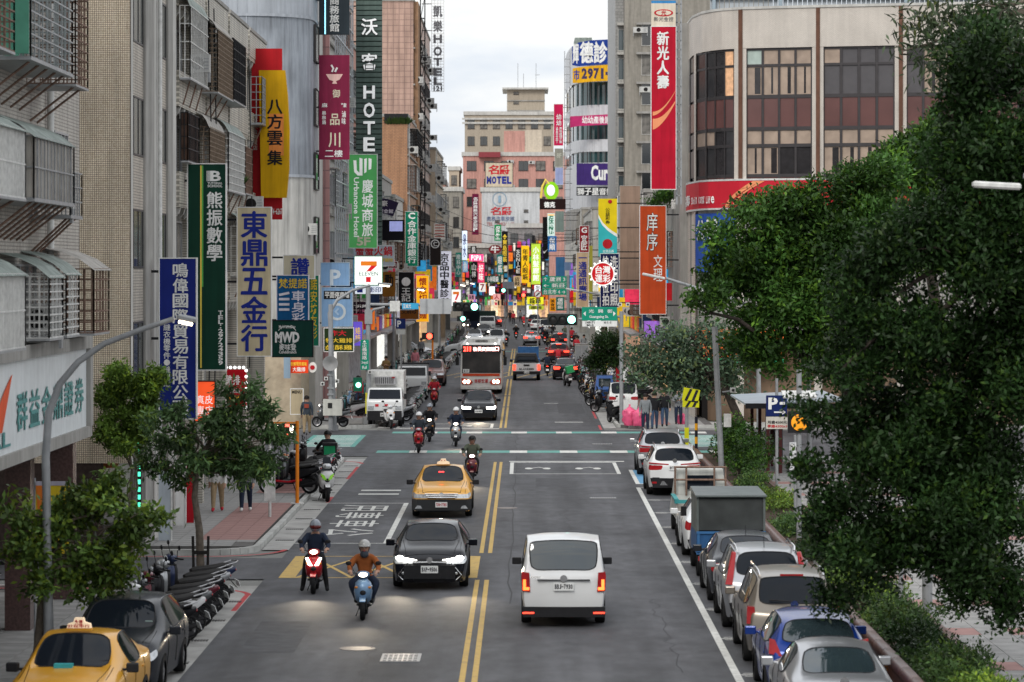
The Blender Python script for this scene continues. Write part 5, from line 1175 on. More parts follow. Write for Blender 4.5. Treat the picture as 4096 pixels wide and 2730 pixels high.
for s in (-1, 1):
 MB().prism([(s*.5, .72), (s*.62, .58), (s*1.18, .62), (s*1.2, .98), (s*1.0, .96), (s*.6, .84)], -.03, .08).build('headlight_trim', mat('bus_trim_red', (.4, .06, .04), .4), bus)
 for x in (.78, 1.0): MB().lathe([(.1, 0), (.1, .03), (.06, .04)], (s*x, -.03, .76), 'Y', 12).build('headlight', lamp_warm, bus)
 MB().tube([(s*1.15, .2, 2.7), (s*1.42, -.05, 2.6), (s*1.45, -.05, 2.2)], .035, 6).cbox((s*1.45, -.05, 2.0), (.2, .1, .5)).build('wing_mirror', blackp, bus)
 MB().ball((s*.85, .4, 3.02), .07, 8, 6).build('roof_lamp', lamp_on, bus)
 for y in (2.4, 8.6): wheel(bus, s*1.1, y, .46, .28)
 MB().box(min(s*1.235, s*1.262), max(s*1.235, s*1.262), .8, 11, 1.35, 2.5).build('side_window', car_glass, bus)
MB().prism([(-1.0, 3.05), (1.0, 3.05), (.85, 3.32), (-.85, 3.32)], 1.2, 8).build('roof_unit', steel_w, bus)
vent = MB()
for k in range(10): vent.box(-.35+k*.075, -.31+k*.075, 1.16, 1.2, 3.12, 3.26)
vent.build('vent', blackp, bus); MB().box(-1.1, -.72, -.04, -.01, 1.3, 1.52).build('route_card', plate_w, bus); text(bus, '211', -1.06, -.76, 1.33, 1.49, -.045, plate_k, 'h', .03)
MB().box(-1.2, 1.2, -.04, .1, .3, .45).build('bumper', steel_w, bus)
# --- more traffic, farther off
def far_car(kind, u, v, p, face, lab, lit=None, cat='car', dims=(4.5, 1.77, 1.47), **k):
 Y = gy(v); c = make_car('car' if cat != 'taxi' else 'taxi', kind, *dims, p, face, '', lit=lit, **k); place(c, (gx(u, Y), Y, 0), 0, lab, cat); return c
fc = far_car('sedan', 1222, 795, silver_p, 'rear', 'silver car braking ahead beyond the blue truck', 'rear', tailm=tail_on); MB().box(-.2, .2, 1.0, 1.05, 1.28, 1.33).build('brake_light', tail_on, fc)
fc = far_car('sedan', 1300, 874, black_p, 'rear', 'black saloon braking on the right beside the scooters', 'rear')
fc = far_car('suv', 1284, 835, red_p, 'rear', 'dark red car braking behind the red jacket rider', 'rear', dims=(4.4, 1.8, 1.62)); MB().box(-.2, .2, .3, .5, 1.5, 1.56).build('brake_light', tail_on, fc)
fc = far_car('suv', 1287, 804, black_p, 'rear', 'dark car with red lamps next to the grey cabinet', 'rear', dims=(4.4, 1.78, 1.6)); MB().box(-.2, .2, .3, .5, 1.5, 1.56).build('brake_light', tail_on, fc)
fc = far_car('sedan', 1137, 822, taxi_p, 'front', 'yellow taxi following close behind the bus', cat='taxi'); taxi_lamp(fc, 2.1, 1.5); MB().box(-.3, 0, 1.7, 1.75, 1.2, 1.28).build('vacancy_lamp', MATS['vacancy_led'], fc)
far_car('suv', 1141, 800, white_p2, 'front', 'white tall car behind the taxi in the oncoming queue', dims=(4.4, 1.75, 1.8))
far_car('sedan', 1112, 776, black_p, 'front', 'dark car with glaring headlamps in the oncoming queue', 'front'); far_car('suv', 1105, 757, grey_p, 'front', 'grey car far back in the oncoming queue', 'front', dims=(4.5, 1.8, 1.7))
far_car('sedan', 1138, 752, red_p, 'rear', 'far red lamped car beside the oncoming queue', 'rear'); far_car('sedan', 1090, 790, silver_p, 'front', 'silver car with headlamps on near the left kerb queue', 'front')
far_car('suv', 1234, 765, white_p2, 'rear', 'white car parked far up the right side', dims=(4.4, 1.75, 1.6)); far_car('van', 1256, 772, white_p2, 'rear', 'white van parked far up the right side', dims=(4.6, 1.8, 1.9)); far_car('suv', 1228, 752, grey_p, 'rear', 'dark car parked farthest up the right side', dims=(4.4, 1.75, 1.7))
cr1 = make_car('crossover', 'suv', 4.5, 1.82, 1.62, white_p2, 'front', ''); place(cr1, (gx(985, 262), 262, 0), R(62), 'white crossover turning out of the left side street', 'car'); cr2 = make_car('crossover', 'suv', 4.6, 1.82, 1.66, white_p2, 'front', ''); place(cr2, (gx(1030, 275), 274, 0), R(-112), 'second white crossover crossing behind the scooters on the left', 'car')
b2 = thing('city_bus', 'dark fronted bus with a pale blue display far up the street', 'bus', (gx(1084, 395), 394, 0)); MB().box(-1.25, 1.25, 0, 11, .35, 3.3).build('body', P_('bus_navy', (.02, .025, .05)), b2); MB().box(-1.1, 1.1, -.05, 0, 2.55, 3.2).build('display', mat('pale_blue_display', (.45, .72, .8), .4, emit=.7), b2); MB().box(-1.15, 1.15, -.04, 0, 1.2, 2.45).build('windscreen', car_glass, b2)
for s in (-1, 1): MB().box(min(s*.8, s*1.1), max(s*.8, s*1.1), -.05, 0, .6, .8).build('headlight', lamp_warm, b2)
tg = thing('cargo_truck', 'dark green covered truck beside the far bus', 'truck', (gx(1120, 372), 372, 0)); truck_frame(tg, (.9, 4), 1.9, .35, 5.5); truck_cab(tg, 0, 1.85, .5, 2.1, white_p2); MB().box(-.95, .95, 1.35, 5.4, .8, 2.7).build('cover', mat('dark_green_tarp', (.015, .03, .025), .7), tg)
# parked blue three-wheeler loader and small white truck on the right beyond the crossing
bc = thing('loader_cart', 'blue cargo trike with a red flag parked beyond the right corner', 'cargo trike', (gx(1388, 171), 170.5, .0))
MB().box(-.5, .55, 0, 1.7, .45, 1.0).build('cargo_box', P_('cart_blue', (.015, .06, .2)), bc); MB().hull([(-.5, .05, 1.0), (.55, .05, 1.0), (.55, 1.6, 1.0), (-.5, 1.6, 1.0)], [(-.4, .3, 1.75), (.45, .3, 1.75), (.45, 1.5, 1.75), (-.4, 1.5, 1.75)]).build('cab', P_('cart_blue', (0, 0, 0)), bc)
MB().box(-.3, .35, .1, .18, 1.15, 1.6).build('window', car_glass_b, bc); MB().box(-.2, .25, -.03, 0, .55, .62).build('tail_light', tail_off, bc)
for s in (-1, 1): wheel(bc, s*.45, .4, .26, .14)
wheel(bc, 0, 1.9, .26, .14); fl = MB(); fl.tube([(.62, .2, .6), (.66, .2, 2.2)], .012, 5).add([(.66, .2, 2.2), (1.15, .25, 1.6), (1.0, .3, 1.0), (.68, .2, 1.2)], [(0, 1, 2, 3)]); fl.build('flag', mat('flag_red', (.35, .01, .02), .8), bc, fix=False)
wt = make_car('van', 'van', 3.6, 1.55, 1.75, white_p2, 'rear', '', wheel_r=.28); place(wt, (gx(1433, 160), 160, 0), 0, 'small white van parked behind the signal pole on the right', 'van')
# ================================================================= signs
CH = {'w': (.80, .80, .78), 'k': (.012, .012, .014), 'r': (.55, .02, .03), 'b': (.015, .03, .26), 'y': (.80, .55, .05), 'g': (.02, .22, .12), 't': (.10, .36, .34), 'o': (.8, .28, .03), 'c': (.72, .66, .5), 'p': (.75, .72, .80)}
def smat(c, emit=0., name=None):
 rgb = srgb(c) if isinstance(c, str) and len(c) == 6 else (CH[c] if isinstance(c, str) else c)
 return mat('sign_%s_%d' % (c if isinstance(c, str) else '_'.join('%d' % (x*100) for x in c), emit*100), rgb, .45, emit=emit, var=.14, scale=1.1, streak=.26 if not emit else 0)
def sign(label, u0, u1, v0, v1, Y, face, texts=(), side=0, frame='w', emit=0., depth=.22, name='sign_board', shape=None, arms=3, xw=None):
 """hanging board: panel, rim, lettering, brackets back to its wall (side -1: wall on the left, 1: on the right, 0: legs behind)"""
 x0, x1, z0, z1 = gx(u0, Y), gx(u1, Y), gz(v1, Y), gz(v0, Y); w, h = x1-x0, z1-z0
 t = thing(name, label, 'sign', (x0, Y, z0))
 def lx(u): return gx(u, Y)-x0
 def lz(v): return gz(v, Y)-z0
 fm = smat(face, emit) if not hasattr(face, 'node_tree') else face
 if shape: MB().prism([(lx(a), lz(b)) for a, b in shape], 0, depth).build('panel', fm, t)
 else:
  MB().box(.0, w, 0.015, depth, 0, h).build('panel', fm, t)
  if frame:
   r = max(.03, min(w, h)*.022); fr = MB().box(-r, 0, 0, depth+.01, -r, h+r).box(w, w+r, 0, depth+.01, -r, h+r).box(0, w, 0, depth+.01, -r, 0).box(0, w, 0, depth+.01, h, h+r); fr.build('frame', frame if hasattr(frame, 'node_tree') else smat(frame), t)
 for tx in texts:
  s, a, b, c, d, col = tx[:6]; mode = tx[6] if len(tx) > 6 else 'v'; bold = tx[7] if len(tx) > 7 else .02
  m = col if hasattr(col, 'node_tree') else smat(col, emit*.9 if emit and isinstance(col, str) and col in 'wyp' else 0)
  text(t, s, lx(a), lx(b), lz(d), lz(c), -.012 if shape else .003, m, mode, bold)
 if side:
  xe = xw if xw is not None else (-10.15 if side < 0 else 7.7); xs = x0 if side < 0 else x1
  if abs(xe-xs) > .1:
   n = max(2, int(h/1.6)) if arms is None else arms
   for k in range(n):
    z = h*(.08+.84*k/max(1, n-1)); a, b = sorted((xe-x0, xs-x0)); MB().box(a, b, depth*.3, depth*.3+.07, z-.035, z+.035).build('bracket', steel_k, t)
 t['_'] = 0; del t['_']
 return t, lx, lz
def extra(t, mb, m, name, **k): return mb.build(name, m, t, **k)
# --- near left
sign('tall blue sign board with white characters leaning out past the mosaic wall', 367, 450, 595, 962, 84.5, '1c2a78', [('鳴偉國際貿易有限公司', 396, 433, 604, 955, 'w', 'v', .03), ('縫衣機零件·縫製配', 375, 392, 745, 890, 'w', 'v', .02)], -1, arms=3)
t, lx, lz = sign('tall dark green tutorial sign with a yellow stripe and phone number', 432, 518, 378, 850, 92.5, '0f3a2c', [('熊振數學', 474, 512, 440, 602, 'w', 'v', .03), ('TEL:29724359', 501, 513, 714, 840, 'w', 'v', .03), ('高中數學英語國中文理', 440, 455, 598, 838, 'w', 'v', .02), ('B', 483, 508, 393, 417, 'w', 'f', .03), ('TUTORIAL', 477, 511, 419, 424, 'w', 'f'), ('SCHOOL', 477, 511, 425, 431, 'w', 'f', .03)], -1)
extra(t, MB().box(lx(460), lx(463.5), .0, .012, .05, lz(381)), smat((.8, .62, .1)), 'stripe'); extra(t, MB().box(lx(464), lx(467), .0, .012, lz(660), lz(381)), smat((.12, .45, .1)), 'stripe')
for k in range(3): extra(t, MB().box(lx(475+k*3), lx(476.6+k*3), .0, .012, lz(417), lz(393)), smat('w'), 'logo_bar')
sign('tall cream hardware shop sign with five big navy characters', 546, 622, 478, 818, 105, 'cdbf9f', [('東鼎五金行', 552, 616, 484, 810, 'b', 'v', .035)], -1, frame='w')
sign('long red sign board behind the yellow dumpling sign', 578, 648, 112, 505, 117, 'b01c24', [('鍋貼水餃專賣店', 581, 592, 262, 346, 'w', 'v', .02), ('974-6267', 619, 649, 479, 494, 'w', 'h')], -1, frame=None)
t, lx, lz = sign('yellow bulging dumpling shop sign with black brush characters', 595, 666, 162, 455, 116.4, 'c99a0c', (), 0, shape=[(595, 162), (655, 162), (661, 220), (665, 300), (664, 390), (658, 455), (600, 455)], depth=.3)
extra(t, MB().box(lx(618), lx(652), -.011, -.008, lz(358), lz(262)), smat((.78, .26, .06)), 'red_pattern')
for i, (c, v) in enumerate(zip('八方雲集', (228, 262, 300, 345))): text(t, c, lx(613), lx(650), lz(v+36), lz(v), -.014, smat('k'), 'v', .035)
t, lx, lz = sign('red fried chicken sign with white characters and a bulb border', 475, 566, 850, 935, 112, 'a5101e', [('大邁雞排', 480, 552, 862, 886, 'w', 'h', .03), ('炸雞排、雙醬', 480, 552, 893, 904, 'w', 'h'), ('專線:0920-2580', 490, 552, 910, 920, 'y', 'h')], -1, emit=.12, frame=None)
bulbs = [(566, 852+k*14) for k in range(7)] + [(520+k*10, 845) for k in range(5)]
for u, v in bulbs: extra(t, MB().ball((lx(u), -.05, lz(v)), .06, 8, 6), mat('bulb_white', (.9, .9, .88), .3, emit=1.2), 'bulb')
sign('glowing orange leather shop sign behind the street tree', 448, 493, 878, 968, 86, 'f0562a', [('真皮', 450, 490, 908, 930, 'w', 'h', .01), ('專店', 450, 490, 932, 958, 'w', 'h', .01)], 0, emit=.55, frame='k')
sign('small cream sign with a navy character above the blue car paint sign', 652, 722, 588, 640, 118.5, 'c6bda4', [('讚', 667, 712, 592, 637, 'b', 'v', .035)], -1, arms=2)
t, lx, lz = sign('blue car paint sign with slanted white bars', 637, 708, 634, 745, 117.5, '14588c', [('梵提諾', 640, 706, 640, 664, 'y', 'h', .02), ('車身彩', 669, 702, 668, 745, 'p', 'v', .02)], -1, arms=2, frame='p')
for k in range(4): extra(t, MB().cbox((lx(653), -.0, lz(676+k*12)), (lx(665)-lx(641), .02, .09), Matrix.Rotation(-.2 if k == 0 else 0, 3, 'Y')), smat('p'), 'bar')
sign('narrow green sign edge right of the blue car paint sign', 710, 732, 634, 795, 119.5, '1f7a5c', [('諾安坊友彩', 713, 729, 640, 780, 'y', 'v')], 0, frame='w')
t, lx, lz = sign('dark green brunch cafe sign with rounded white letters', 627, 718, 738, 820, 116, '0e3b33', [('MWD', 632, 688, 763, 788, 'w', 'f', .05), ('麥味登', 641, 681, 791, 806, 'w', 'h', .03), ('Cafe&Brunch', 641, 681, 806, 813, 'w', 'f'), ('MyWarmDay', 641, 679, 748, 757, 'w', 'f')], 0, frame='k')
cx, cz = (lx(633)+lx(687))/2, lz(772); ringm = MB()
for k in range(28):
 a = 2*math.pi*k/28; 
 if abs(math.sin(a)) > .45: ringm.cbox((cx+.38*math.cos(a), .004, cz+.36*math.sin(a)), (.09, .012, .022), Matrix.Rotation(-a-math.pi/2, 3, 'Y'))
extra(t, ringm, smat('w'), 'ring')
# --- left, past the crossing
sign('pale blue car park sign with a faint P', 738, 802, 605, 656, 152, '7d9fc4', [('P', 758, 783, 620, 656, (.55, .62, .68), 'f', .03)], -1, arms=1, frame=(.35, .45, .55))
t, lx, lz = sign('pale blue car park sign with a round arrow mark', 740, 809, 662, 750, 151.6, '7d9fc4', [('平面停車場', 746, 803, 671, 686, 'w', 'h', .02)], -1, arms=1, frame=(.35, .45, .55))
extra(t, MB().box(lx(744), lx(805), .006, .012, lz(688), lz(669)), smat('k'), 'black_strip'); extra(t, MB().lathe([(.42, 0), (.42, .01), (.30, .01), (.30, 0)], (lx(775), .012, lz(717)), 'Y', 24, False), smat((.52, .57, .60)), 'arrow_ring'); extra(t, MB().prism([(lx(768), lz(717)), (lx(777), lz(708)), (lx(780), lz(711)), (lx(774), lz(717)), (lx(780), lz(723)), (lx(777), lz(726))], -.012, .0), smat((.33, .46, .62)), 'arrow')
t, lx, lz = sign('maroon restaurant sign with a bowl emblem high on the left', 733, 803, 127, 367, 152, '7d2140', [('御', 757, 782, 205, 237, 'c'), ('品', 758, 781, 261, 289, 'c'), ('川', 754, 783, 304, 340, 'c'), ('二樓', 746, 788, 345, 362, 'w', 'h'), ('麻', 739, 753, 237, 248, 'w'), ('辣', 783, 797, 237, 248, 'w'), ('串串鍋', 740, 749, 255, 287, 'w'), ('滷味', 785, 795, 255, 287, 'w')], -1, frame=None)
extra(t, MB().prism([(lx(749), lz(171)), (lx(788), lz(171)), (lx(780), lz(184)), (lx(772), lz(187)), (lx(775), lz(193)), (lx(763), lz(193)), (lx(766), lz(187)), (lx(757), lz(184))], -.004, .01), smat((.78, .5, .45)), 'bowl'); extra(t, MB().tube([(lx(763), 0, lz(166)), (lx(766), 0, lz(158)), (lx(761), 0, lz(150))], .05, 5).tube([(lx(770), 0, lz(166)), (lx(775), 0, lz(156))], .05, 5), smat('w'), 'steam')
t, lx, lz = sign('dark grey hotel sign with a cyan light strip at the top left', 733, 803, -60, 80, 153, '2e373d', [('商務旅館', 757, 780, -8, 74, 'w', 'v', .03)], -1, frame=None, arms=2); extra(t, MB().box(lx(746), lx(748.5), -.02, .015, lz(79), lz(-60)), mat('cyan_tube', (.3, .75, .95), .4, emit=1.6), 'light_strip')
hb, lx, lz = sign('very tall dark green corrugated board with white HOTEL letters', 818, 878, -40, 640, 179, '25332f', (), -1, frame=None, arms=8)
slat_m = mat('green_corrugated_slat', (.10, .14, .125), .5, var=.15, streak=.2)
slat_me = MB().prism([(0, 0), (-.06, .03), (-.06, .24), (0, .27)], 0, gx(878, 179)-gx(818, 179), 'X').mesh('slat', slat_m)
zz = 0
while zz < gz(-40, 179)-gz(640, 179)-.3: inst('slat', slat_me, hb, (0, 0, zz)); zz += .295
for ch, v0, v1 in (('沃', 42, 83), ('客', 122, 163), ('H', 196, 229), ('O', 235, 273), ('T', 278, 311), ('E', 315, 350), ('L', 354, 388)):
 k = ch in '沃客'; text(hb, ch, lx(829 if k else 834), lx(869 if k else 863), lz(v1), lz(v0), -.10, smat('k'), 'v', .09 if k else .07, name='letter_shadow'); text(hb, ch, lx(829 if k else 834), lx(869 if k else 863), lz(v1), lz(v0), -.13, mat('letter_white_lit', (.85, .86, .86), .4, emit=.25), 'v', .03)
t, lx, lz = sign('lit light green hotel sign with a white leaf mark and 5F', 802, 866, 356, 570, 172, '4e9a58', [('慶城商旅', 831, 858, 412, 545, 'w', 'v'), ('5F', 819, 852, 545, 566, 'c', 'h', .03)], -1, emit=.25, frame='w')
extra(t, MB().prism([(lx(812), lz(369)), (lx(819), lz(369)), (lx(820), lz(392)), (lx(826), lz(398)), (lx(826), lz(363)), (lx(833), lz(365)), (lx(833), lz(404)), (lx(822), lz(404)), (lx(814), lz(396))], 0, .014).prism([(lx(837), lz(366)), (lx(843), lz(364)), (lx(842), lz(396)), (lx(837), lz(399))], 0, .014).prism([(lx(847), lz(364)), (lx(854), lz(366)), (lx(853), lz(389)), (lx(847), lz(391))], 0, .014), smat('w', .3), 'leaf_mark')
hh = thing('letter_strip', None, None); hh.parent = t; hh.rotation_euler = (0, R(90), 0); hh.location = (0, 0, 0); text(hh, 'Urbanone Hotel', -lz(408), -lz(545), lx(813), lx(825), .002, smat('w', .2), 'f', .02)
t, lx, lz = sign('neon hotel letters on an open white lattice at the skyline', 992, 1020, -8, 211, 286, 'w', (), -1, frame=None, depth=.05, shape=[(992, 0), (992.4, 0), (992.4, 211), (992, 211)], xw=-9.4, arms=4, name='lattice_sign')
la = MB()
for k in range(5): la.box(lx(992)+k*(lx(1020)-lx(992))/4-.02, lx(992)+k*(lx(1020)-lx(992))/4+.02, 0, .06, 0, lz(-8))
for k in range(32): la.box(lx(992), lx(1020), .01, .05, lz(211-k*7)-.02, lz(211-k*7)+.02)
extra(t, la, steel_w, 'lattice')
for ch, v0, v1 in (('凱', 14, 40), ('樂', 48, 74), ('H', 80, 100), ('O', 107, 130), ('T', 134, 152), ('E', 157, 175), ('L', 178, 196), ('121', 198, 210)): text(t, ch, lx(996), lx(1016), lz(v1), lz(v0), -.06, mat('neon_off_grey', (.12, .12, .13), .4), 'f', .05)
sign('dark purple fan shaped club sign', 868, 916, 455, 498, 186, '2b2440', [('豪', 876, 891, 461, 475, 'w'), ('宴會館', 870, 904, 481, 491, 'p', 'h')], -1, shape=[(867, 455), (892, 458), (916, 466), (903, 498), (885, 492), (867, 490)], arms=1)
t, lx, lz = sign('black screen with a violet picture hanging on the left', 868, 928, 507, 552, 188, '0e0f16', (), -1, frame='k', arms=1); extra(t, MB().box(lx(895), lx(925), -.005, .01, lz(532), lz(509)), mat('violet_screen', (.30, .33, .62), .4, emit=.5), 'screen')
sign('green bank sign with white characters', 932, 960, 487, 612, 240, '0c7a5c', [('合作金庫銀行', 936, 957, 507, 606, 'w', 'v', .03), ('C', 938, 954, 489, 504, 'w', 'f', .04)], -1, emit=.1)
sign('white crab hotpot sign with red characters', 812, 905, 565, 611, 178, 'b6bcc6', [('蟹蟹火鍋', 816, 902, 566, 589, 'r', 'h', .03), ('海鮮鍋物', 865, 903, 593, 603, 'y', 'h')], -1, arms=2)
t, lx, lz = sign('square lit convenience store sign with a red and orange seven', 815, 878, 590, 655, 166, 'f2f4f0', [('ELEVEN', 825, 869, 625, 634, (.02, .3, .12), 'f', .0)], -1, emit=.85, frame=(.02, .42, .16), arms=2)
extra(t, MB().prism([(lx(829), lz(601)), (lx(866), lz(601)), (lx(866), lz(611)), (lx(829), lz(611))], -.0, .012), smat((.85, .22, .02), .5), 'seven_top'); extra(t, MB().prism([(lx(853), lz(611)), (lx(866), lz(611)), (lx(852), lz(624)), (lx(842), lz(624))], 0, .012), smat((.75, .02, .03), .5), 'seven_stem'); extra(t, MB().prism([(lx(841), lz(637)), (lx(852), lz(637)), (lx(852), lz(649)), (lx(841), lz(649))], 0, .012), smat((.75, .02, .03), .5), 'seven_stem')
sign('small white service sign under the store seven', 816, 878, 657, 676, 166, 'dfe6ee', [('▪ 影印', 820, 876, 660, 673, 'b', 'h')], 0, emit=.5, frame=None)
sign('brown noodle shop sign with a black brush mark', 879, 908, 625, 682, 195, '8a5a1e', [('勁', 884, 904, 630, 660, 'k', 'v', .05)], -1, arms=1, frame=None); sign('dark red small signboard above the black barbecue sign', 893, 913, 602, 616, 200, '7a1420', [('烤肉', 895, 911, 604, 614, 'w', 'h')], -1, arms=1)
t, lx, lz = sign('black barbecue sign with a white round mark', 916, 951, 626, 712, 198, '16161a', [('王記', 922, 944, 662, 694, 'w', 'v')], -1, arms=2); extra(t, MB().lathe([(.28, 0), (.28, .012), (.2, .012)], (lx(933), .0, lz(648)), 'Y', 18), smat('w'), 'round_mark')
sign('lit yellow noodle sign with red characters', 957, 985, 634, 740, 226, 'f0a818', [('懷念切仔麵', 962, 981, 638, 734, 'r', 'v', .03)], -1, emit=.6, arms=2)
sign('long white clinic sign with five black characters', 1007, 1037, 578, 715, 292, 'dcdcea', [('京品中醫診所', 1011, 1032, 582, 705, 'k', 'v', .04)], -1, emit=.35, arms=2)
t, lx, lz = sign('farther white convenience store sign with a seven', 1037, 1059, 666, 704, 330, 'f0f2ee', (), -1, emit=.8, frame=(.02, .42, .16), arms=1); extra(t, MB().box(lx(1041), lx(1055), 0, .03, lz(677), lz(671)), smat((.85, .2, .02), .5), 'seven_top'); extra(t, MB().prism([(lx(1050), lz(677)), (lx(1055), lz(677)), (lx(1049), lz(690)), (lx(1045), lz(690))], 0, .03), smat((.75, .02, .03), .5), 'seven_stem'); extra(t, MB().box(lx(1044), lx(1049), 0, .03, lz(700), lz(693)), smat((.75, .02, .03), .5), 'seven_stem')
t, lx, lz = sign('brown sign with a ringed character on the left', 988, 1013, 548, 610, 270, '2a2220', [('仁', 995, 1006, 555, 567, 'w', 'v', .03)], -1, arms=1); extra(t, MB().lathe([(.38, 0), (.38, .012), (.30, .012), (.30, 0)], (lx(1000), .0, lz(561)), 'Y', 20, False), smat('w'), 'ring')
t, lx, lz = sign('red and white striped sign above the ringed sign', 998, 1022, 515, 550, 278, 'd8d4cc', (), -1, arms=1)
for k in range(5): extra(t, MB().box(lx(999), lx(1021), -.0, .02, lz(519+k*6.5), lz(516.6+k*6.5)), smat((.45, .12, .1)), 'stripe')
sign('dark green fried chicken stall board with red and yellow characters', 745, 812, 755, 808, 149.3, '24341c', [('炸大', 757, 796, 759, 773, 'r', 'h', .04), ('特大雞排', 748, 810, 777, 789, 'y', 'h', .02), ('鹹酥雞', 748, 810, 793, 805, 'y', 'h', .02)], 0)
sign('black lit shop sign with a pink line at the left shops', 811, 850, 694, 722, 186, '221320', [('燒烤', 816, 846, 700, 708, 'w', 'h'), ('火鍋', 818, 844, 711, 719, (.9, .3, .5), 'h')], 0, emit=.2); sign('violet cartoon lamp board at the left shops', 812, 832, 740, 795, 176, '6a55c8', [('娃娃', 816, 829, 752, 785, 'y', 'v')], 0, emit=.5, frame=None)
sign('grey tiled shop board with white small characters', 866, 908, 670, 695, 215, '3a3d40', [('風味佳餚美麵', 868, 906, 676, 690, 'w', 'h')], -1, arms=1); sign('brown lower board beneath the yellow noodle sign', 919, 962, 708, 734, 220, '7a4a18', [('文府坊', 922, 958, 712, 722, 'k', 'h', .03)], -1, arms=1)
t, lx, lz = sign('round white chicken stall sign on the left corner', 709, 727, 833, 857, 147.4, 'd8d8d2', (), 0, shape=[(718+9.5*math.cos(a*.3142), 845+12*math.sin(a*.3142)) for a in range(20)], emit=.15); extra(t, MB().lathe([(.11, 0), (.11, .02), (.05, .02)], (lx(718), -.01, lz(845)), 'Y', 14), smat('r'), 'red_mark')
sign('orange red menu banner over the left corner stall', 665, 708, 828, 858, 147.2, 'd6401c', [('新鮮現炸美味', 668, 705, 832, 842, 'y', 'h'), ('大雞排', 672, 702, 844, 855, 'w', 'h')], 0, emit=.25, frame=None); sign('food photo poster on the left corner stall', 668, 696, 895, 952, 147.0, 'b8a98c', [('MENU', 671, 693, 898, 905, 'k', 'f')], 0, frame='w')
sign('blank pale blue light box beside the left corner stall', 652, 667, 820, 870, 146.9, '8fa3b4', (), 0, frame=None)
# --- the white wall and the motel sign at the end of the street
t, lx, lz = sign('rooftop motel sign with red characters and blue letters', 1116, 1178, 375, 430, 552, 'cdbfa8', [('名爵', 1122, 1172, 379, 402, 'r', 'h', .05), ('MOTEL', 1118, 1176, 405, 424, 'b', 'h', .06)], 0, frame='k')
lg = MB()
for u in (1120, 1136, 1158, 1174): lg.box(lx(u)-.1, lx(u)+.1, .3, .5, lz(452), 0)
for a, b in ((1120, 1136), (1136, 1158), (1158, 1174)): lg.tube([(lx(a), .4, lz(450)), (lx(b), .4, 0)], .07, 4)
extra(t, lg, steel_k, 'legs')
text(Lb, '名爵', gx(1126, 504), gx(1177, 504), gz(495, 504), gz(475, 504), 504.9, smat('r'), 'h', .02); text(Lb, '商務汽車旅館', gx(1118, 504), gx(1182, 504), gz(509, 504), gz(497, 504), 504.9, smat((.12, .16, .3)), 'h', .01); text(Lb, 'TEL:29826145', gx(1118, 504), gx(1182, 504), gz(519, 504), gz(511, 504), 504.9, smat((.4, .15, .15)), 'h', .01)
MB().lathe([(1.15, 0), (1.15, .03), (1.05, .03), (1.05, 0)], (gx(1148, 504), 504.95, gz(458, 504)), 'Y', 24, False).build('emblem_ring', smat((.25, .38, .5)), Lb); MB().box(gx(1145, 504), gx(1151, 504), 504.9, 504.95, gz(466, 504), gz(450, 504)).build('emblem_mark', smat((.25, .38, .5)), Lb)
FS = far_block('far_shops', 'low dark roofed shops at the foot of the white painted wall', 1166, 1262, 524, 488, mat('dark_shop_render', (.24, .235, .23), .8, var=.3), 3, 3, depth=14)
FW = far_block('far_shops', 'low shops left of the white painted wall beyond the junction', 1060, 1166, 570, 492, mat('grey_shop_render', (.22, .21, .2), .8, var=.3), 2, 4, depth=12)
fr_ = random.Random(77)
for bl_, u0, u1, Y, vt in ((FS, 1168, 1260, 488, 560), (FW, 1062, 1164, 492, 600)):      # crowded shop fronts at the far junction
 u = u0
 while u < u1-4:
  w_ = fr_.uniform(5, 13); MB().box(gx(u, Y), gx(min(u+w_, u1), Y), Y-.3, Y-.02, .3, 3.0).build('shop_window', SHOP[fr_.randrange(5)], bl_)
  v = 702
  while v > vt: h_ = fr_.uniform(5, 20); c = fr_.choice(('f2f0e4', 'f0c830', 'e23a5a', '38a0d8', 'f07828', '48b858', 'c02028', '20304c', '1c1c20', '7a8088', '9868c8')); e_ = fr_.choice((0, 0, .3, .7)); MB().box(gx(u+fr_.uniform(0, 2), Y), gx(u+w_*fr_.uniform(.6, .95), Y), Y-fr_.uniform(.5, 2.5), Y-.03, gz(v, Y), gz(v-h_, Y)).build('shop_board', mat('fascia_%s_%d' % (c, e_*10), c, .5, emit=e_*.45, var=.2), bl_); v -= h_+fr_.uniform(1, 9)
  u += w_
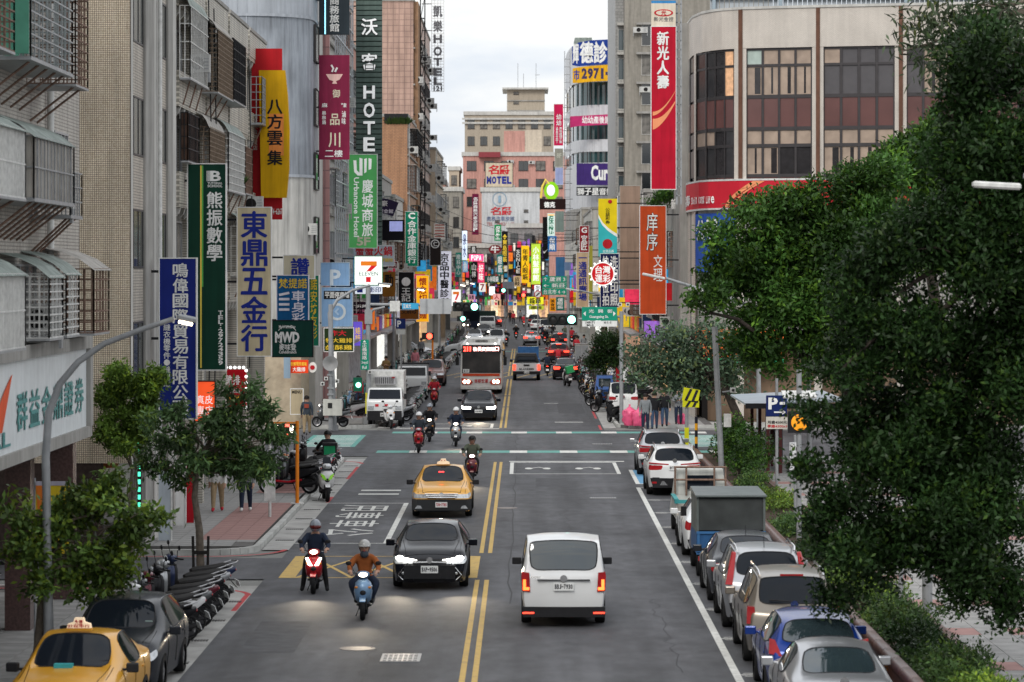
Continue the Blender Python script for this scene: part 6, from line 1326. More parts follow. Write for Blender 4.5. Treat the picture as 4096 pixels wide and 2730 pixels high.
FAR = [('maroon vertical motel parking sign by the pink block', 1085, 1100, 446, 540, 540, '6a1438', '名爵商務汽車旅館P', 'w', 0), ('tall white lit water sign in the far left row', 1062, 1073.5, 531, 598, 400, 'd4e2f4', '泉水', 'b', .7),
 ('small pale blue sign under the tall water sign', 1063, 1075, 600, 626, 398, '7fb4d8', '魚', 'w', .3), ('pink glowing letter sign far down the left', 1078, 1111, 585, 601, 430, 'e0447c', 'POPA', 'w', .8), ('black square sign with one white character', 1081.5, 1095, 566, 584, 440, '101012', '風', 'w', 0),
 ('black vertical sign with two white characters', 1082, 1096, 603, 642, 436, '131315', '山林', 'w', 0), ('hot pink vertical sign with a round mark', 1098, 1113, 604, 650, 450, 'd43c66', '好味', 'w', .5), ('small white seven sign under the hot pink sign', 1101, 1116, 651, 671, 452, 'eceee8', '7', 'r', .6),
 ('teal vertical sign in the far left row', 1047, 1060, 581, 637, 380, '2f8a7c', '眼科中心', 'w', .05), ('maroon oval steer sign', 1123, 1152, 563, 584, 470, '6e1a22', '牛', 'w', .1), ('green insurer sign with a white character', 1136, 1152, 517, 554, 480, '1c8450', '保生', 'w', .1),
 ('black optician sign with yellow characters and red diamond', 1153, 1167, 532, 609, 470, '141216', '◆寶島眼鏡', 'y', .1), ('teal optician sign below the green insurer sign', 1142, 1156, 586, 631, 468, '1f7472', '眼鏡', 'w', .05), ('black fashion sign with white letters', 1184, 1197, 569, 634, 460, '17171a', 'SONICE', 'w', 0),
 ('yellow optician sign with five dark characters', 1198, 1216, 565, 651, 455, 'e0b018', '年青人眼鏡', 'k', .45), ('lime lit tall sign right of the yellow optician', 1221, 1242, 560, 654, 440, 'aac83c', '小林髮廊館', 'w', .5), ('tan shoe shop sign below the black fashion sign', 1180, 1197, 635, 659, 458, 'c8b088', '皮鞋', 'k', .1),
 ('pale pharmacy sign with rounded top in the right row', 1258, 1275, 491, 543, 400, 'c8dcd4', '保悅', 'g', .3), ('blue pharmacy sign below the pale one', 1259, 1279, 543, 579, 398, '1c64a4', '保順', 'w', .15), ('blank grey green sign beside the pale pharmacy sign', 1276, 1296, 486, 534, 390, '7a8a84', '', 'w', 0),
 ('tall black sports sign with a white tick', 1247, 1260, 499, 596, 410, '0c0c0e', '', 'w', 0), ('dark green optician fascia across the far left shops', 1114, 1151, 634, 650, 420, '1c4c44', '小林眼鏡', 'w', .05), ('blank blue panel in the right row', 1277, 1298, 591, 641, 370, '3c6c98', '', 'w', 0), ('small blank lilac panel right of the blue panel', 1297, 1312, 603, 622, 360, '6c84a8', '', 'w', 0),
 ('yellow fascia sign low on the far right shops', 1211, 1249, 683, 700, 380, 'd8d428', '鐘錶', 'k', .5), ('orange vertical menu sign low in the right row', 1263, 1277, 686, 716, 330, 'e09018', '美食城', 'k', .35), ('teal optician sign low in the right row', 1278, 1297, 683, 713, 310, '1c7064', '優眼鏡', 'w', .1), ('white lit square box far left', 1124, 1138, 659, 679, 440, 'e4ecf0', '', 'w', .8),
 ('pale pink sign below the white lit box', 1133, 1150, 676, 690, 430, 'e8a8a4', '人', 'r', .3), ('grey box with a red light right of the steer sign', 1155, 1182, 648, 664, 440, '6c7078', '', 'w', 0), ('black small sign with yellow mark beside the white box', 1137, 1151, 660, 674, 436, '15120e', '◆', 'r', .1), ('lilac sign strip low on the far left', 1075, 1092, 677, 690, 420, 'd8a0b8', '美髮', 'k', .3),
 ('white vertical store banner under the lime sign', 1228, 1242, 656, 676, 436, 'e6eaf0', '用品', 'k', .6), ('teal fascia above the far left scooters', 1050, 1064, 690, 706, 350, '2b8068', '茶', 'w', .2), ('lemon fascia beside the orange menu sign', 1215, 1250, 703, 712, 350, 'b8c838', '燈飾', 'k', .3)]
for lab, u0, u1, v0, v1, Y, c, s, tc, e in FAR:
 txs = []
 if s: n = len(s); hz = (u1-u0) > (v1-v0)*1.1; txs = [(s, u0+(u1-u0)*.14, u1-(u1-u0)*.14, v0+(v1-v0)*.08, v1-(v1-v0)*.08, tc, 'h' if hz else 'v', .03)]
 t, lx, lz = sign(lab, u0, u1, v0, v1, Y, c, txs, -1 if u1 < 1120 else (1 if u0 > 1245 else 0), emit=e, frame=None, arms=2, xw=-9.4 if u1 < 1120 else 7.2, shape=[((u0+u1)/2+(u1-u0)/2*math.cos(a*.3142), (v0+v1)/2+(v1-v0)/2*math.sin(a*.3142)) for a in range(20)] if 'oval' in lab else None)
 if 'tick' in lab: extra(t, MB().prism([(lx(1249), lz(577)), (lx(1250.5), lz(580)), (lx(1259), lz(573)), (lx(1251), lz(583)), (lx(1248.5), lz(581))], 0, .012), smat('w'), 'tick')
 if 'pharmacy sign with' in lab: extra(t, MB().box(lx(1259), lx(1274), -.003, .012, lz(496), lz(493)), smat((.85, .5, .15), .3), 'orange_edge')
 if abs(gx((u0+u1)/2, Y)) < 6.5 and not (u1 < 1120 or u0 > 1245): extra(t, MB().box(lx(u0)+.2, lx(u0)+.35, .22, 492-Y if Y < 488 else 1, lz(v1)+.2, lz(v1)+.3), steel_k, 'bracket')
# --- right side
sk, lx, lz = sign('very tall red insurance sign with white characters beside the curved office', 1497, 1553, 62, 435, 150.6, 'b8142e', [('新光人壽', 1509, 1538, 72, 206, 'w', 'v', .05)], 0, frame='w', depth=.35)
extra(sk, MB().box(0, lx(1553), .015, .35, lz(61), lz(8)), smat((.70, .62, .50)), 'cream_panel'); extra(sk, MB().box(0, lx(1553), .013, .35, lz(8), lz(2)), smat((.05, .25, .55)), 'blue_edge')
extra(sk, MB().prism([(lx(1525)+.46*math.cos(a*.2618), lz(30)+.17*math.sin(a*.2618)) for a in range(24)], .0, .02), smat('r'), 'emblem_oval'); extra(sk, MB().prism([(lx(1525)+.37*math.cos(a*.2618), lz(30)+.12*math.sin(a*.2618)) for a in range(24)], -.006, .02), smat((.70, .62, .50)), 'emblem_inner'); text(sk, '光', lx(1519), lx(1531), lz(36), lz(24), -.012, smat('r'), 'v', .04); text(sk, '新光金控', lx(1502), lx(1548), lz(50), lz(39), .0, smat((.1, .1, .12)), 'h', .01)
for dv, ww in ((0, .22), (-24, .08)):
 mb = MB()
 for i in range(10):
  t0, t1 = i/10, (i+1)/10
  def q(t, o): return (lx(1500)+(lx(1552)-lx(1500))*t, .008, lz(286+dv-52*t**1.8)-o*ww*(1.2-t))
  mb.add([q(t0, 1), q(t1, 1), q(t1, -1), q(t0, -1)], [(0, 1, 2, 3)])
 extra(sk, mb, swoosh, 'swoosh', fix=False)
tw = MB()
for x in (lx(1556), lx(1566)): tw.box(x-.04, x+.04, .3, .4, lz(470), lz(0))
for k in range(22): tw.box(lx(1553), lx(1566), .3, .38, lz(10+k*21), lz(8+k*21))
extra(sk, tw, steel_g, 'scaffold'); 
t, lx, lz = sign('tall orange tutoring sign with outlined white characters', 1471, 1530, 474, 722, 162, 'bf4a22', [('庠序', 1485, 1512, 488, 578, 'k', 'v', .06), ('文理', 1501, 1523, 585, 648, 'w', 'v', .01)], 1, xw=8.3, frame='w')
text(t, '庠序', lx(1485), lx(1512), lz(578), lz(488), -.02, smat('w'), 'v', .01)
sign('tall blank tan sign board with rust spots', 1425, 1471, 428, 664, 196, '9c8474', (), 1, frame=(.45, .43, .4))
t, lx, lz = sign('yellow and teal lottery banner with a curved white divide', 1375, 1418, 457, 590, 190, 'd8c01c', [('公益彩券', 1391, 1402, 478, 516, 'k', 'v', .02), ('台灣彩券', 1385, 1411, 574, 582, 'w', 'h', .03)], 1, emit=.12, frame=None)
cv = [(1375, 496), (1385, 514), (1397, 526), (1408, 534), (1418, 540)]
extra(t, MB().prism([(lx(a), lz(b)) for a, b in cv] + [(lx(1418), lz(590)), (lx(1375), lz(590))], .0, .015), smat((.04, .42, .44), .12), 'teal_field'); extra(t, MB().prism([(lx(a), lz(b-2)) for a, b in cv] + [(lx(a), lz(b+5)) for a, b in cv[::-1]], -.006, .015), smat('w', .1), 'white_curve'); extra(t, MB().lathe([(.30, 0), (.30, .01), (.05, .012)], (lx(1396), -.004, lz(561)), 'Y', 18), smat('r'), 'red_disc'); extra(t, MB().ball((lx(1402), 0, lz(464)), (.13, .02, .12), 10, 6), smat('r'), 'heart_mark')
t, lx, lz = sign('round red lottery sign ringed with glowing bulbs', 1357, 1413, 602, 658, 176, 'b81820', [('台灣', 1367, 1403, 611, 630, 'w', 'h', .04), ('運彩', 1367, 1403, 631, 650, 'w', 'h', .04)], 1, emit=.4, shape=[(1385+27*math.cos(a*.2244), 630+27*math.sin(a*.2244)) for a in range(28)], arms=1)
extra(t, MB().lathe([(.68, 0), (.68, .03), (.61, .03), (.61, 0)], (lx(1385), -.0, lz(630)), 'Y', 28, False), smat('w', .5), 'white_ring')
for k in range(14): a = k*2*math.pi/14; extra(t, MB().ball((lx(1385)+.73*math.cos(a), -.03, lz(630)+.73*math.sin(a)), .055, 8, 6), MATS['bulb_white'], 'bulb')
sign('navy photo shop sign with two columns of white characters', 1380, 1422, 584, 706, 188, '141c4e', [('快數位拍', 1384, 1400, 588, 704, 'w', 'v', .04), ('洗相印照', 1402, 1420, 588, 704, 'w', 'v', .04)], 1)
sign('beige phone shop sign with navy characters', 1325, 1352, 581, 706, 240, 'c0a888', [('一通通訊廣場', 1329, 1349, 584, 692, 'b', 'v', .04)], 1, arms=2); t, lx, lz = sign('dark red vertical sign with two white characters', 1332, 1353, 520, 580, 246, '8a1420', [('宜匠', 1335, 1350, 540, 576, 'w', 'v', .03), ('G', 1336, 1349, 523, 536, 'w', 'f', .03)], 1, arms=2)
sign('narrow olive yellow strip sign beside the beige phone sign', 1354, 1362, 565, 690, 232, '9c983c', (), 1, frame=None, arms=2)
P2 = [(1315, 150), (1314, 108), (1330, 98), (1360, 93), (1420, 90), (1420, 146), (1360, 150), (1330, 153)]
sign('big blue clinic sign at the top of the rounded block', 1314, 1420, 90, 153, 427, '1e3c8c', [('輝', 1316, 1330, 100, 148, 'w', 'v', .06), ('德診所', 1332, 1428, 95, 147, 'w', 'h', .06)], 0, shape=P2)
sign('yellow phone number banner under the blue clinic sign', 1316, 1420, 152, 191, 427, 'e0a81c', [('2971-54', 1336, 1432, 156, 183, (.05, .04, .1), 'h', .05), ('市', 1318, 1332, 160, 186, (.03, .05, .3), 'v', .05)], 0, shape=[(1316, 191), (1316, 158), (1330, 155), (1360, 152), (1420, 148), (1420, 185), (1360, 188), (1330, 191)])
sign('magenta care home band round the rounded block', 1310, 1420, 264, 294, 427, 'b43068', [('幼幼產後護理', 1337, 1416, 267, 285, 'w', 'h', .03)], 0, shape=[(1310, 294), (1310, 268), (1330, 267), (1420, 262), (1420, 286), (1330, 290)], emit=.05); sign('tall magenta care home sign left of the rounded block', 1273, 1294, 240, 335, 424, 'c0184c', [('幼幼', 1278, 1290, 262, 290, 'w', 'v', .03), ('產後護理之家', 1285, 1292, 292, 330, 'w', 'v'), ('29806601', 1277, 1283, 292, 330, 'w', 'v')], 1, xw=6.4, arms=4)
sign('purple gym sign with white script letters', 1325, 1424, 376, 426, 426, '3e2a6c', [('Curves', 1358, 1428, 380, 415, 'w', 'f', .04)], 0, frame=None); sign('black music shop sign with white characters', 1325, 1424, 430, 450, 425.5, '1c1d22', [('獅子星音樂', 1326, 1410, 432, 449, 'w', 'h', .04)], 0, frame=None)
t, lx, lz = sign('faded blank panel strip 8F on the right', 1275, 1294, 342, 384, 420, '8c8a80', [('8F', 1279, 1291, 352, 364, (.5, .5, .42), 'h')], 1, arms=2, xw=6.4); sign('blank lavender panel under the faded strip', 1276, 1294, 386, 425, 420, '97a0c8', (), 1, arms=2, xw=6.4)
t, lx, lz = sign('lime green disc sign with a white bird shape', 1248, 1285, 415, 462, 415, '86c81c', (), 1, emit=.15, shape=[(1267+17*math.cos(a*.2618), 439+21*math.sin(a*.2618)) for a in range(24)], xw=6.4, arms=1); extra(t, MB().ball((lx(1266), -.02, lz(438)), (.55, .04, .75), 12, 8), smat('w', .4), 'bird_shape'); extra(t, MB().tube([(lx(1243), .1, lz(456)), (lx(1246), .1, lz(430)), (lx(1254), .1, lz(413)), (lx(1262), .1, lz(424))], .16, 6), smat((.75, .55, .1), .15), 'yellow_arch')
sign('black lit fried chicken sign below the lime disc', 1240, 1300, 458, 482, 412, '1c0c0c', [('德克', 1250, 1276, 464, 478, 'w', 'h', .04)], 1, emit=.25, frame=None, arms=1, xw=6.4)
# ================================================================= street furniture
pole_g = mat('grey_pole_paint', (.30, .31, .32), .45, metal=.2, var=.15, scale=4, streak=.15)
lamp_glow = mat('street_lamp_glow', (1, .84, .66), .4, emit=7.)
def street_lamp(label, Y, pts, head, r=.08, lit=True, base=None, pm=pole_g):
 """pts: the pole and its arm in picture coordinates at distance Y; head: lamp box along the arm's end"""
 x, z = gx(pts[0][0], Y), 0; t = thing('street_lamp', label, 'street lamp', (gx(pts[0][0], Y), Y, 0)); x0 = x
 P = [(0, 0, 0)] + [(gx(u, Y)-x0, 0, gz(v, Y)) for u, v in pts[1:]]; n = len(P)
 MB().tube(P, [r*1.25]+[r*(1-.5*i/n) for i in range(1, n)], 10).build('pole', pm, t, 50)
 MB().tube([(0, 0, 0), (0, 0, .25)], r*1.9, 10).build('base_collar', pm, t, 50)
 (u0, v0), (u1, v1) = head; a, b = Vector((gx(u0, Y)-x0, 0, gz(v0, Y))), Vector((gx(u1, Y)-x0, 0, gz(v1, Y))); d = (b-a); ang = math.atan2(d.z, d.x)
 rot = Matrix.Rotation(-ang, 3, 'Y'); h = MB().cbox((a+b)/2, (d.length, .26, .11), rot); o = h.build('lamp_head', steel_w if not lit else pm, t); o.modifiers.new('b', 'BEVEL').width = .03
 if lit: MB().cbox((a+b)/2+rot @ Vector((.0, 0, -.08)), (d.length*.7, .2, .06), rot).build('lamp_lens', lamp_glow, t)
 return t
street_lamp('tall grey street lamp curving over the near left parked taxi', 57, [(113, 0), (110, 1300), (105, 1050), (112, 950), (138, 882), (180, 832), (240, 790), (330, 756), (400, 733)], ((408, 728), (450, 737)), .085)
street_lamp('lit street lamp on the left corner above the horn loudspeaker', 146.3, [(768, 0), (762, 800), (757, 720), (775, 690), (810, 668), (850, 656)], ((868, 652), (900, 655)), .11)
street_lamp('lit street lamp above the yellow noodle sign', 212, [(905, 0), (905, 720), (915, 690), (940, 672), (958, 665)], ((958, 663), (978, 666)), .1); street_lamp('lit street lamp far down the left kerb', 300, [(1010, 0), (1010, 700), (1018, 680), (1040, 662), (1056, 655)], ((1056, 653), (1072, 656)), .1); street_lamp('lit street lamp farthest down the left kerb', 390, [(1062, 0), (1062, 690), (1070, 668), (1084, 652)], ((1080, 650), (1092, 652)), .1)
street_lamp('white headed street lamp arm crossing in front of the orange sign', 124, [(1745, 0), (1742, 740), (1690, 690), (1530, 640)], ((1476, 630), (1528, 641)), .09, False)
street_lamp('white headed street lamp arm reaching out of the green tree', 109, [(1860, 0), (1858, 800), (1800, 722), (1640, 680)], ((1582, 663), (1640, 677)), .08, False); street_lamp('white street lamp head out of the dark tree at the right edge', 52, [(2560, 0), (2560, 500), (2500, 425), (2352, 404)], ((2235, 424), (2345, 430)), .08, False)
street_lamp('lit street lamp above the right road signs', 200, [(1424, 0), (1424, 760), (1410, 700), (1380, 678), (1330, 668)], ((1300, 664), (1330, 669)), .09, False)
green_on = mat('signal_green', (.25, 1, .72), .3, emit=6.); lens_off = mat('dark_lens', (.02, .02, .02), .3); red_on = mat('signal_red', (1, .06, .03), .3, emit=6.)
def signal(t, u0, u1, v0, v1, Y, x0, on=2, n=3):
 a, b = gx(u0, Y)-x0, gx(u1, Y)-x0; zc = gz((v0+v1)/2, Y); h = gz(v0, Y)-gz(v1, Y); w = (b-a)/n
 o = MB().box(a-.05, b+.05, -.12, .12, zc-h/2, zc+h/2).build('signal_housing', mat('signal_case', (.03, .035, .035), .5), t)
 for k in range(n):
  c = a+w*(k+.5); MB().lathe([(w*.42, 0), (w*.42, .02), (.02, .05)], (c, -.13, zc), 'Y', 16).build('lens', green_on if k == on else lens_off, o)
  MB().lathe([(w*.47, .0), (w*.47, .16), (w*.43, .16), (w*.43, .0)], (c, -.12, zc), 'Y', 16).build('visor', MATS['signal_case'], o)
Y = 151.0; sp = thing('traffic_signal', 'traffic signal with a green light and green street name sign on the right', 'traffic signal', (gx(1428, Y), Y, .125)); sx = gx(1428, Y); sp.location.z = 0
MB().tube([(0, 0, .1), (0, 0, gz(716, Y))], .1, 10).build('pole', pole_g, sp, 50); MB().tube([(0, 0, gz(728, Y)), (gx(1330, Y)-sx, 0, gz(734, Y))], .06, 8).build('arm', pole_g, sp, 50); signal(sp, 1260, 1324, 722, 748, Y, sx, 2)
o = MB().box(gx(1337, Y)-sx, gx(1418, Y)-sx, -.14, -.1, gz(737, Y), gz(706, Y)).build('street_name_plate', mat('road_sign_green', (.01, .27, .17), .4), sp); rw = smat('w')
text(o, '光興街', gx(1348, Y)-sx, gx(1412, Y)-sx, gz(723, Y), gz(708, Y), -.15, rw, 'h', .02, fill=.55); text(o, 'Guangxing St.', gx(1354, Y)-sx, gx(1398, Y)-sx, gz(733, Y), gz(725, Y), -.15, rw, 'f', .02)
for s, u in ((-1, 1340), (1, 1415)): MB().prism([(gx(u, Y)-sx, gz(721, Y)), (gx(u-s*6, Y)-sx, gz(716, Y)), (gx(u-s*6, Y)-sx, gz(727, Y))], -.15, -.14).build('arrow', rw, o)
o = MB().box(gx(1338, Y)-sx, gx(1418, Y)-sx, -.14, -.1, gz(751, Y), gz(738, Y)).build('house_number_plate', smat('w'), sp); text(o, '149-71', gx(1346, Y)-sx, gx(1366, Y)-sx, gz(744, Y), gz(739, Y), -.15, smat('k'), 'f'); text(o, '80-2', gx(1348, Y)-sx, gx(1364, Y)-sx, gz(750, Y), gz(745.5, Y), -.15, smat('k'), 'f'); text(o, '61-1', gx(1388, Y)-sx, gx(1404, Y)-sx, gz(744, Y), gz(739, Y), -.15, smat('k'), 'f')
def cctv(t, x, z, y=0):
 o = MB().box(x-.09, x+.09, y-.3, y, z-.08, z+.08).build('camera', steel_w, t); MB().lathe([(.05, 0), (.05, .02), (.02, .02)], (x, y-.3, z), 'Y', 10).build('lens', lens_off, o)
for x in (-.08, .3): cctv(sp, x, gz(700, Y))
MB().box(.08, .26, -.2, 0, 2.2, 2.7).build('control_box', steel_w, sp)
Y = 150.4; lp = thing('traffic_signal', 'traffic signal on a long left arm with a green light and sign backs', 'traffic signal', (gx(846, Y), Y, 0)); sx = gx(846, Y)
MB().tube([(0, 0, .1), (0, 0, gz(655, Y))], .12, 10).build('pole', pole_g, lp, 50); MB().tube([(0, 0, gz(700, Y)), (gx(1035, Y)-sx, 0, gz(702, Y))], .07, 8).build('arm', pole_g, lp, 50); signal(lp, 1043, 1100, 695, 716, Y, sx, 2)
MB().tube([(0, 0, gz(730, Y)), (.25, 0, gz(712, Y)), (.8, 0, gz(706, Y))], .06, 8).build('brace', pole_g, lp, 50); MB().tube([(0, 0, .1), (0, 0, .45)], .28, 8).build('base_collar', pole_g, lp)
MB().box(gx(965, Y)-sx, gx(1036, Y)-sx, -.1, -.06, gz(722, Y), gz(687, Y)).build('sign_back', mat('bare_aluminium', (.42, .43, .44), .5, metal=.3), lp)
for u in (980, 1018): MB().box(gx(u, Y)-sx-.03, gx(u, Y)-sx+.03, -.14, -.1, gz(721, Y), gz(688, Y)).build('rib', steel_g, lp)
o = MB().box(gx(924, Y)-sx, gx(962, Y)-sx, -.1, -.06, gz(711, Y), gz(697, Y)).build('blue_notice', mat('notice_blue', (.05, .35, .6), .4), lp); text(o, '王威元', gx(926, Y)-sx, gx(945, Y)-sx, gz(709, Y), gz(699, Y), -.11, rw, 'h', .03)
MB().box(gx(896, Y)-sx, gx(919, Y)-sx, -.12, .1, gz(716, Y), gz(692, Y)).build('equipment_box', steel_w, lp); MB().box(-.16, .2, -.16, .16, gz(745, Y), gz(712, Y)).build('equipment_box', pole_g, lp)
o = MB().box(gx(829, Y)-sx, gx(848, Y)-sx, -.2, -.16, gz(850, Y), gz(781, Y)).build('street_name_plate', MATS['road_sign_green'], lp); text(o, '正義南路', gx(832, Y)-sx, gx(844, Y)-sx, gz(827, Y), gz(789, Y), -.21, rw, 'v', .02); text(o, 'Zheng yi S', gx(831, Y)-sx, gx(846, Y)-sx, gz(838, Y), gz(830, Y), -.21, rw, 'f'); text(o, 'Rd', gx(833, Y)-sx, gx(843, Y)-sx, gz(848, Y), gz(841, Y), -.21, rw, 'f'); MB().prism([(gx(838, Y)-sx, gz(782, Y)), (gx(834, Y)-sx, gz(787, Y)), (gx(842, Y)-sx, gz(787, Y))], -.21, -.2).build('arrow', rw, o)
o = MB().box(gx(812, Y)-sx, gx(832, Y)-sx, -.15, .1, gz(900, Y), gz(868, Y)).build('pedestrian_signal', mat('signal_green_case', (.01, .10, .06), .5), lp); MB().lathe([(.12, 0), (.12, .03), (.05, .03)], (gx(824, Y)-sx, -.16, gz(885, Y)), 'Y', 12).build('lens', green_on, o); MB().box(-.13, .13, -.13, .13, .6, 1.6).build('yellow_wrap', mat('yellow_wrap', (.75, .68, .05), .6), lp); cctv(lp, .1, gz(855, Y))
# horn loudspeaker pole with its boxes
Y = 145.6; hp = thing('utility_pole', 'grey pole with a horn loudspeaker and a white cabinet on the left corner', 'pole', (gx(765, Y)-.1, Y, 0)); sx = gx(765, Y)-.1
MB().tube([(0, 0, .1), (0, 0, gz(700, Y))], .11, 10).build('pole', pole_g, hp, 50); MB().lathe([(.06, -.2), (.12, 0), (.2, .2), (.36, .36), (.33, .36), (.05, .1)], (0, 0, gz(835, Y)), 'Y', 20).build('horn_loudspeaker', mat('horn_grey', (.28, .28, .28), .5), hp, 50)
MB().box(gx(743, Y)-sx, gx(786, Y)-sx, -.25, .2, gz(955, Y), gz(918, Y)).build('cabinet', mat('cabinet_cream', (.55, .55, .5), .5, streak=.2), hp); MB().box(-.12, .08, -.27, -.25, gz(938, Y), gz(926, Y)).build('cabinet_window', lens_off, hp)
for u, v in ((742, 882), (775, 876), (750, 870)): cctv(hp, gx(u, Y)-sx, gz(v, Y))
for v in (860, 890, 905): MB().box(-.16, .16, -.14, .14, gz(v+4, Y), gz(v, Y)).build('clamp', steel_g, hp)
# orange pedestrian countdown post and the white bus stop post
pp = thing('pedestrian_signal', 'orange post with a red countdown display beside the parked scooters', 'signal', (gx(683, 98.4), 98.4, .125)); org = mat('orange_post', (.72, .22, .02), .45)
zt = gz(968, 98.4)-.125; MB().tube([(0, 0, 0), (0, 0, zt)], .058, 10).build('post', org, pp, 50); MB().box(-.76, 0, -.05, .02, zt-.08, zt-.03).build('top_bar', org, pp); MB().box(-.74, -.06, -.08, .05, zt-.45, zt-.09).build('display_case', blackp, pp); MB().box(-.2, .2, -.15, .15, 0, .03).build('foot_plate', steel_w, pp)
ledr = mat('countdown_red', (1, .08, .05), .4, emit=4); ledy = mat('countdown_pale', (1, .85, .7), .4, emit=5)
for nm, m, bs in (('display_digit', ledy, [(-.68, -.6, zt-.42, zt-.13)]), ('display_digit', ledy, [(-.22, -.12, zt-.36, zt-.15)]), ('display_digit', ledr, [(-.38, -.24, zt-.18, zt-.1), (-.38, -.24, zt-.43, zt-.36)])):
 mb = MB()
 for x0, x1, z0, z1 in bs: mb.box(x0, x1, -.1, -.08, z0, z1)
 mb.build(nm, m, pp)
bp = thing('bus_stop_post', 'thin white bus stop post on the pink pavement', 'bus stop', (gx(620, 93.2), 93.2, .125)); MB().tube([(0, 0, 0), (0, 0, gz(1030, 93.2))], .045, 8).build('post', steel_w, bp, 50); zs = gz(1145, 93.2); MB().box(-.16, .16, -.06, .06, zs-.2, zs+.75).build('timetable_box', steel_w, bp)
MB().box(-.2, .2, -.07, .07, zs+.9, zs+1.3).build('route_panel', steel_g, bp)
# signs and posts on the right verge
def post_sign(label, u, Y, vtop, plates, r=.05, name='road_sign', cat='road sign', z0=.1):
 t = thing(name, label, cat, (gx(u, Y), Y, z0)); x0 = gx(u, Y); MB().tube([(0, 0, 0), (0, 0, gz(vtop, Y)-z0)], r, 8).build('post', pole_g, t, 50); outs = []
 for u0, u1, v0, v1, c in plates: outs.append(MB().box(gx(u0, Y)-x0, gx(u1, Y)-x0, -.1, -.06, gz(v1, Y)-z0, gz(v0, Y)-z0).build('plate', smat(c), t))
 return t, outs, (lambda a: gx(a, Y)-x0), (lambda b: gz(b, Y)-z0)
t, o, lx, lz = post_sign('navy parking direction sign with a white arrow above a fee board', 1785, 104, 870, [(1760, 1808, 909, 957, '16265a'), (1760, 1812, 958, 986, 'c8c4ba')]); text(o[0], 'P', lx(1765), lx(1787), lz(941), lz(914), -.11, rw, 'f', .04); MB().box(lx(1778), lx(1800), -.12, -.1, lz(949), lz(946)).prism([(lx(1805), lz(947.5)), (lx(1797), lz(942)), (lx(1797), lz(953))], -.12, -.1).build('arrow', rw, o[0]); MB().box(lx(1791), lx(1803), -.12, -.1, lz(930), lz(924)).build('car_mark', rw, o[0])
text(o[1], '月繳4500元', lx(1763), lx(1808), lz(974), lz(967), -.11, smat('k'), 'f', .02); text(o[1], '季繳4300x3', lx(1763), lx(1808), lz(983), lz(976), -.11, smat('r'), 'f', .02)
t, o, lx, lz = post_sign('white parking hours sign on a grey post beside the dark tree', 1828, 88, 1000, [(1814, 1841, 1017, 1080, 'd4d6d8'), (1816, 1825, 1020, 1036, '1a5ca8')]); text(o[1], 'P', lx(1817), lx(1824), lz(1035), lz(1021), -.12, rw, 'f', .03); text(o[0], '一至五', lx(1816), lx(1839), lz(1046), lz(1041), -.11, smat('k'), 'f'); text(o[0], '07-20', lx(1816), lx(1839), lz(1062), lz(1055), -.11, smat('k'), 'f'); MB().box(lx(1828), lx(1838), -.12, -.1, lz(1035), lz(1028)).build('car_mark', smat('k'), o[0])
bc2 = thing('warning_beacon', 'pole with a solar panel and a round amber beacon in the dark leaves', 'beacon', (gx(1836, 84), 84, 0)); MB().tube([(0, 0, 0), (0, 0, gz(850, 84))], .07, 8).build('pole', pole_g, bc2, 50); zc = gz(971, 84); MB().box(-.3, .3, -.12, .1, zc-.28, zc+.3).build('case', blackp, bc2); MB().lathe([(.22, 0), (.22, .03), (.1, .05)], (0, -.13, zc), 'Y', 20).build('lens', mat('amber_lens', (.8, .3, .02), .4, emit=.5), bc2); MB().cbox((0, 0, zc+.75), (.9, .6, .04), Matrix.Rotation(.25, 3, 'X')).build('solar_panel', steel_w, bc2)
for lab, u, Y, r, vt in (('thin grey post standing in the hedge at the lower right', 2070, 66, .05, 1180), ('thick grey post beside the hedge at the lower right', 2131, 66.5, .11, 1100), ('leaning grey pole with a camera behind the right parked crossovers', 1660, 108, .1, 755)):
 t = thing('pole', lab, 'pole', (gx(u, Y), Y, .05)); MB().tube([(0, 0, 0), (gx(u-18, Y)-gx(u, Y) if 'lean' in lab else 0, 0, gz(vt, Y))], r, 8).build('shaft', pole_g, t, 50); MB().tube([(0, 0, 0), (0, 0, .2)], r*1.6, 8).build('base_collar', pole_g, t)
 if 'lean' in lab: cctv(t, .35, gz(900, Y)); MB().tube([(0, 0, gz(905, Y)), (.35, 0, gz(902, Y))], .03, 6).build('bracket', pole_g, t); MB().box(.05, .3, -.1, .1, gz(985, Y), gz(955, Y)).build('meter_box', steel_w, t)
cv = thing('chevron_sign', 'yellow and black chevron warning board bent at the right corner', 'road sign', (gx(1578, 123), 123, .1)); MB().tube([(0, 0, 0), (0, 0, gz(900, 123))], .07, 8).build('post', pole_g, cv, 50); ym = mat('reflective_yellow', (.62, .62, .02), .4); x0 = gx(1578, 123)
for (a, b, c, d), tilt in (((1566, 1604, 892, 922), .35), ((1568, 1606, 921, 936), .05)):
 o = MB().box(gx(a, 123)-x0, gx(b, 123)-x0, -.12, -.09, 0, gz(c, 123)-gz(d, 123)).build('board', ym, cv); o.location.z = gz(d, 123)-.1; o.rotation_euler = (0, tilt*.5, 0)
 for k in range(2): MB().prism([(gx(a+6+k*16, 123)-x0, .02), (gx(a+12+k*16, 123)-x0, .02), (gx(a+20+k*14, 123)-x0, gz(c, 123)-gz(d, 123)-.02), (gx(a+14+k*14, 123)-x0, gz(c, 123)-gz(d, 123)-.02)], -.135, -.12).build('chevron', plate_k, o)
MB().box(-.085, .085, -.085, .085, .5, 1.2).build('yellow_wrap', ym, cv)
bd = thing('bollard', 'black and yellow striped bollard post behind the silver crossover', 'bollard', (gx(1600, 121), 121, 0))
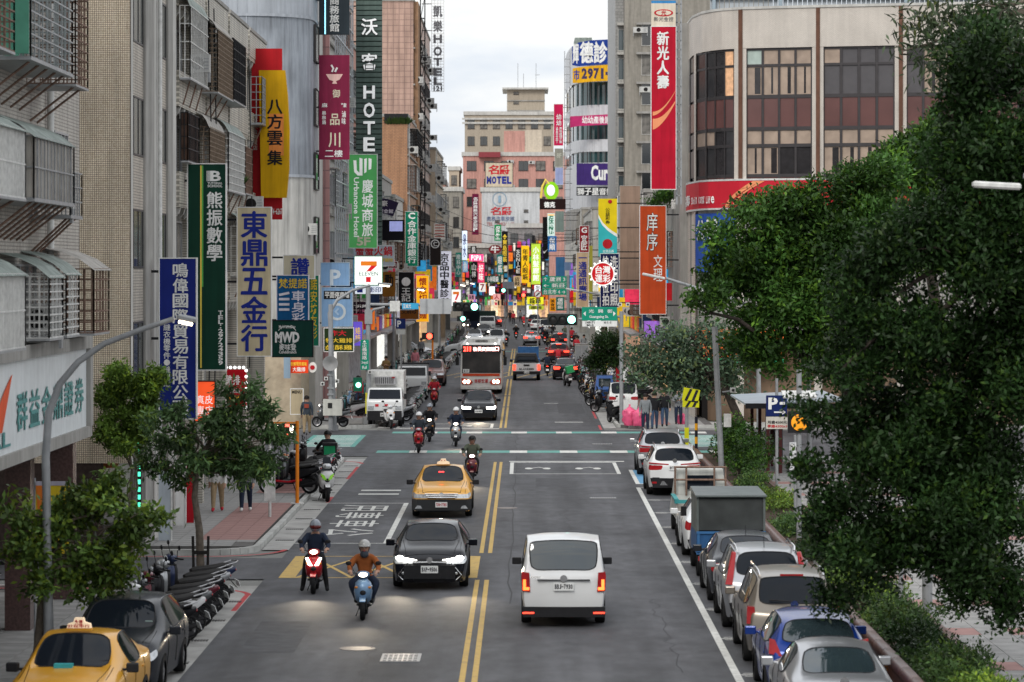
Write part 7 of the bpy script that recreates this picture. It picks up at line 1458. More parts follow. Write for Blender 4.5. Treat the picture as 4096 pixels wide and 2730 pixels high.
for k in range(7): MB().tube([(0, 0, k*.26), (0, 0, k*.26+.26)], .06, 8).build('band', (plate_k, mat('bollard_orange', (.75, .35, .02), .5))[k % 2], bd)
bd2 = thing('bollard', 'dark square bollard post beside the refrigerated truck', 'bollard', (gx(886, 150.2)-.9, 151.8, .12)); MB().box(-.12, .12, -.12, .12, 0, 1.35).build('shaft', steel_k, bd2); MB().box(-.06, .06, -.125, -.12, .9, 1.15).build('notice', smat('w'), bd2)
# road direction board over the far right lane
Y = 255; gs = thing('direction_sign', 'green road direction sign with white arrows over the right lane', 'road sign', (gx(1306, Y), Y, .1)); sx = gx(1306, Y); MB().tube([(0, 0, 0), (0, 0, gz(636, Y))], .12, 8).build('pole', pole_g, gs, 50); MB().tube([(0, 0, gz(650, Y)), (gx(1246, Y)-sx, 0, gz(650, Y))], .07, 6).build('arm', pole_g, gs)
for i, (v0, v1, s) in enumerate(((638, 652, '↑ 蘆洲 3'), (652.5, 666, '← 新莊'), (666.5, 681, '台北市 4 →'))): o = MB().box(gx(1246, Y)-sx, gx(1302, Y)-sx, -.14, -.1, gz(v1, Y), gz(v0, Y)).build('board', MATS['road_sign_green'], gs); text(o, s, gx(1249, Y)-sx, gx(1299, Y)-sx, gz(v1-2, Y), gz(v0+2, Y), -.16, rw, 'f', .02)
t, o, lx, lz = post_sign('navy parking sign on a grey post behind the white truck', 922, 176, 735, [(910, 932, 733, 756, '1c2c64'), (910, 932, 758, 769, 'c8c8c4')]); text(o[0], 'P', lx(913), lx(922), lz(752), lz(737), -.11, rw, 'f', .03)
ns = thing('round_sign', 'round no turning sign beside the green direction sign', 'road sign', (gx(1236, 258), 258, 0)); MB().tube([(0, 0, 0), (0, 0, gz(665, 258))], .06, 6).build('post', pole_g, ns); MB().lathe([(.32, 0), (.32, .03), (.25, .03)], (0, -.1, gz(677, 258)), 'Y', 18).build('red_ring', smat('r'), ns); MB().lathe([(.25, 0), (.25, .012), (.02, .012)], (0, -.14, gz(677, 258)), 'Y', 18).build('white_face', rw, ns); MB().cbox((0, -.16, gz(677, 258)), (.1, .01, .4), Matrix.Rotation(.8, 3, 'Y')).build('bar', plate_k, ns)
for lab, u, v, Y, m in (('far red traffic light over the street', 1203, 679, 330, red_on), ('far green traffic light on a pole at the left', 1157, 668, 340, green_on), ('green traffic light farther on the left kerb', 1064, 733, 262, green_on), ('red hand signal on an orange post far left', 987, 773, 205, red_on)):
 t = thing('traffic_light', lab, 'traffic light', (gx(u, Y), Y, 0)); MB().tube([(.2, .1, 0), (.2, .1, gz(v-5, Y))], .07, 6).build('pole', org if 'orange' in lab else pole_g, t); MB().box(-.5, .3, -.1, .1, gz(v, Y)-.22, gz(v, Y)+.22).build('signal_housing', MATS['signal_case'], t); MB().lathe([(.19, 0), (.19, .03), (.05, .05)], (0, -.11, gz(v, Y)), 'Y', 14).build('lens', m, t)
# bus shelter, planter, bags, cabinet, bench
bs = thing('bus_shelter', 'bus shelter with a curved pale roof and dark red posts on the right', 'bus shelter', (gx(1760, 117), 117, .125)); x0 = gx(1760, 117)
rp = [(gx(1690, 117)-x0, gz(896, 117)-.1), (gx(1745, 117)-x0, gz(905, 117)+.15), (2.2, 3.1), (3.2, 2.9)]; mb = MB()
mb.hull([(-1.0, -4, 2.45), (2.6, -4, 2.6), (2.6, 5, 2.6), (-1.0, 5, 2.45)], [(-1.0, -4, 2.52), (2.6, -4, 2.68), (2.6, 5, 2.68), (-1.0, 5, 2.52)]); mb.build('roof', mat('pale_blue_grey_roof', (.33, .38, .42), .4, var=.12), bs)
for x, y in ((-.2, -3.6), (.25, -3.6), (-.2, .4), (.25, .4), (-.2, 4.4)): MB().box(x-.06, x+.06, y-.06, y+.06, 0, 2.46).build('post', mat('dark_red_post', (.09, .03, .03), .5), bs)
MB().box(.3, .36, -3.4, 4.2, .4, 2.1).build('glass_back', glass_b, bs); MB().box(-.5, .1, -2.5, 3, .42, .48).box(-.4, 0, -2.3, -2.1, 0, .42).box(-.4, 0, 2.6, 2.8, 0, .42).build('bench', steel_g, bs); MB().box(-1.05, 2.65, -4.05, -4.0, 2.36, 2.55).build('edge', blackp, bs)
plm = mat('brown_glazed_brick', (.10, .045, .035), .35, var=.3, scale=6); plo = mat('orange_brick', (.36, .15, .055), .6, var=.25, scale=7)
pl = thing('planter_wall', 'long low brown brick planter wall along the right kerb', 'planter', (6.75, 40, 0)); pl.location = (0, 0, 0)
MB().box(6.5, 6.72, 40, 124, 0, .42).build('wall', plm, pl); MB().box(8.28, 8.45, 40, 124, 0, .3).build('wall', plm, pl); MB().box(6.72, 8.28, 40, 124, .02, .25).build('soil', mat('planter_soil', (.05, .035, .025), .9), pl)
seg_me = MB().lathe([(.13, -.68), (.14, -.62), (.14, .62), (.13, .68)], axis='Y', n=10).mesh('coping_stone', plm, 40); brk = MB().box(-.13, .13, -.11, .11, 0, .065).mesh('brick', plo)
for k in range(60): inst('coping_stone', seg_me, pl, (6.61, 41+k*1.38, .47))
for k in range(14):
 for j in range(5): inst('brick', brk, pl, (6.44, 50.5+k*5.5, .03+j*.085))
tree_ring = None
bag_m = mat('pink_plastic_bag', (.72, .10, .22), .35, var=.2, scale=5)
for lab, u, v, sx_, sz_ in (('left pink rubbish bag at the foot of the signal pole', 1447, 978, .42, 1.0), ('right pink rubbish bag beside the waiting people', 1468, 979, .40, .9), ('small pink rubbish bag by the chevron post', 1567, 975, .3, .6)):
 Y = gy(v, .125); mb = MB(); rr = random.Random(int(u)); nu = 18
 for j in range(11):
  f = j/10; r = .82*sx_*(math.sin(math.pi*min(1, .2+.68*f))**.5)*(1 if f < .7 else max(.16, 1-(f-.7)*4.2))*(1.25 if f == 1 else 1)
  for k in range(nu): a = 2*math.pi*k/nu; q = r*(1+rr.uniform(-.16, .16)); mb.v.append((q*math.cos(a), q*math.sin(a), sz_*f))
 mb.f = [(j*nu+k, j*nu+(k+1) % nu, (j+1)*nu+(k+1) % nu, (j+1)*nu+k) for j in range(10) for k in range(nu)]; mb.m = [0]*len(mb.f)
 o = mb.build('rubbish_bag', bag_m, None, 60); o.location = (gx(u, Y), Y, .125); tag(o, lab, 'rubbish bag')
cb = thing('utility_cabinet', 'grey utility cabinet behind the braking cars on the right', 'cabinet', (gx(1337, 228), 228, .12)); MB().box(-.5, .5, 0, .6, 0, 2.0).build('cabinet', steel_g, cb); MB().box(-.45, -.02, -.02, 0, .1, 1.9).box(.02, .45, -.02, 0, .1, 1.9).build('door', mat('cabinet_grey', (.22, .24, .26), .5), cb); MB().box(-.52, .52, -.03, .62, 2.0, 2.06).build('lid', steel_g, cb)
bn = thing('wooden_bench', 'small wooden bench by the shop wall on the left pavement', 'bench', (gx(421, 96), 96, .125)); wd = mat('bench_wood', (.12, .06, .04), .6, var=.3, scale=8)
for y in (-.14, 0, .14): MB().box(-.42, .42, y-.06, y+.06, .42, .46).build('seat_slat', wd, bn)
for x in (-.3, .3):
 for s in (-1, 1): MB().tube([(x, -.16*s, 0), (x, .1*s, .42)], .022, 6).build('leg', steel_k, bn)
for lab, x0, x1, Y, m, u in (('white shop partition panel on the left pavement', 405, 425, 90, smat('w'), 0), ('red shop door panel on the left pavement', 425, 446, 91, smat((.42, .01, .02)), 0), ('pale blue grey cabinet by the left shop wall', 365, 392, 85, smat((.5, .55, .6)), 0)):
 a, b = gx(x0, Y), gx(x1, Y); t = thing('partition_screen', lab, 'partition', ((a+b)/2, Y, .12)); MB().box((a-b)/2, (b-a)/2, 0, .12, 0, 1.9).build('panel', m, t); MB().box((a-b)/2-.03, (a-b)/2, -.02, .14, 0, 1.95).box((b-a)/2, (b-a)/2+.03, -.02, .14, 0, 1.95).build('edge', steel_w, t)
# long white sign of the near left block, seen along the wall
cs = thing('shop_sign', 'long white securities firm sign with teal characters on the near left block', 'sign', (-10.0, 50, 4)); cs.location = (0, 0, 0)
MB().box(-10.1, -9.72, 44, 69.3, 4.02, 5.75).build('panel', mat('sign_white_enamel', (.66, .69, .70), .45, var=.06, streak=.12), cs); MB().box(-10.2, -9.62, 44, 69.7, 5.75, 6.02).box(-10.2, -9.64, 44, 69.7, 3.78, 4.02).box(-10.2, -9.62, 69.3, 69.72, 4.02, 5.75).build('frame', con_g, cs)
text(cs, '群益金鼎證券', 59.6, 68.9, 4.3, 5.2, -9.70, smat((.10, .30, .29)), 'h', .03, 'YZ', fill=.82); text(cs, 'CAPITAL', 51, 59.0, 4.15, 4.45, -9.70, smat((.08, .27, .27)), 'f', .02, 'YZ')
mb = MB()
for i in range(10): a, b = i/10, (i+1)/10; mb.add([(-9.70, 57.2+1.9*a+.1-.5*math.sin(a*3.1), 4.45+1.05*a), (-9.70, 57.2+1.9*a+.75*(1-a)+.1, 4.45+1.05*a), (-9.70, 57.2+1.9*b+.75*(1-b)+.1, 4.45+1.05*b), (-9.70, 57.2+1.9*b+.1-.5*math.sin(b*3.1), 4.45+1.05*b)], [(0, 1, 2, 3)])
mb.build('red_flame_mark', smat((.75, .10, .03)), cs, fix=False)
# overhead cables across the far street
for i, (x0, y0, z0, x1, y1, z1) in enumerate(((-9.5, 230, 12, 7.2, 232, 10), (-9.6, 262, 11, 7, 250, 10.5), (-8.5, 330, 14, 7, 335, 11), (-9.9, 186, 10, -9.9, 250, 12))):
 P = [(x0+(x1-x0)*k/10, y0+(y1-y0)*k/10, z0+(z1-z0)*k/10-1.1*math.sin(math.pi*k/10)) for k in range(11)]; o = MB().tube(P, .02, 4).build('overhead_cable', steel_k); tag(o, ('black cable sagging across the street before the bank sign', 'black cable sagging across the street at the orange block', 'black cable sagging across the far street', 'black cable running along the left facades')[i], 'cable')
# ================================================================= scooters and people
seat_m = mat('scooter_seat', (.018, .017, .017), .6, var=.2, scale=9)
def ring(y, w, z0, z1, x=0., n=10, k=2.6):
 out = []
 for i in range(n):
  a = 2*math.pi*i/n; c, s = math.cos(a), math.sin(a); out.append((x+w*abs(c)**(2/k)*(1 if c >= 0 else -1), y, (z0+z1)/2+(z1-z0)/2*abs(s)**(2/k)*(1 if s >= 0 else -1)))
 return out
def scooter_parts():
 P = []      # (name, mesh builder, slot) ; slots: p paint, k black, s seat, c chrome, h headlamp, t tail lamp, w plate
 for y in (-.64, .60):
  P.append(('tyre', MB().lathe([(.17, -.055), (.225, -.055), (.25, -.02), (.25, .02), (.225, .055), (.17, .055)], (0, y, .25), 'X', 18, False), 'r'))
  r = MB().lathe([(.175, -.04), (.175, .04), (.15, .03), (.15, -.03)], (0, y, .25), 'X', 16)
  for i in range(5): a = i*1.2566; r.cbox((0, y+.085*math.cos(a), .25+.085*math.sin(a)), (.03, .17, .03), Matrix.Rotation(a, 3, 'X'))
  P.append(('rim', r, 'c'))
 fd = MB(); fd.loft([[(x*(1-.15*abs(t)), -.64+.275*math.cos(math.pi/2+t), .25+.275*math.sin(math.pi/2+t)) for x in (-.075, -.05, .05, .075)]+[(x*(1-.15*abs(t)), -.64+.25*math.cos(math.pi/2+t), .25+.25*math.sin(math.pi/2+t)) for x in (.075, .05, -.05, -.075)] for t in (-1.1, -.6, -.1, .4, .8)]); P.append(('front_fender', fd, 'p'))
 P.append(('fork', MB().tube([(-.075, -.64, .25), (-.07, -.50, .62)], .022, 6).tube([(.075, -.64, .25), (.07, -.50, .62)], .022, 6), 'k'))
 sh = MB().loft([ring(-.60, .10, .55, .74), ring(-.56, .19, .46, .86), ring(-.47, .215, .36, .93), ring(-.40, .20, .34, .95), ring(-.36, .17, .36, .93)]); P.append(('front_shield', sh, 'p'))
 P.append(('inner_shield', MB().loft([ring(-.36, .175, .34, .95), ring(-.30, .16, .36, .9)]), 'k'))
 hd = MB().loft([ring(-.52, .07, .96, 1.06), ring(-.47, .13, .93, 1.1), ring(-.38, .15, .93, 1.1), ring(-.30, .10, .95, 1.07)]); P.append(('handlebar_cover', hd, 'p'))
 P.append(('handlebar', MB().tube([(-.34, -.26, 1.04), (-.15, -.36, 1.03), (.15, -.36, 1.03), (.34, -.26, 1.04)], .017, 6), 'k'))
 for s in (-1, 1):
  P.append(('mirror', MB().tube([(s*.2, -.34, 1.05), (s*.27, -.36, 1.2), (s*.31, -.35, 1.24)], .008, 5).ball((s*.34, -.35, 1.27), (.07, .018, .05), 10, 6), 'k'))
  P.append(('indicator', MB().ball((s*.15, -.57, .74), (.045, .03, .03), 8, 6), 'a'))
  P.append(('brake_lever', MB().tube([(s*.18, -.40, 1.03), (s*.33, -.34, 1.02)], .007, 4), 'c'))
 P.append(('headlight', MB().ball((0, -.50, 1.02), (.095, .05, .055), 12, 8), 'h'))
 P.append(('front_grille', MB().ball((0, -.60, .62), (.07, .03, .06), 10, 6), 'k'))
 P.append(('floorboard', MB().loft([ring(-.42, .17, .30, .36), ring(-.1, .18, .27, .33), ring(.14, .18, .28, .34)]), 'k'))
 P.append(('rear_body', MB().loft([ring(.06, .14, .30, .66), ring(.16, .175, .32, .74), ring(.45, .19, .46, .78), ring(.75, .15, .58, .80), ring(.93, .07, .70, .80)]), 'p'))
 P.append(('seat', MB().loft([ring(.02, .10, .70, .78), ring(.12, .14, .70, .82), ring(.45, .155, .74, .84), ring(.72, .13, .78, .88), ring(.85, .08, .80, .87)]), 's'))
 P.append(('engine', MB().box(-.15, .10, .28, .68, .2, .42).tube([(.12, .35, .24), (.16, .62, .30), (.17, .86, .36)], [.03, .05, .055], 8), 'k'))
 P.append(('grab_rail', MB().tube([(-.12, .68, .84), (-.13, .9, .9), (0, .99, .91), (.13, .9, .9), (.12, .68, .84)], .014, 6), 'c'))
 P.append(('tail_light', MB().ball((0, .93, .74), (.08, .03, .035), 10, 6), 't'))
 P.append(('rear_fender', MB().loft([[(-.07, .78, .6), (.07, .78, .6), (.07, .8, .58), (-.07, .8, .58)], [(-.07, .98, .38), (.07, .98, .38), (.07, .99, .37), (-.07, .99, .37)]]), 'k'))
 P.append(('number_plate', MB().cbox((0, 1.0, .47), (.22, .012, .13), Matrix.Rotation(.35, 3, 'X')), 'w'))
 P.append(('side_stand', MB().tube([(-.1, .1, .26), (-.2, .16, .01)], .012, 5), 'k'))
 return P
amber = mat('amber_indicator', (.55, .2, .02), .2)
SLOT = {'p': None, 'k': blackp, 's': seat_m, 'c': rim_m, 'h': lamp_clear, 't': tail_off, 'w': plate_w, 'r': rubber, 'a': amber}
SP_ = [(n, b.mesh(n, SLOT[s] or blackp, 40), s) for n, b, s in scooter_parts()]
# the same scooter as one light mesh for the far rows
order = 'pkschtwra'
far_b = MB()
for n, b, s in scooter_parts(): far_b.k = order.index(s); far_b.add(b.v, b.f)
FAR_ME = far_b.mesh('scooter', [SLOT[c] or blackp for c in order], 40)
SCP = {n: P_('scooter_'+n, c, .3, m) for n, c, m in (('black', (.012, .012, .014), .2), ('white', (.6, .6, .6), 0), ('red', (.33, .012, .018), .2), ('grey', (.11, .115, .12), .5), ('blue', (.16, .27, .42), .3), ('silver', (.36, .37, .38), .6), ('navy', (.015, .025, .07), .3), ('orange', (.6, .16, .02), .1), ('teal', (.05, .2, .2), .2), ('maroon', (.10, .01, .02), .2), ('green', (.03, .16, .07), .2), ('yellow', (.55, .4, .03), 0))}
def setm(o, i, m): o.material_slots[i].link = 'OBJECT'; o.material_slots[i].material = m
def scooter(label, loc, rz, paint, lit=None, tail=None, lean=0., group=None, scale=1., headm=None):
 t = thing('scooter', label, 'scooter', loc, rz, group); t.rotation_euler = (0, lean, rz); t.scale = (scale,)*3
 for n, me, s in SP_:
  o = inst(n, me, t)
  if s == 'p': setm(o, 0, SCP[paint])
  if s == 'h' and lit: setm(o, 0, headm or lamp_warm)
  if s == 't' and tail: setm(o, 0, tail_on)
 return t
def far_scooter(label, loc, rz, paint, lit=None, tail=None, lean=0., group=None, scale=1.):
 o = bpy.data.objects.new('scooter', FAR_ME); COL.objects.link(o); o.location = loc; o.rotation_euler = (0, lean, rz); o.scale = (scale,)*3; setm(o, 0, SCP[paint])
 if lit: setm(o, order.index('h'), lamp_warm)
 if tail: setm(o, order.index('t'), tail_on)
 return tag(o, label, 'scooter', group)
# people: one skinned figure per pose, coloured by region
def pose(kind):
 J = {}; E = []; Rr = {}
 def j(n, p, r): J[n] = Vector(p); Rr[n] = r
 def e(a, b, k): E.append((a, b, k))
 ride = kind.startswith('ride')
 if ride:
  kx = .30 if kind == 'ride_wide' else .2
  j('pelvis', (0, .30, .88), .15); j('waist', (0, .27, 1.04), .145); j('chest', (0, .20, 1.24), .17); j('neck', (0, .16, 1.43), .062); j('chin', (0, .12, 1.51), .085); j('head', (0, .12, 1.60), .105); j('crown', (0, .13, 1.67), .085)
  for s, S in ((-1, 'l'), (1, 'r')):
   j(S+'sh', (s*.20, .19, 1.36), .085); j(S+'el', (s*.34, -.01, 1.16), .062); j(S+'wr', (s*.31, -.22, 1.07), .042); j(S+'pa', (s*.29, -.29, 1.05), .038)
   j(S+'hip', (s*.11, .26, .86), .115); j(S+'kn', (s*kx, -.14, .80), .082); j(S+'an', (s*.17 if kind != 'ride_down' else s*.30, -.08, .42 if kind != 'ride_down' else .12), .05); j(S+'to', (s*.18 if kind != 'ride_down' else s*.32, -.22, .375 if kind != 'ride_down' else .05), .045)
 else:
  st = {'stand': (0, 0), 'walk': (.24, .18), 'phone': (0, 0), 'away': (.2, .12)}[kind]; f = -1 if kind != 'away' else 1
  j('pelvis', (0, 0, .95), .14); j('waist', (0, 0, 1.08), .135); j('chest', (0, 0, 1.27), .165); j('neck', (0, .01*-f, 1.46), .06); j('chin', (0, .03*f, 1.53), .08); j('head', (0, .015*f, 1.62), .105); j('crown', (0, 0, 1.69), .085)
  for s, S in ((-1, 'l'), (1, 'r')):
   a = st[0]*s; b = st[1]*s
   j(S+'sh', (s*.19, 0, 1.39), .08); 
   if kind == 'phone': j(S+'el', (s*.26, .02*f, 1.12), .06); j(S+'wr', (s*.10, .26*f, 1.14), .04); j(S+'pa', (s*.06, .32*f, 1.17), .036)
   else: j(S+'el', (s*.25, -b*.5, 1.12), .058); j(S+'wr', (s*.25, -b*.9+.06*f, .88), .04); j(S+'pa', (s*.25, -b+.09*f, .80), .036)
   j(S+'hip', (s*.10, 0, .92), .11); j(S+'kn', (s*.11, a*.5+.03*f, .50), .075); j(S+'an', (s*.11, a, .09), .05); j(S+'to', (s*.12, a+.15*f, .05), .042)
 e('pelvis', 'waist', 'top'); e('waist', 'chest', 'top'); e('chest', 'neck', 'top'); e('neck', 'chin', 'skin'); e('chin', 'head', 'skin'); e('head', 'crown', 'skin')
 for S, s in (('l', -1), ('r', 1)):
  e('chest', S+'sh', 'top'); e(S+'sh', S+'el', 'top'); e(S+'el', S+'wr', 'top'); e(S+'wr', S+'pa', 'skin'); e('pelvis', S+'hip', 'leg'); e(S+'hip', S+'kn', 'leg'); e(S+'kn', S+'an', 'leg'); e(S+'an', S+'to', 'shoe')
  d = (J[S+'pa']-J[S+'wr']).normalized(); sd = d.cross(Vector((0, 0, 1) if abs(d.z) < .8 else (1, 0, 0))).normalized(); dn = sd.cross(d)
  for q, (off, ln) in enumerate(((-.03, .07), (-.01, .085), (.01, .08), (.03, .06))):
   a = J[S+'pa']+sd*off+d*.03; j(S+'f%d' % q, a+d*ln*.55-dn*.01, .010); j(S+'g%d' % q, a+d*ln*.8-dn*.045, .008); e(S+'pa', S+'f%d' % q, 'skin'); e(S+'f%d' % q, S+'g%d' % q, 'skin')
  th = J[S+'wr']+sd*.035*-s+d*.03; j(S+'th', th+d*.04+sd*.03*-s, .011); e(S+'wr', S+'th', 'skin')
 return J, E, Rr
POSES = {}
def person_mesh(kind):
 if kind in POSES: return POSES[kind]
 J, E, Rr = pose(kind); names = list(J); ix = {n: i for i, n in enumerate(names)}
 me = bpy.data.meshes.new('p'); me.from_pydata([J[n] for n in names], [(ix[a], ix[b]) for a, b, k in E], [])
 o = bpy.data.objects.new('p', me); o.modifiers.new('sk', 'SKIN'); ss = o.modifiers.new('ss', 'SUBSURF'); ss.levels = 1; ss.render_levels = 1
 for i, n in enumerate(names): v = me.skin_vertices[0].data[i]; v.radius = (Rr[n]*1.15, Rr[n]*1.15); v.use_root = n == 'pelvis'
 ev = evaluated(o, 'person'); bpy.data.objects.remove(o); ev.materials.clear()
 for _ in range(4): ev.materials.append(blackp)
 kinds = {'skin': 0, 'top': 1, 'leg': 2, 'shoe': 3}; idx = []
 C = np.array([p.center[:] for p in ev.polygons]); best = np.full(len(C), 1e9); bk = np.zeros(len(C), int)
 for a, b, k in E:
  A, B = np.array(J[a]), np.array(J[b]); d = B-A; t = np.clip(((C-A) @ d)/max(d @ d, 1e-9), 0, 1); dist = np.linalg.norm(C-(A+t[:, None]*d), axis=1)-(Rr[a]*(1-t)+Rr[b]*t)
  m = dist < best; best[m] = dist[m]; bk[m] = kinds[k]
 pz = J['pelvis']; col_ = (np.abs(C[:, 0]) < .2) & (np.abs(C[:, 1]-pz.y) < .17) & ((bk == 1) | (bk == 2)); bk[col_] = np.where(C[col_, 2] > pz.z-.07, 1, 2)     # hem of the jacket
 ev.polygons.foreach_set('material_index', bk.astype('i4')); ev.shade_smooth(); POSES[kind] = (ev, J); return POSES[kind]
skin_m = mat('skin', (.42, .25, .18), .55, var=.08); hair_m = mat('black_hair', (.012, .01, .009), .5)
def cloth(n, c): return mat('cloth_'+n, c, .85, var=.18, scale=7, bump=.25, bscale=14)
CL = {n: cloth(n, c) for n, c in (('black', (.015, .015, .017)), ('navy', (.02, .028, .05)), ('rust', (.28, .085, .025)), ('olive', (.10, .115, .085)), ('red', (.45, .03, .045)), ('grey', (.19, .20, .21)), ('jeans', (.045, .075, .13)), ('khaki', (.34, .25, .15)), ('white', (.6, .6, .58)), ('pink', (.6, .22, .26)), ('slate', (.05, .06, .075)), ('tan', (.25, .16, .07)))}
def person(label, kind, loc, rz, top, leg, shoe='black', helmet=None, parent_scale=1., hair=True, visor=False, group=None, name='person'):
 me, J = person_mesh(kind); o = bpy.data.objects.new(name, me); COL.objects.link(o); o.location = loc; o.rotation_euler = (0, 0, rz); o.scale = (parent_scale,)*3
 for i, m in enumerate((skin_m, CL[top], CL[leg], CL[shoe])): setm(o, i, m)
 tag(o, label, 'person', group); h = J['head']; f = 1 if kind == 'away' else -1
 for s in (-1, 1): MB().ball((h.x+s*.04, h.y+f*.112, h.z-.01), (.014, .008, .009), 6, 4).build('eye', hair_m, o); MB().ball((h.x+s*.115, h.y, h.z-.02), (.012, .025, .035), 6, 4).build('ear', skin_m, o)
 MB().ball((h.x, h.y+f*.125, h.z-.04), (.014, .018, .022), 6, 4).build('nose', skin_m, o); MB().box(h.x-.025, h.x+.025, h.y+f*.115-.006, h.y+f*.115+.006, h.z-.085, h.z-.075).build('mouth', plate_r, o)
 if helmet:
  c = (h.x, h.y+.012, h.z+.02)
  if visor:
   MB().ball(c, (.145, .165, .165), 16, 12, -.85, 1.).build('helmet', helmet, o, 60); MB().ball((c[0], c[1]-.02, c[2]-.02), (.147, .16, .09), 16, 8, -.7, .7).build('visor', mat('dark_red_visor', (.09, .01, .01), .12), o, 60)
  else:
   MB().ball(c, (.145, .165, .155), 16, 10, -.05, 1.).build('helmet', helmet, o, 60); MB().tube([(c[0]-.13, c[1]-.02, c[2]), (c[0]-.07, c[1]-.05, c[2]-.16), (c[0]+.07, c[1]-.05, c[2]-.16), (c[0]+.13, c[1]-.02, c[2])], .009, 5).build('chin_strap', blackp, o)
   MB().loft([ring(c[1]-.2, .09, c[2]-.005, c[2]+.02), ring(c[1]-.12, .125, c[2]-.005, c[2]+.03)]).build('peak', helmet, o)
 elif hair: MB().ball((h.x, h.y-f*.02, h.z+.025), (.125, .135, .135), 14, 8, -.25, 1.).build('hair', hair_m, o, 60)
 return o
HM = {n: P_('helmet_'+n, c, .25, .1) for n, c in (('grey', (.2, .22, .25)), ('silver', (.35, .35, .34)), ('black', (.012, .012, .012)), ('white', (.62, .62, .62)), ('red', (.35, .02, .02)))}
def ride(what, who, u, Y, paint, top, leg, helmet, lit=True, kind='ride', away=False, visor=False, far=False, rz=0., tail=None, scale=.94, headm=None, spot_e=0, x=None):
 loc = (gx(u, Y) if x is None else x, Y+.9, 0); r = (math.pi if away else 0)+rz
 s = (far_scooter if far else scooter)(what, loc, r, paint, lit and not away, tail or away, scale=scale, **({} if far else {'headm': headm}))
 person(who, kind, loc, r, top, leg, helmet=HM[helmet], visor=visor, parent_scale=scale)
 if spot_e: spot(s, (0, -.7, .85), spot_e, R(48), R(78))
 return s
s1 = ride('red scooter with a bright white V shaped front light', 'scooter rider in dark clothes and a grey full face helmet', 718, 71.8, 'red', 'navy', 'black', 'grey', kind='ride_down', visor=True, spot_e=130)
for s in (-1, 1): MB().hull([(s*.03, -.60, .70), (s*.12, -.57, .70), (s*.20, -.52, .88), (s*.14, -.53, .89)], [(s*.03, -.66, .70), (s*.12, -.63, .70), (s*.20, -.57, .88), (s*.14, -.58, .89)]).build('front_light', lamp_on, s1)
ride('pale blue scooter with a round lit headlamp in the foreground', 'scooter rider in a rust jacket and grey half helmet', 832, 66.4, 'blue', 'rust', 'navy', 'silver', kind='ride_wide', spot_e=60)
MB().ball((0, .07, 1.44), (.10, .09, .09), 10, 6).build('scarf', CL['slate'], bpy.data.objects[-1] if False else [o for o in COL.objects if o.get('label', '').startswith('scooter rider in a rust')][0])
ride('maroon scooter with one bright lamp beside the yellow taxi', 'scooter rider in an olive jacket behind the taxi', 1084, 109.3, 'maroon', 'olive', 'black', 'black', spot_e=90); ride('red and white scooter leading the group over the crossing', 'scooter rider in a white helmet and mask on the red scooter', 961, 127.8, 'red', 'slate', 'black', 'white', lit=False)
ride('black scooter with a glaring lamp behind the red and white scooter', 'scooter rider in black behind the red and white scooter', 986, 136, 'black', 'black', 'black', 'grey'); ride('silver scooter with a round lamp right of the red and white scooter', 'scooter rider in a navy jacket on the silver scooter', 1047, 132.4, 'silver', 'navy', 'navy', 'white', spot_e=60)
ride('red scooter ridden along the left kerb before the bus', 'scooter rider in a bright red jacket near the left kerb', 997, 171.5, 'red', 'red', 'black', 'white', lit=False)
ride('dark scooter waiting beside the black saloon on the right', 'scooter rider in dark clothes beside the black saloon', 1258, 222, 'black', 'navy', 'black', 'black', away=True, lit=False); ride('scooter of the red jacket rider on the right', 'scooter rider in a red jacket behind the dark red car', 1283, 242, 'grey', 'red', 'jeans', 'black', away=True)
k = 0
for u, v, p, tp in ((1252, 792, 'red', 'black'), (1262, 786, 'black', 'grey'), (1247, 781, 'grey', 'navy'), (1270, 779, 'navy', 'black'), (1204, 752, 'red', 'red'), (1186, 781, 'black', 'black'), (1299, 783, 'grey', 'olive'), (1314, 790, 'black', 'red'), (1323, 803, 'white', 'black'), (1075, 766, 'black', 'grey'), (1122, 762, 'grey', 'navy'), (1163, 796, 'black', 'black')):
 k += 1; pl_ = ('left', 'right')[u > 1190]; Y = gy(v); od = ['first', 'second', 'third', 'fourth', 'fifth', 'sixth', 'seventh', 'eighth', 'ninth', 'tenth', 'eleventh', 'twelfth'][k-1]
 ride('%s scooter in the far traffic, %s counted in the waiting pack' % (p, od), 'far scooter rider in %s, %s of the waiting pack' % (tp, od), u, Y, p, tp, 'black', rnd.choice(['black', 'white', 'grey']), away=u > 1150, lit=u < 1150, far=True)
# walkers and waiting people
def walk(lab, u, v, kind, top, leg, rz=0., shoe='black', z=.125, scale=1., **k): Y = gy(v, z); return person(lab, kind, (gx(u, Y), Y, z), rz, top, leg, shoe, parent_scale=scale, **k)
w = walk('man in a dark printed shirt and camouflage shorts walking away', 705, 998, 'away', 'slate', 'khaki', z=.01); MB().box(-.1, .1, -.185, -.165, 1.2, 1.38).build('shirt_print', smat((.4, .08, .05)), w)
walk('walker in beige trousers on the pink pavement behind the tree', 500, 1176, 'walk', 'white', 'khaki', shoe='red'); walk('walker in dark trousers on the pink pavement behind the tree', 565, 1176, 'walk', 'grey', 'navy', shoe='white')
walk('woman in a dark red jacket by the left pedestrian signal', 823, 940, 'away', 'red', 'jeans'); walk('standing person in black by the brown car on the left', 1014, 873, 'stand', 'black', 'black', z=0.); walk('person in a pink jacket among the left scooters', 954, 857, 'stand', 'pink', 'grey'); walk('person in a tan jacket between the left shops', 887, 880, 'phone', 'tan', 'black')
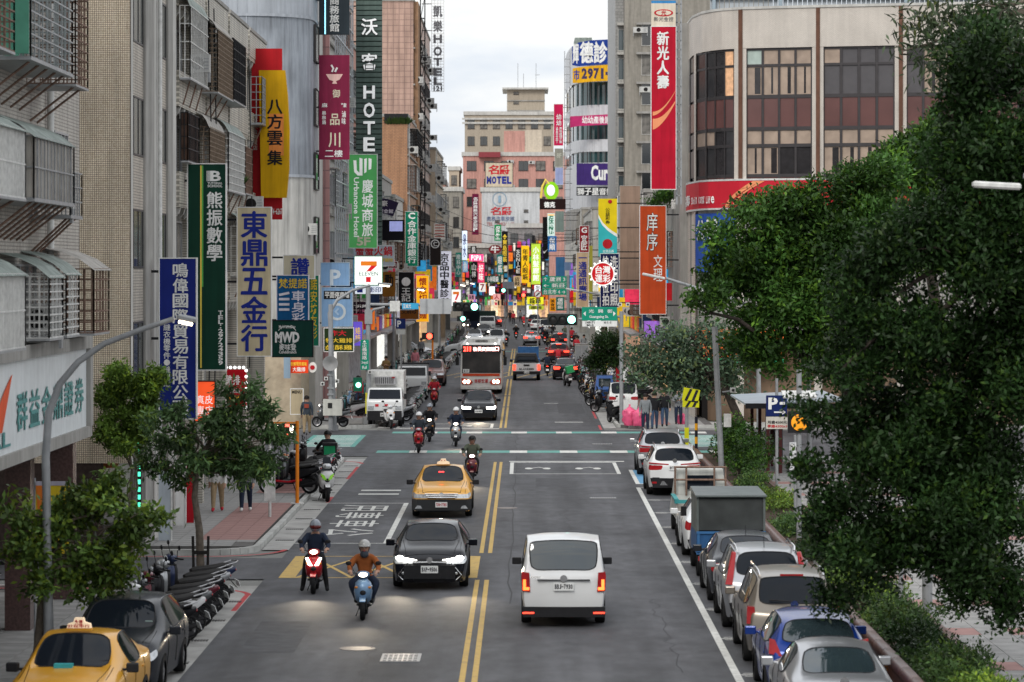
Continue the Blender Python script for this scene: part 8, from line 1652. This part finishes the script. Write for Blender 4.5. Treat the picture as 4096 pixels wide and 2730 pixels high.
walk('man in a grey jacket waiting nearest the right crossing', 1483, 992, 'stand', 'grey', 'navy', z=.01); walk('man in a black vest waiting beside the grey jacket', 1504, 987, 'away', 'black', 'jeans', z=.01); walk('man in a black jacket and jeans walking at the right corner', 1527, 981, 'walk', 'black', 'jeans', helmet=None); walk('person in a grey shirt looking at a phone at the right corner', 1559, 976, 'phone', 'grey', 'navy')
walk('dark figure standing in the left shop doorway', 661, 935, 'stand', 'black', 'black')
for i, (u, v, tp) in enumerate(((935, 832, 'black'), (968, 826, 'grey'), (1180, 745, 'red'), (1172, 742, 'black'), (1196, 741, 'grey'), (1325, 820, 'red'), (1342, 815, 'grey'))): walk('far pedestrian in %s, number %s from the left' % (tp, ['one', 'two', 'three', 'four', 'five', 'six', 'seven'][i]), u, v, 'walk', tp, 'black')
# delivery rider among the parked scooters
scooter('black delivery scooter with a green box behind its rider', (-7.05, 111.6, .02), math.pi+.25, 'black'); person('delivery rider in black sitting with his back to us', 'ride', (-7.05, 111.6, .02), math.pi+.25, 'black', 'black', helmet=HM['black'])
bx_ = thing('delivery_box', 'green and black delivery box on the scooter seat', 'box', (-6.9, 110.85, .87)); MB().box(-.24, .24, -.22, .22, 0, .44).build('box_body', smat((.02, .30, .12)), bx_); MB().box(-.26, .26, -.24, .24, .4, .5).box(-.25, -.2, -.23, .23, 0, .42).box(.2, .25, -.23, .23, 0, .42).build('black_trim', blackp, bx_)
# parked scooters near the camera
g1 = 'scooters parked tail out on the near left apron'
for i, (y, p, lab) in enumerate(((60.6, 'black', 'black scooter parked tail out nearest the grey hatchback'), (62.4, 'white', 'white scooter with a brown seat parked tail out on the near left'), (63.6, 'grey', 'grey scooter between the white and the maroon one on the left'), (64.9, 'maroon', 'maroon scooter parked tail out on the near left apron'), (66.3, 'black', 'black scooter in the middle of the near left row'), (67.6, 'silver', 'silver scooter next to the last in the near left row'), (68.9, 'navy', 'navy blue scooter at the far end of the near left row'))):
 scooter(lab, (-7.4, y, .02), R(-66+rnd.uniform(-5, 5)), p, lean=R(5), group=g1, scale=1.12)
for i, (x, y, p) in enumerate(((-11.3, 61.5, 'grey'), (-11.5, 63.2, 'black'), (-11.6, 66.5, 'silver'))): scooter('%s scooter parked inside the dark arcade on the left' % p, (x, y, .02), R(20), p, lean=R(4))
ms = scooter('white maxi scooter with green headlamps facing us at the kerb', (gx(746, 101), 101.6, .0), R(8), 'white', scale=1.12)
for s in (-1, 1): MB().hull([(s*.02, -.60, .62), (s*.13, -.58, .66), (s*.19, -.54, .82), (s*.08, -.57, .76)], [(s*.02, -.645, .62), (s*.13, -.62, .66), (s*.20, -.58, .82), (s*.08, -.61, .76)]).build('green_lamp', mat('green_lens', (.22, .55, .03), .15, emit=.15), ms)
MB().loft([[(-.16, -.52, .9), (.16, -.52, .9), (.16, -.5, .9), (-.16, -.5, .9)], [(-.1, -.34, 1.28), (.1, -.34, 1.28), (.1, -.32, 1.28), (-.1, -.32, 1.28)]]).build('windshield', car_glass, ms)
mr = scooter('black and red maxi scooter parked sideways behind the orange post', (-7.75, 103.0, .125), R(-97), 'black', lean=R(4), scale=1.15); MB().tube([(.17, -.5, .4), (.19, 0, .36), (.18, .4, .42)], .035, 6).build('red_trim', smat((.4, .01, .02)), mr)
for i, (y, p) in enumerate(((104.6, 'black'), (105.7, 'grey'), (106.8, 'orange'), (107.9, 'black'), (109.0, 'white'), (110.1, 'navy'), (113.2, 'black'), (114.4, 'silver'), (115.6, 'grey'))):
 scooter('%s scooter parked on the left pavement, %s past the maxi scooter' % (p, ['first', 'second', 'third', 'fourth', 'fifth', 'sixth', 'seventh', 'eighth', 'ninth'][i]), (-7.7+rnd.uniform(-.1, .1), y, .125), R(-90+rnd.uniform(-8, 8)), p, lean=R(5))
scooter('dark scooter standing side on beside the horn loudspeaker pole', (gx(757, 146), 146.9, .125), R(-92), 'grey', lit=True, headm=lamp_on); scooter('white and grey scooter parked in front of the refrigerated truck', (gx(893, 148.5), 148.6, .005), R(12), 'white')
scooter('black scooter parked by the right signal pole', (gx(1413, 153), 153.5, .0), R(200), 'black', lean=R(4)); fs = scooter('big black scooter with a number plate on the right kerb', (gx(1343, 196), 196, 0), R(185), 'black', scale=1.1)
gb = scooter('scooter with a green delivery crate tilting on the right', (gx(1303, 203), 203, 0), R(192), 'white'); MB().cbox((0, .75, 1.1), (.5, .45, .45), Matrix.Rotation(.25, 3, 'Y')).build('green_crate', smat((.05, .42, .16)), gb)
# long rows farther off
ORD = ['first', 'second', 'third', 'fourth', 'fifth', 'sixth', 'seventh', 'eighth', 'ninth', 'tenth', 'eleventh', 'twelfth', 'thirteenth', 'fourteenth', 'fifteenth', 'sixteenth', 'seventeenth', 'eighteenth', 'nineteenth']
TEN = ['', '', 'twenty', 'thirty', 'forty', 'fifty', 'sixty', 'seventy', 'eighty', 'ninety']; TENTH = ['', '', 'twentieth', 'thirtieth', 'fortieth', 'fiftieth', 'sixtieth', 'seventieth', 'eightieth', 'ninetieth']
def ordw(n): return 'hundredth' if n == 100 else 'hundred and '+ordw(n-100) if n > 100 else ORD[n-1] if n < 20 else (TENTH[n//10] if n % 10 == 0 else TEN[n//10]+' '+ORD[n % 10-1])
def row(where, x, spans, rz, seed, step=.95, jx=.15):
 r = random.Random(seed); n = 0
 for a, b in spans:
  y = a
  while y < b:
   n += 1; p = r.choice(['black']*5+['grey', 'grey', 'silver', 'white', 'white', 'red', 'navy', 'maroon', 'teal', 'blue', 'green', 'yellow'])
   far_scooter('%s scooter, %s from the crossing in the %s' % (p, ordw(n), where), (x(y)+r.uniform(-jx, jx), y, 0.0), R(rz+r.uniform(-12, 12)), p, lean=R(r.uniform(2, 6)), group='scooters parked in the '+where); y += step*r.uniform(.85, 1.3)
row('left kerb row', lambda y: -6.55, ((155, 180), (186, 201), (207, 258)), -72, 51, 1.0); row('left pavement row', lambda y: -8.7, ((158, 178), (184, 258)), -85, 52, 2.3); row('far left kerb row', lambda y: -6.7-.008*(y-280), ((282, 365),), -75, 53, 3.2)
row('right kerb row', lambda y: 4.35, ((165, 169), (173, 262)), 250, 54, 1.0); row('right pavement row', lambda y: 6.2, ((176, 265),), 265, 55, 2.3); row('far right kerb row', lambda y: 3.7-.012*(y-265), ((266, 345),), 255, 56, 3.2)
# ================================================================= trees, shrubs, hedge
NR = np.random.default_rng(5)
def leaf_mat(name, rgb, rough=.4, trans=.25):
 m = mat(name, rgb, rough, var=.2, scale=1.2, tint=True, spec=.22); N = m.node_tree.nodes; L = m.node_tree.links; P = N['Principled BSDF']
 tr = N.new('ShaderNodeBsdfTranslucent'); mx_ = N.new('ShaderNodeMixShader'); mx_.inputs[0].default_value = trans
 L.new(P.inputs['Base Color'].links[0].from_socket, tr.inputs[0]); L.new(P.outputs[0], mx_.inputs[1]); L.new(tr.outputs[0], mx_.inputs[2]); L.new(mx_.outputs[0], N['Material Output'].inputs[0]); return m
def leaves(name, blobs, n, size, m, parent, droop=.3, aspect=.45, clump=.28, shell=.55, fresh=.12, per=14, up=.35, hang=0., lumps=7, lr=.42):
 """leaf quads gathered in sprays: each blob (x,y,z,rx,ry,rz) gets sprays near its surface, each spray its own leaves and its own shade of green"""
 B = np.array(blobs, float)
 if lumps:       # every mass breaks up into smaller lumps of its own tone, so the outline is uneven
  S = []
  for b in B:
   q = NR.normal(size=(lumps, 3)); q /= np.linalg.norm(q, axis=1)[:, None]; q = q[:, :]*np.array([1, 1, .9])
   S += [np.r_[b[:3]+q[i]*b[3:]*NR.uniform(.5, .92), b[3:]*NR.uniform(.7, 1.25)*lr] for i in range(lumps)]
  B = np.array(S)
 lt = NR.uniform(.5, 1.55, len(B)); vol = B[:, 3]*B[:, 4]*B[:, 5]; pr = vol**.75; pr /= pr.sum(); ns = n//per
 bi = NR.choice(len(B), ns, p=pr); d = NR.normal(size=(ns, 3)); d /= np.linalg.norm(d, axis=1)[:, None]; d[:, 2] = d[:, 2]*.85+.12
 rad = shell+(1.06-shell)*NR.random(ns)**.7; c = B[bi, :3]+d*B[bi, 3:]*rad[:, None]
 tone = np.clip(NR.normal(1, .2, ns), .5, 1.6)*lt[bi]; fr = NR.random(ns) < fresh
 C = np.repeat(c, per, 0); D = np.repeat(d, per, 0); N_ = len(C)
 C = C+NR.normal(scale=clump*.5, size=(N_, 3)); dr = D*.5+NR.normal(size=(N_, 3))*.75; dr[:, 2] += up-droop*NR.random(N_)-hang; dr /= np.linalg.norm(dr, axis=1)[:, None]
 nn = D*.6+NR.normal(size=(N_, 3))*.6+np.array([0, 0, .7]); sd = np.cross(dr, nn); sd /= np.maximum(np.linalg.norm(sd, axis=1), 1e-6)[:, None]; nn = np.cross(sd, dr)
 l = size*NR.uniform(.65, 1.25, N_)[:, None]; w = l*aspect
 v = np.empty((N_, 4, 3)); v[:, 0] = C; v[:, 1] = C+dr*l*.48+sd*w*.5+nn*l*.06; v[:, 2] = C+dr*l-nn*l*.06; v[:, 3] = C+dr*l*.48-sd*w*.5+nn*l*.06
 me = bpy.data.meshes.new(name); me.vertices.add(N_*4); me.loops.add(N_*4); me.polygons.add(N_)
 me.vertices.foreach_set('co', v.ravel()); me.loops.foreach_set('vertex_index', np.arange(N_*4, dtype='i4')); me.polygons.foreach_set('loop_start', np.arange(0, N_*4, 4, dtype='i4')); me.polygons.foreach_set('loop_total', np.full(N_, 4, 'i4')); me.update(); me.validate()
 T = np.repeat(tone, per)*NR.uniform(.8, 1.2, N_); col = np.ones((N_, 4)); col[:, 0] = T*np.where(np.repeat(fr, per), 1.9, 1); col[:, 1] = T*np.where(np.repeat(fr, per), 1.6, 1); col[:, 2] = T*np.where(np.repeat(fr, per), 1.0, 1)
 a = me.attributes.new('tint', 'FLOAT_COLOR', 'FACE'); a.data.foreach_set('color', col.ravel().astype('f4')); me.materials.append(m)
 o = bpy.data.objects.new(name, me); COL.objects.link(o); o.parent = parent; return o
bark = mat('grey_brown_bark', (.15, .125, .10), .85, var=.35, scale=9, bump=.5); bark_d = mat('dark_bark', (.055, .045, .038), .9, var=.35, scale=9, bump=.5)
def wander(a, b, n=6, j=.08):
 a, b = Vector(a), Vector(b); L = (b-a).length; P = [a+(b-a)*i/n+Vector((rnd.uniform(-1, 1), rnd.uniform(-1, 1), rnd.uniform(-.6, .6)))*j*L*(0 if i in (0, n) else 1) for i in range(n+1)]; return P
def tree(label, base, trunk, blobs, n, size, lm, bm=bark, r=.1, limbs=8, name='street_tree', twig=.025, **k):
 t = thing(name, label, 'tree', base); bo = Vector(base); T = [Vector(p)-bo for p in trunk]
 m = len(T); MB().tube(T, [r*(1.25-.75*i/(m-1)) for i in range(m)], 9).build('trunk', bm, t, 60); top = T[-1]; rl = [tuple(np.array(b[:3])-np.array(base))+tuple(b[3:]) for b in blobs]
 lb = MB()
 for i in range(limbs):
  b = rl[i % len(rl)]; st = T[max(1, m-1-(i % 2))]; e = Vector(b[:3])+Vector((rnd.uniform(-.5, .5)*b[3], rnd.uniform(-.5, .5)*b[4], rnd.uniform(-.3, .6)*b[5])); P = wander(st, e, 6, .07); lb = MB().tube(P, [max(twig*.6, r*.45*(1-j/8)) for j in range(7)], 6); o = lb.build('limb', bm, t, 60)
  tw = MB()
  for q in range(5): s = P[rnd.randrange(2, 7)]; tw.tube(wander(s, s+Vector((rnd.uniform(-1, 1)*b[3], rnd.uniform(-1, 1)*b[4], rnd.uniform(-.4, .8)*b[5]))*.55, 3, .1), [twig, twig*.8, twig*.6, twig*.4], 5)
  tw.build('twigs', bm, o, kind='stuff')
 leaves('crown', rl, n, size, lm, t, **k); return t
def B(u, v, Y, ru, rv, ry): return (gx(u, Y), Y, gz(v, Y), ru*Y/F, ry, rv*Y/F)
lf_dark = leaf_mat('dark_fig_leaf', (.020, .046, .013), .4); lf_mid = leaf_mat('fig_leaf_green', (.042, .10, .020), .42); lf_pale = leaf_mat('silver_green_leaf', (.10, .155, .095), .5); lf_street = leaf_mat('street_tree_leaf', (.10, .17, .04), .36); lf_lime = leaf_mat('lime_bush_leaf', (.10, .17, .03), .45); lf_hedge = leaf_mat('hedge_leaf', (.052, .10, .030), .45)
# dark tree filling the right edge, nearest the camera
Yn = 54
nb = [B(2290, 130, Yn, 140, 130, 1.0), B(2230, 300, Yn, 110, 120, 1.0), B(2330, 330, Yn, 150, 190, 1.2), B(2240, 480, Yn, 130, 130, 1.1), B(2130, 580, Yn, 130, 110, 1.0), B(2300, 640, Yn, 170, 160, 1.2), B(2030, 690, Yn, 120, 110, .9), B(2160, 800, Yn, 160, 130, 1.1), B(1960, 830, Yn, 95, 90, .8), B(2310, 880, Yn, 150, 160, 1.2), B(2060, 960, Yn, 150, 120, 1.0), B(1915, 965, Yn, 75, 55, .5), B(2200, 1060, Yn, 170, 130, 1.1), B(1985, 1110, Yn, 115, 100, .9), B(1858, 1085, Yn, 55, 40, .4), B(2110, 1210, Yn, 160, 120, 1.0), B(1960, 1280, Yn, 95, 90, .8), B(2290, 1250, Yn, 150, 130, 1.0), B(2190, 1340, Yn, 110, 70, .8), B(1900, 1190, Yn, 55, 50, .5), B(2350, 1400, Yn, 85, 90, .6), B(2080, 1100, Yn+.8, 130, 130, .8), B(2250, 1160, Yn+.8, 150, 130, .8), B(2120, 1000, Yn+.9, 160, 140, .8), B(2290, 960, Yn+.9, 150, 150, .8), B(2420, 700, Yn, 160, 500, 1.4), B(1845, 940, Yn-.5, 35, 30, .3), B(1930, 1375, Yn, 50, 40, .4)]
tree('large dark leafy tree filling the right edge of the view', (11.0, 56, .1), [(11.0, 56, .1), (10.8, 56, 2.2), (10.2, 55.5, 4.5), (9.6, 55, 7), (9.4, 54.5, 9)], nb, 165000, .125, lf_dark, bark_d, .26, 10, twig=.018, clump=.22, shell=.3, fresh=.10, per=12, lumps=9, lr=.46)
# lance-leaved branch hanging in at the top right
tree('slender branch tree with long drooping leaves at the top right', (12.5, 62, .1), [(12.5, 62, .1), (12.2, 62, 6), (11.4, 62, 10), (10.4, 62, 12.8)], [B(2230, 30, 62, 90, 40, .6), B(2150, 60, 62, 70, 40, .5), B(2095, 130, 62, 45, 30, .3), B(2300, 70, 62, 90, 50, .6), B(2180, 100, 62, 60, 30, .4)], 1500, .26, leaf_mat('lance_leaf', (.06, .085, .045), .4), bark, .16, 5, twig=.02, clump=.5, shell=.2, aspect=.22, per=9, hang=.9, fresh=.05)
# bright fig trees beyond
Ym = 106
mb_ = [B(1900, 480, Ym, 150, 75, 1.6), B(1780, 520, Ym, 120, 85, 1.5), B(1690, 600, Ym, 100, 75, 1.3), B(1620, 690, Ym-2, 50, 45, .9), B(1740, 680, Ym, 130, 90, 1.5), B(1860, 620, Ym, 140, 110, 1.8), B(1830, 760, Ym, 140, 70, 1.5), B(1960, 600, Ym, 120, 130, 1.6), B(2010, 440, Ym, 90, 70, 1.3), B(1960, 760, Ym, 110, 100, 1.4), B(1760, 790, Ym, 80, 50, 1.0), B(2080, 540, Ym, 110, 130, 1.4), B(1890, 700, Ym, 120, 110, 1.2), B(1905, 830, Ym, 105, 70, 1.0)]
tree('broad bright green fig tree in front of the curved office', (11.5, 107, .1), [(11.5, 107, .1), (11.4, 107, 2), (11.0, 106.6, 4), (10.6, 106.4, 6.0)], mb_, 95000, .21, lf_mid, bark_d, .3, 12, twig=.03, clump=.3, shell=.45, fresh=.22, per=13, lumps=10, lr=.42)
tree('upper fig tree with pale tips behind the broad one', (16, 116, .1), [(16, 116, .1), (15.6, 116, 4), (15, 116, 8), (14.6, 116, 10)], [B(2100, 400, 114, 75, 70, 1.3), B(2150, 340, 114, 70, 60, 1.2), B(2020, 400, 113, 55, 60, 1.0), B(2200, 420, 114, 80, 110, 1.3), B(2160, 300, 114, 35, 30, .7)], 26000, .22, lf_mid, bark_d, .25, 8, twig=.03, clump=.4, shell=.45, fresh=.4, per=12)
# silvery tree at the right corner
Ys = 129
tree('open silvery green tree with crooked branches at the right corner', (gx(1690, Ys), Ys, .1), [(gx(1690, Ys), Ys, .1), (gx(1700, Ys), Ys, 1.3), (gx(1672, Ys), Ys, 2.4), (gx(1640, Ys), Ys, 3.2)], [B(1520, 780, Ys, 60, 26, .9), B(1590, 770, Ys, 70, 30, 1.0), B(1480, 830, Ys, 48, 34, .8), B(1545, 840, Ys, 70, 36, 1.0), B(1640, 820, Ys, 80, 44, 1.1), B(1480, 868, Ys, 46, 26, .8), B(1580, 890, Ys, 60, 34, .9), B(1690, 860, Ys, 60, 45, 1.0), B(1700, 780, Ys, 55, 34, .8)], 8500, .22, lf_pale, bark_d, .2, 12, twig=.02, clump=.5, shell=.3, fresh=.1, per=10)
tree('small dark round tree beside the right scooters', (gx(1388, 177), 177, .1), [(gx(1388, 177), 177, .1), (gx(1388, 177), 177, 1.4), (gx(1387, 177), 177, 2.2)], [B(1375, 805, 177, 32, 36, .8), B(1400, 790, 177, 30, 38, .8), B(1390, 835, 177, 34, 26, .8), B(1412, 830, 177, 22, 30, .6)], 7000, .15, lf_dark, bark_d, .1, 5, clump=.3, shell=.3, per=12)
tree('small leafy tree top under the tall red sign', (gx(1525, 168), 168.0, 9.0), [(gx(1525, 168), 168.0, 9.0), (gx(1525, 168), 168, 9.6), (gx(1527, 168), 168, 10.2)], [B(1530, 450, 168, 28, 16, .6), B(1505, 470, 168, 18, 10, .5)], 1600, .17, lf_mid, bark, .05, 3, name='potted_tree', clump=.3, per=10)
# street trees on the left
Yl = 57.2
tree('near street tree with sparse glossy leaves beside the lamp post', (gx(96, Yl)-.1, Yl, .02), [(gx(96, Yl)-.1, Yl, .02), (gx(92, Yl), Yl, 1.0), (gx(100, Yl), Yl, 2.0), (gx(120, Yl), Yl, 2.7)], [B(70, 1190, Yl, 75, 34, .5), B(160, 1180, Yl, 80, 40, .6), B(250, 1160, Yl, 85, 42, .6), B(330, 1190, Yl, 62, 26, .4), B(60, 1265, Yl, 70, 45, .5), B(170, 1265, Yl, 95, 55, .7), B(280, 1235, Yl, 70, 40, .6), B(110, 1340, Yl, 70, 42, .5), B(230, 1320, Yl, 75, 42, .5), B(245, 1110, Yl, 45, 32, .4), B(45, 1150, Yl, 40, 26, .3), B(300, 1290, Yl, 40, 34, .4), B(240, 1370, Yl, 60, 26, .4)], 7800, .15, lf_street, bark, .085, 12, twig=.012, clump=.2, shell=.1, aspect=.5, fresh=.3, per=9, hang=.25, lumps=5, lr=.4)
Y2 = 74.2
tree('street tree with drooping leaf sprays at the alley corner', (gx(462, Y2), Y2, .02), [(gx(462, Y2), Y2, .02), (gx(458, Y2), Y2, 1.3), (gx(447, Y2), Y2, 2.1), (gx(452, Y2), Y2, 2.7), (gx(470, Y2), Y2, 3.2)], [B(560, 905, Y2, 50, 26, .5), B(610, 945, Y2, 40, 24, .5), B(545, 950, Y2, 55, 26, .6), B(480, 985, Y2, 70, 30, .7), B(400, 950, Y2, 45, 20, .5), B(570, 1010, Y2, 80, 30, .7), B(630, 1000, Y2, 28, 18, .3), B(390, 1020, Y2, 55, 34, .6), B(500, 1050, Y2, 85, 40, .8), B(570, 1080, Y2, 50, 45, .6), B(370, 1075, Y2, 42, 30, .5), B(420, 1100, Y2, 30, 26, .4), B(350, 980, Y2, 26, 24, .3), B(645, 1010, Y2, 30, 16, .3), B(610, 1060, Y2, 34, 24, .4), B(335, 1050, Y2, 26, 24, .3)], 8200, .19, leaf_mat('feathery_leaf', (.075, .135, .05), .36), bark, .085, 12, twig=.014, clump=.2, shell=.1, aspect=.34, fresh=.1, per=11, hang=.5, lumps=5, lr=.38)
st = thing('tree_stake', 'black wooden stakes around the alley corner tree trunk', 'tree stake', (gx(462, Y2), Y2, .02)); 
for dx in (-.16, .16): MB().tube([(dx, -.1, 0), (dx*1.15, -.1, 1.15)], .035, 6).build('stake', mat('black_stake', (.02, .018, .017), .8), st)
MB().box(-.2, .2, -.14, -.06, .72, .8).build('tie', MATS['black_stake'], st)
tree('dense lime green bush tree against the mosaic wall', (gx(300, 79.6), 79.6, .0), [(gx(300, 79.6), 79.6, .0), (gx(300, 79.6), 79.6, 1.5), (gx(303, 79.6), 79.6, 2.4)], [B(300, 880, 79.3, 52, 46, .6), B(335, 900, 79.3, 40, 40, .5), B(270, 930, 79.3, 40, 50, .5), B(320, 960, 79.3, 50, 50, .6), B(260, 990, 79.3, 34, 40, .5), B(300, 1020, 79.3, 48, 34, .5), B(350, 870, 79.3, 26, 24, .3)], 15000, .13, lf_lime, bark, .07, 7, twig=.012, clump=.16, shell=.4, fresh=.15, per=12)
# hedge and shrubs in the right planter
for i, (y, lab, h) in enumerate(((50.5, 'nearest clipped hedge shrub at the bottom right', .95), (54.5, 'second hedge shrub in the right planter', 1.0), (58.5, 'third hedge shrub in the right planter', .95), (63, 'fourth hedge shrub beside the thin grey post', 1.05), (67.5, 'fifth hedge shrub below the dark tree', 1.0), (73, 'sixth hedge shrub behind the box truck', .9), (79, 'seventh hedge shrub behind the box truck', .8), (86, 'low clipped shrub beside the parking hours sign', .8), (95, 'pale clipped shrub behind the old pickup', .95), (103, 'clipped shrub behind the white crossover', .9), (109, 'broad dark shrub at the foot of the corner tree', 1.6), (114, 'tall dark shrub before the bus shelter', 2.0), (119, 'spiky shrub at the end of the planter', 1.6))):
 t = thing('hedge_shrub', lab, 'shrub', (7.5, y, .2)); big = h > 1.3; xc = .4 if big else 0
 h = h if big else h*.62; MB().tube([(0, 0, 0), (0, .1, .35)], .06, 6).build('stem', bark_d, t); leaves('foliage', [(xc-.1, -.9, h*.45, .6, .9, h*.5), (xc+.15, .1, h*.5, .62, 1.0, h*.55), (xc-.1, 1.0, h*.45, .6, .9, h*.48)], 3200 if y > 60 else 4600, .10 if not big else .14, (lf_hedge, lf_lime, lf_hedge, lf_dark)[(i*5+1) % 4] if not big else lf_mid, t, clump=.14, shell=.5, fresh=.2, per=10, lumps=6, lr=.5)
pt = thing('potted_plant', 'hanging plants over an orange pot by the left shop wall', 'plant', (gx(245, 82), 82.0, 2.3)); MB().lathe([(.25, 0), (.42, .22), (.4, .24)], n=14).build('pot', smat((.42, .12, .05)), pt); leaves('foliage', [(0, 0, .4, .55, .4, .3), (.35, 0, .15, .4, .3, .3), (-.4, 0, .2, .4, .3, .25)], 900, .13, lf_lime, pt, aspect=.2, hang=.4, per=8)
bn2 = thing('banner', 'yellow and orange banner tied to the near lamp post', 'banner', (gx(82, 62), 62, 2.9)); MB().box(0, .66, 0, .03, -1.05, .35).build('cloth', smat((.72, .52, .03)), bn2); MB().prism([(0, .35), (.3, .33), (.06, -.4)], -.01, .04).build('orange_corner', smat((.75, .2, .03)), bn2); MB().box(0, .66, -.012, .035, .3, .38).build('top_hem', smat((.45, .42, .5)), bn2); MB().tube([(-.02, .015, -2.9), (-.02, .015, .45)], .02, 6).build('pole', steel_g, bn2)
led_s = thing('led_strip_sign', 'vertical strip of green light letters by the left shop', 'sign', (gx(320, 81.8), 81.8, 1.2)); MB().box(-.05, .05, 0, .08, 0, 1.9).build('strip', blackp, led_s)
for k in range(9): MB().box(-.035, .035, -.02, 0, .08+k*.2, .2+k*.2).build('light', mat('green_led', (.1, .9, .55), .4, emit=1.2), led_s)
flush_text()
bpy.data.scenes.remove(SIDE)
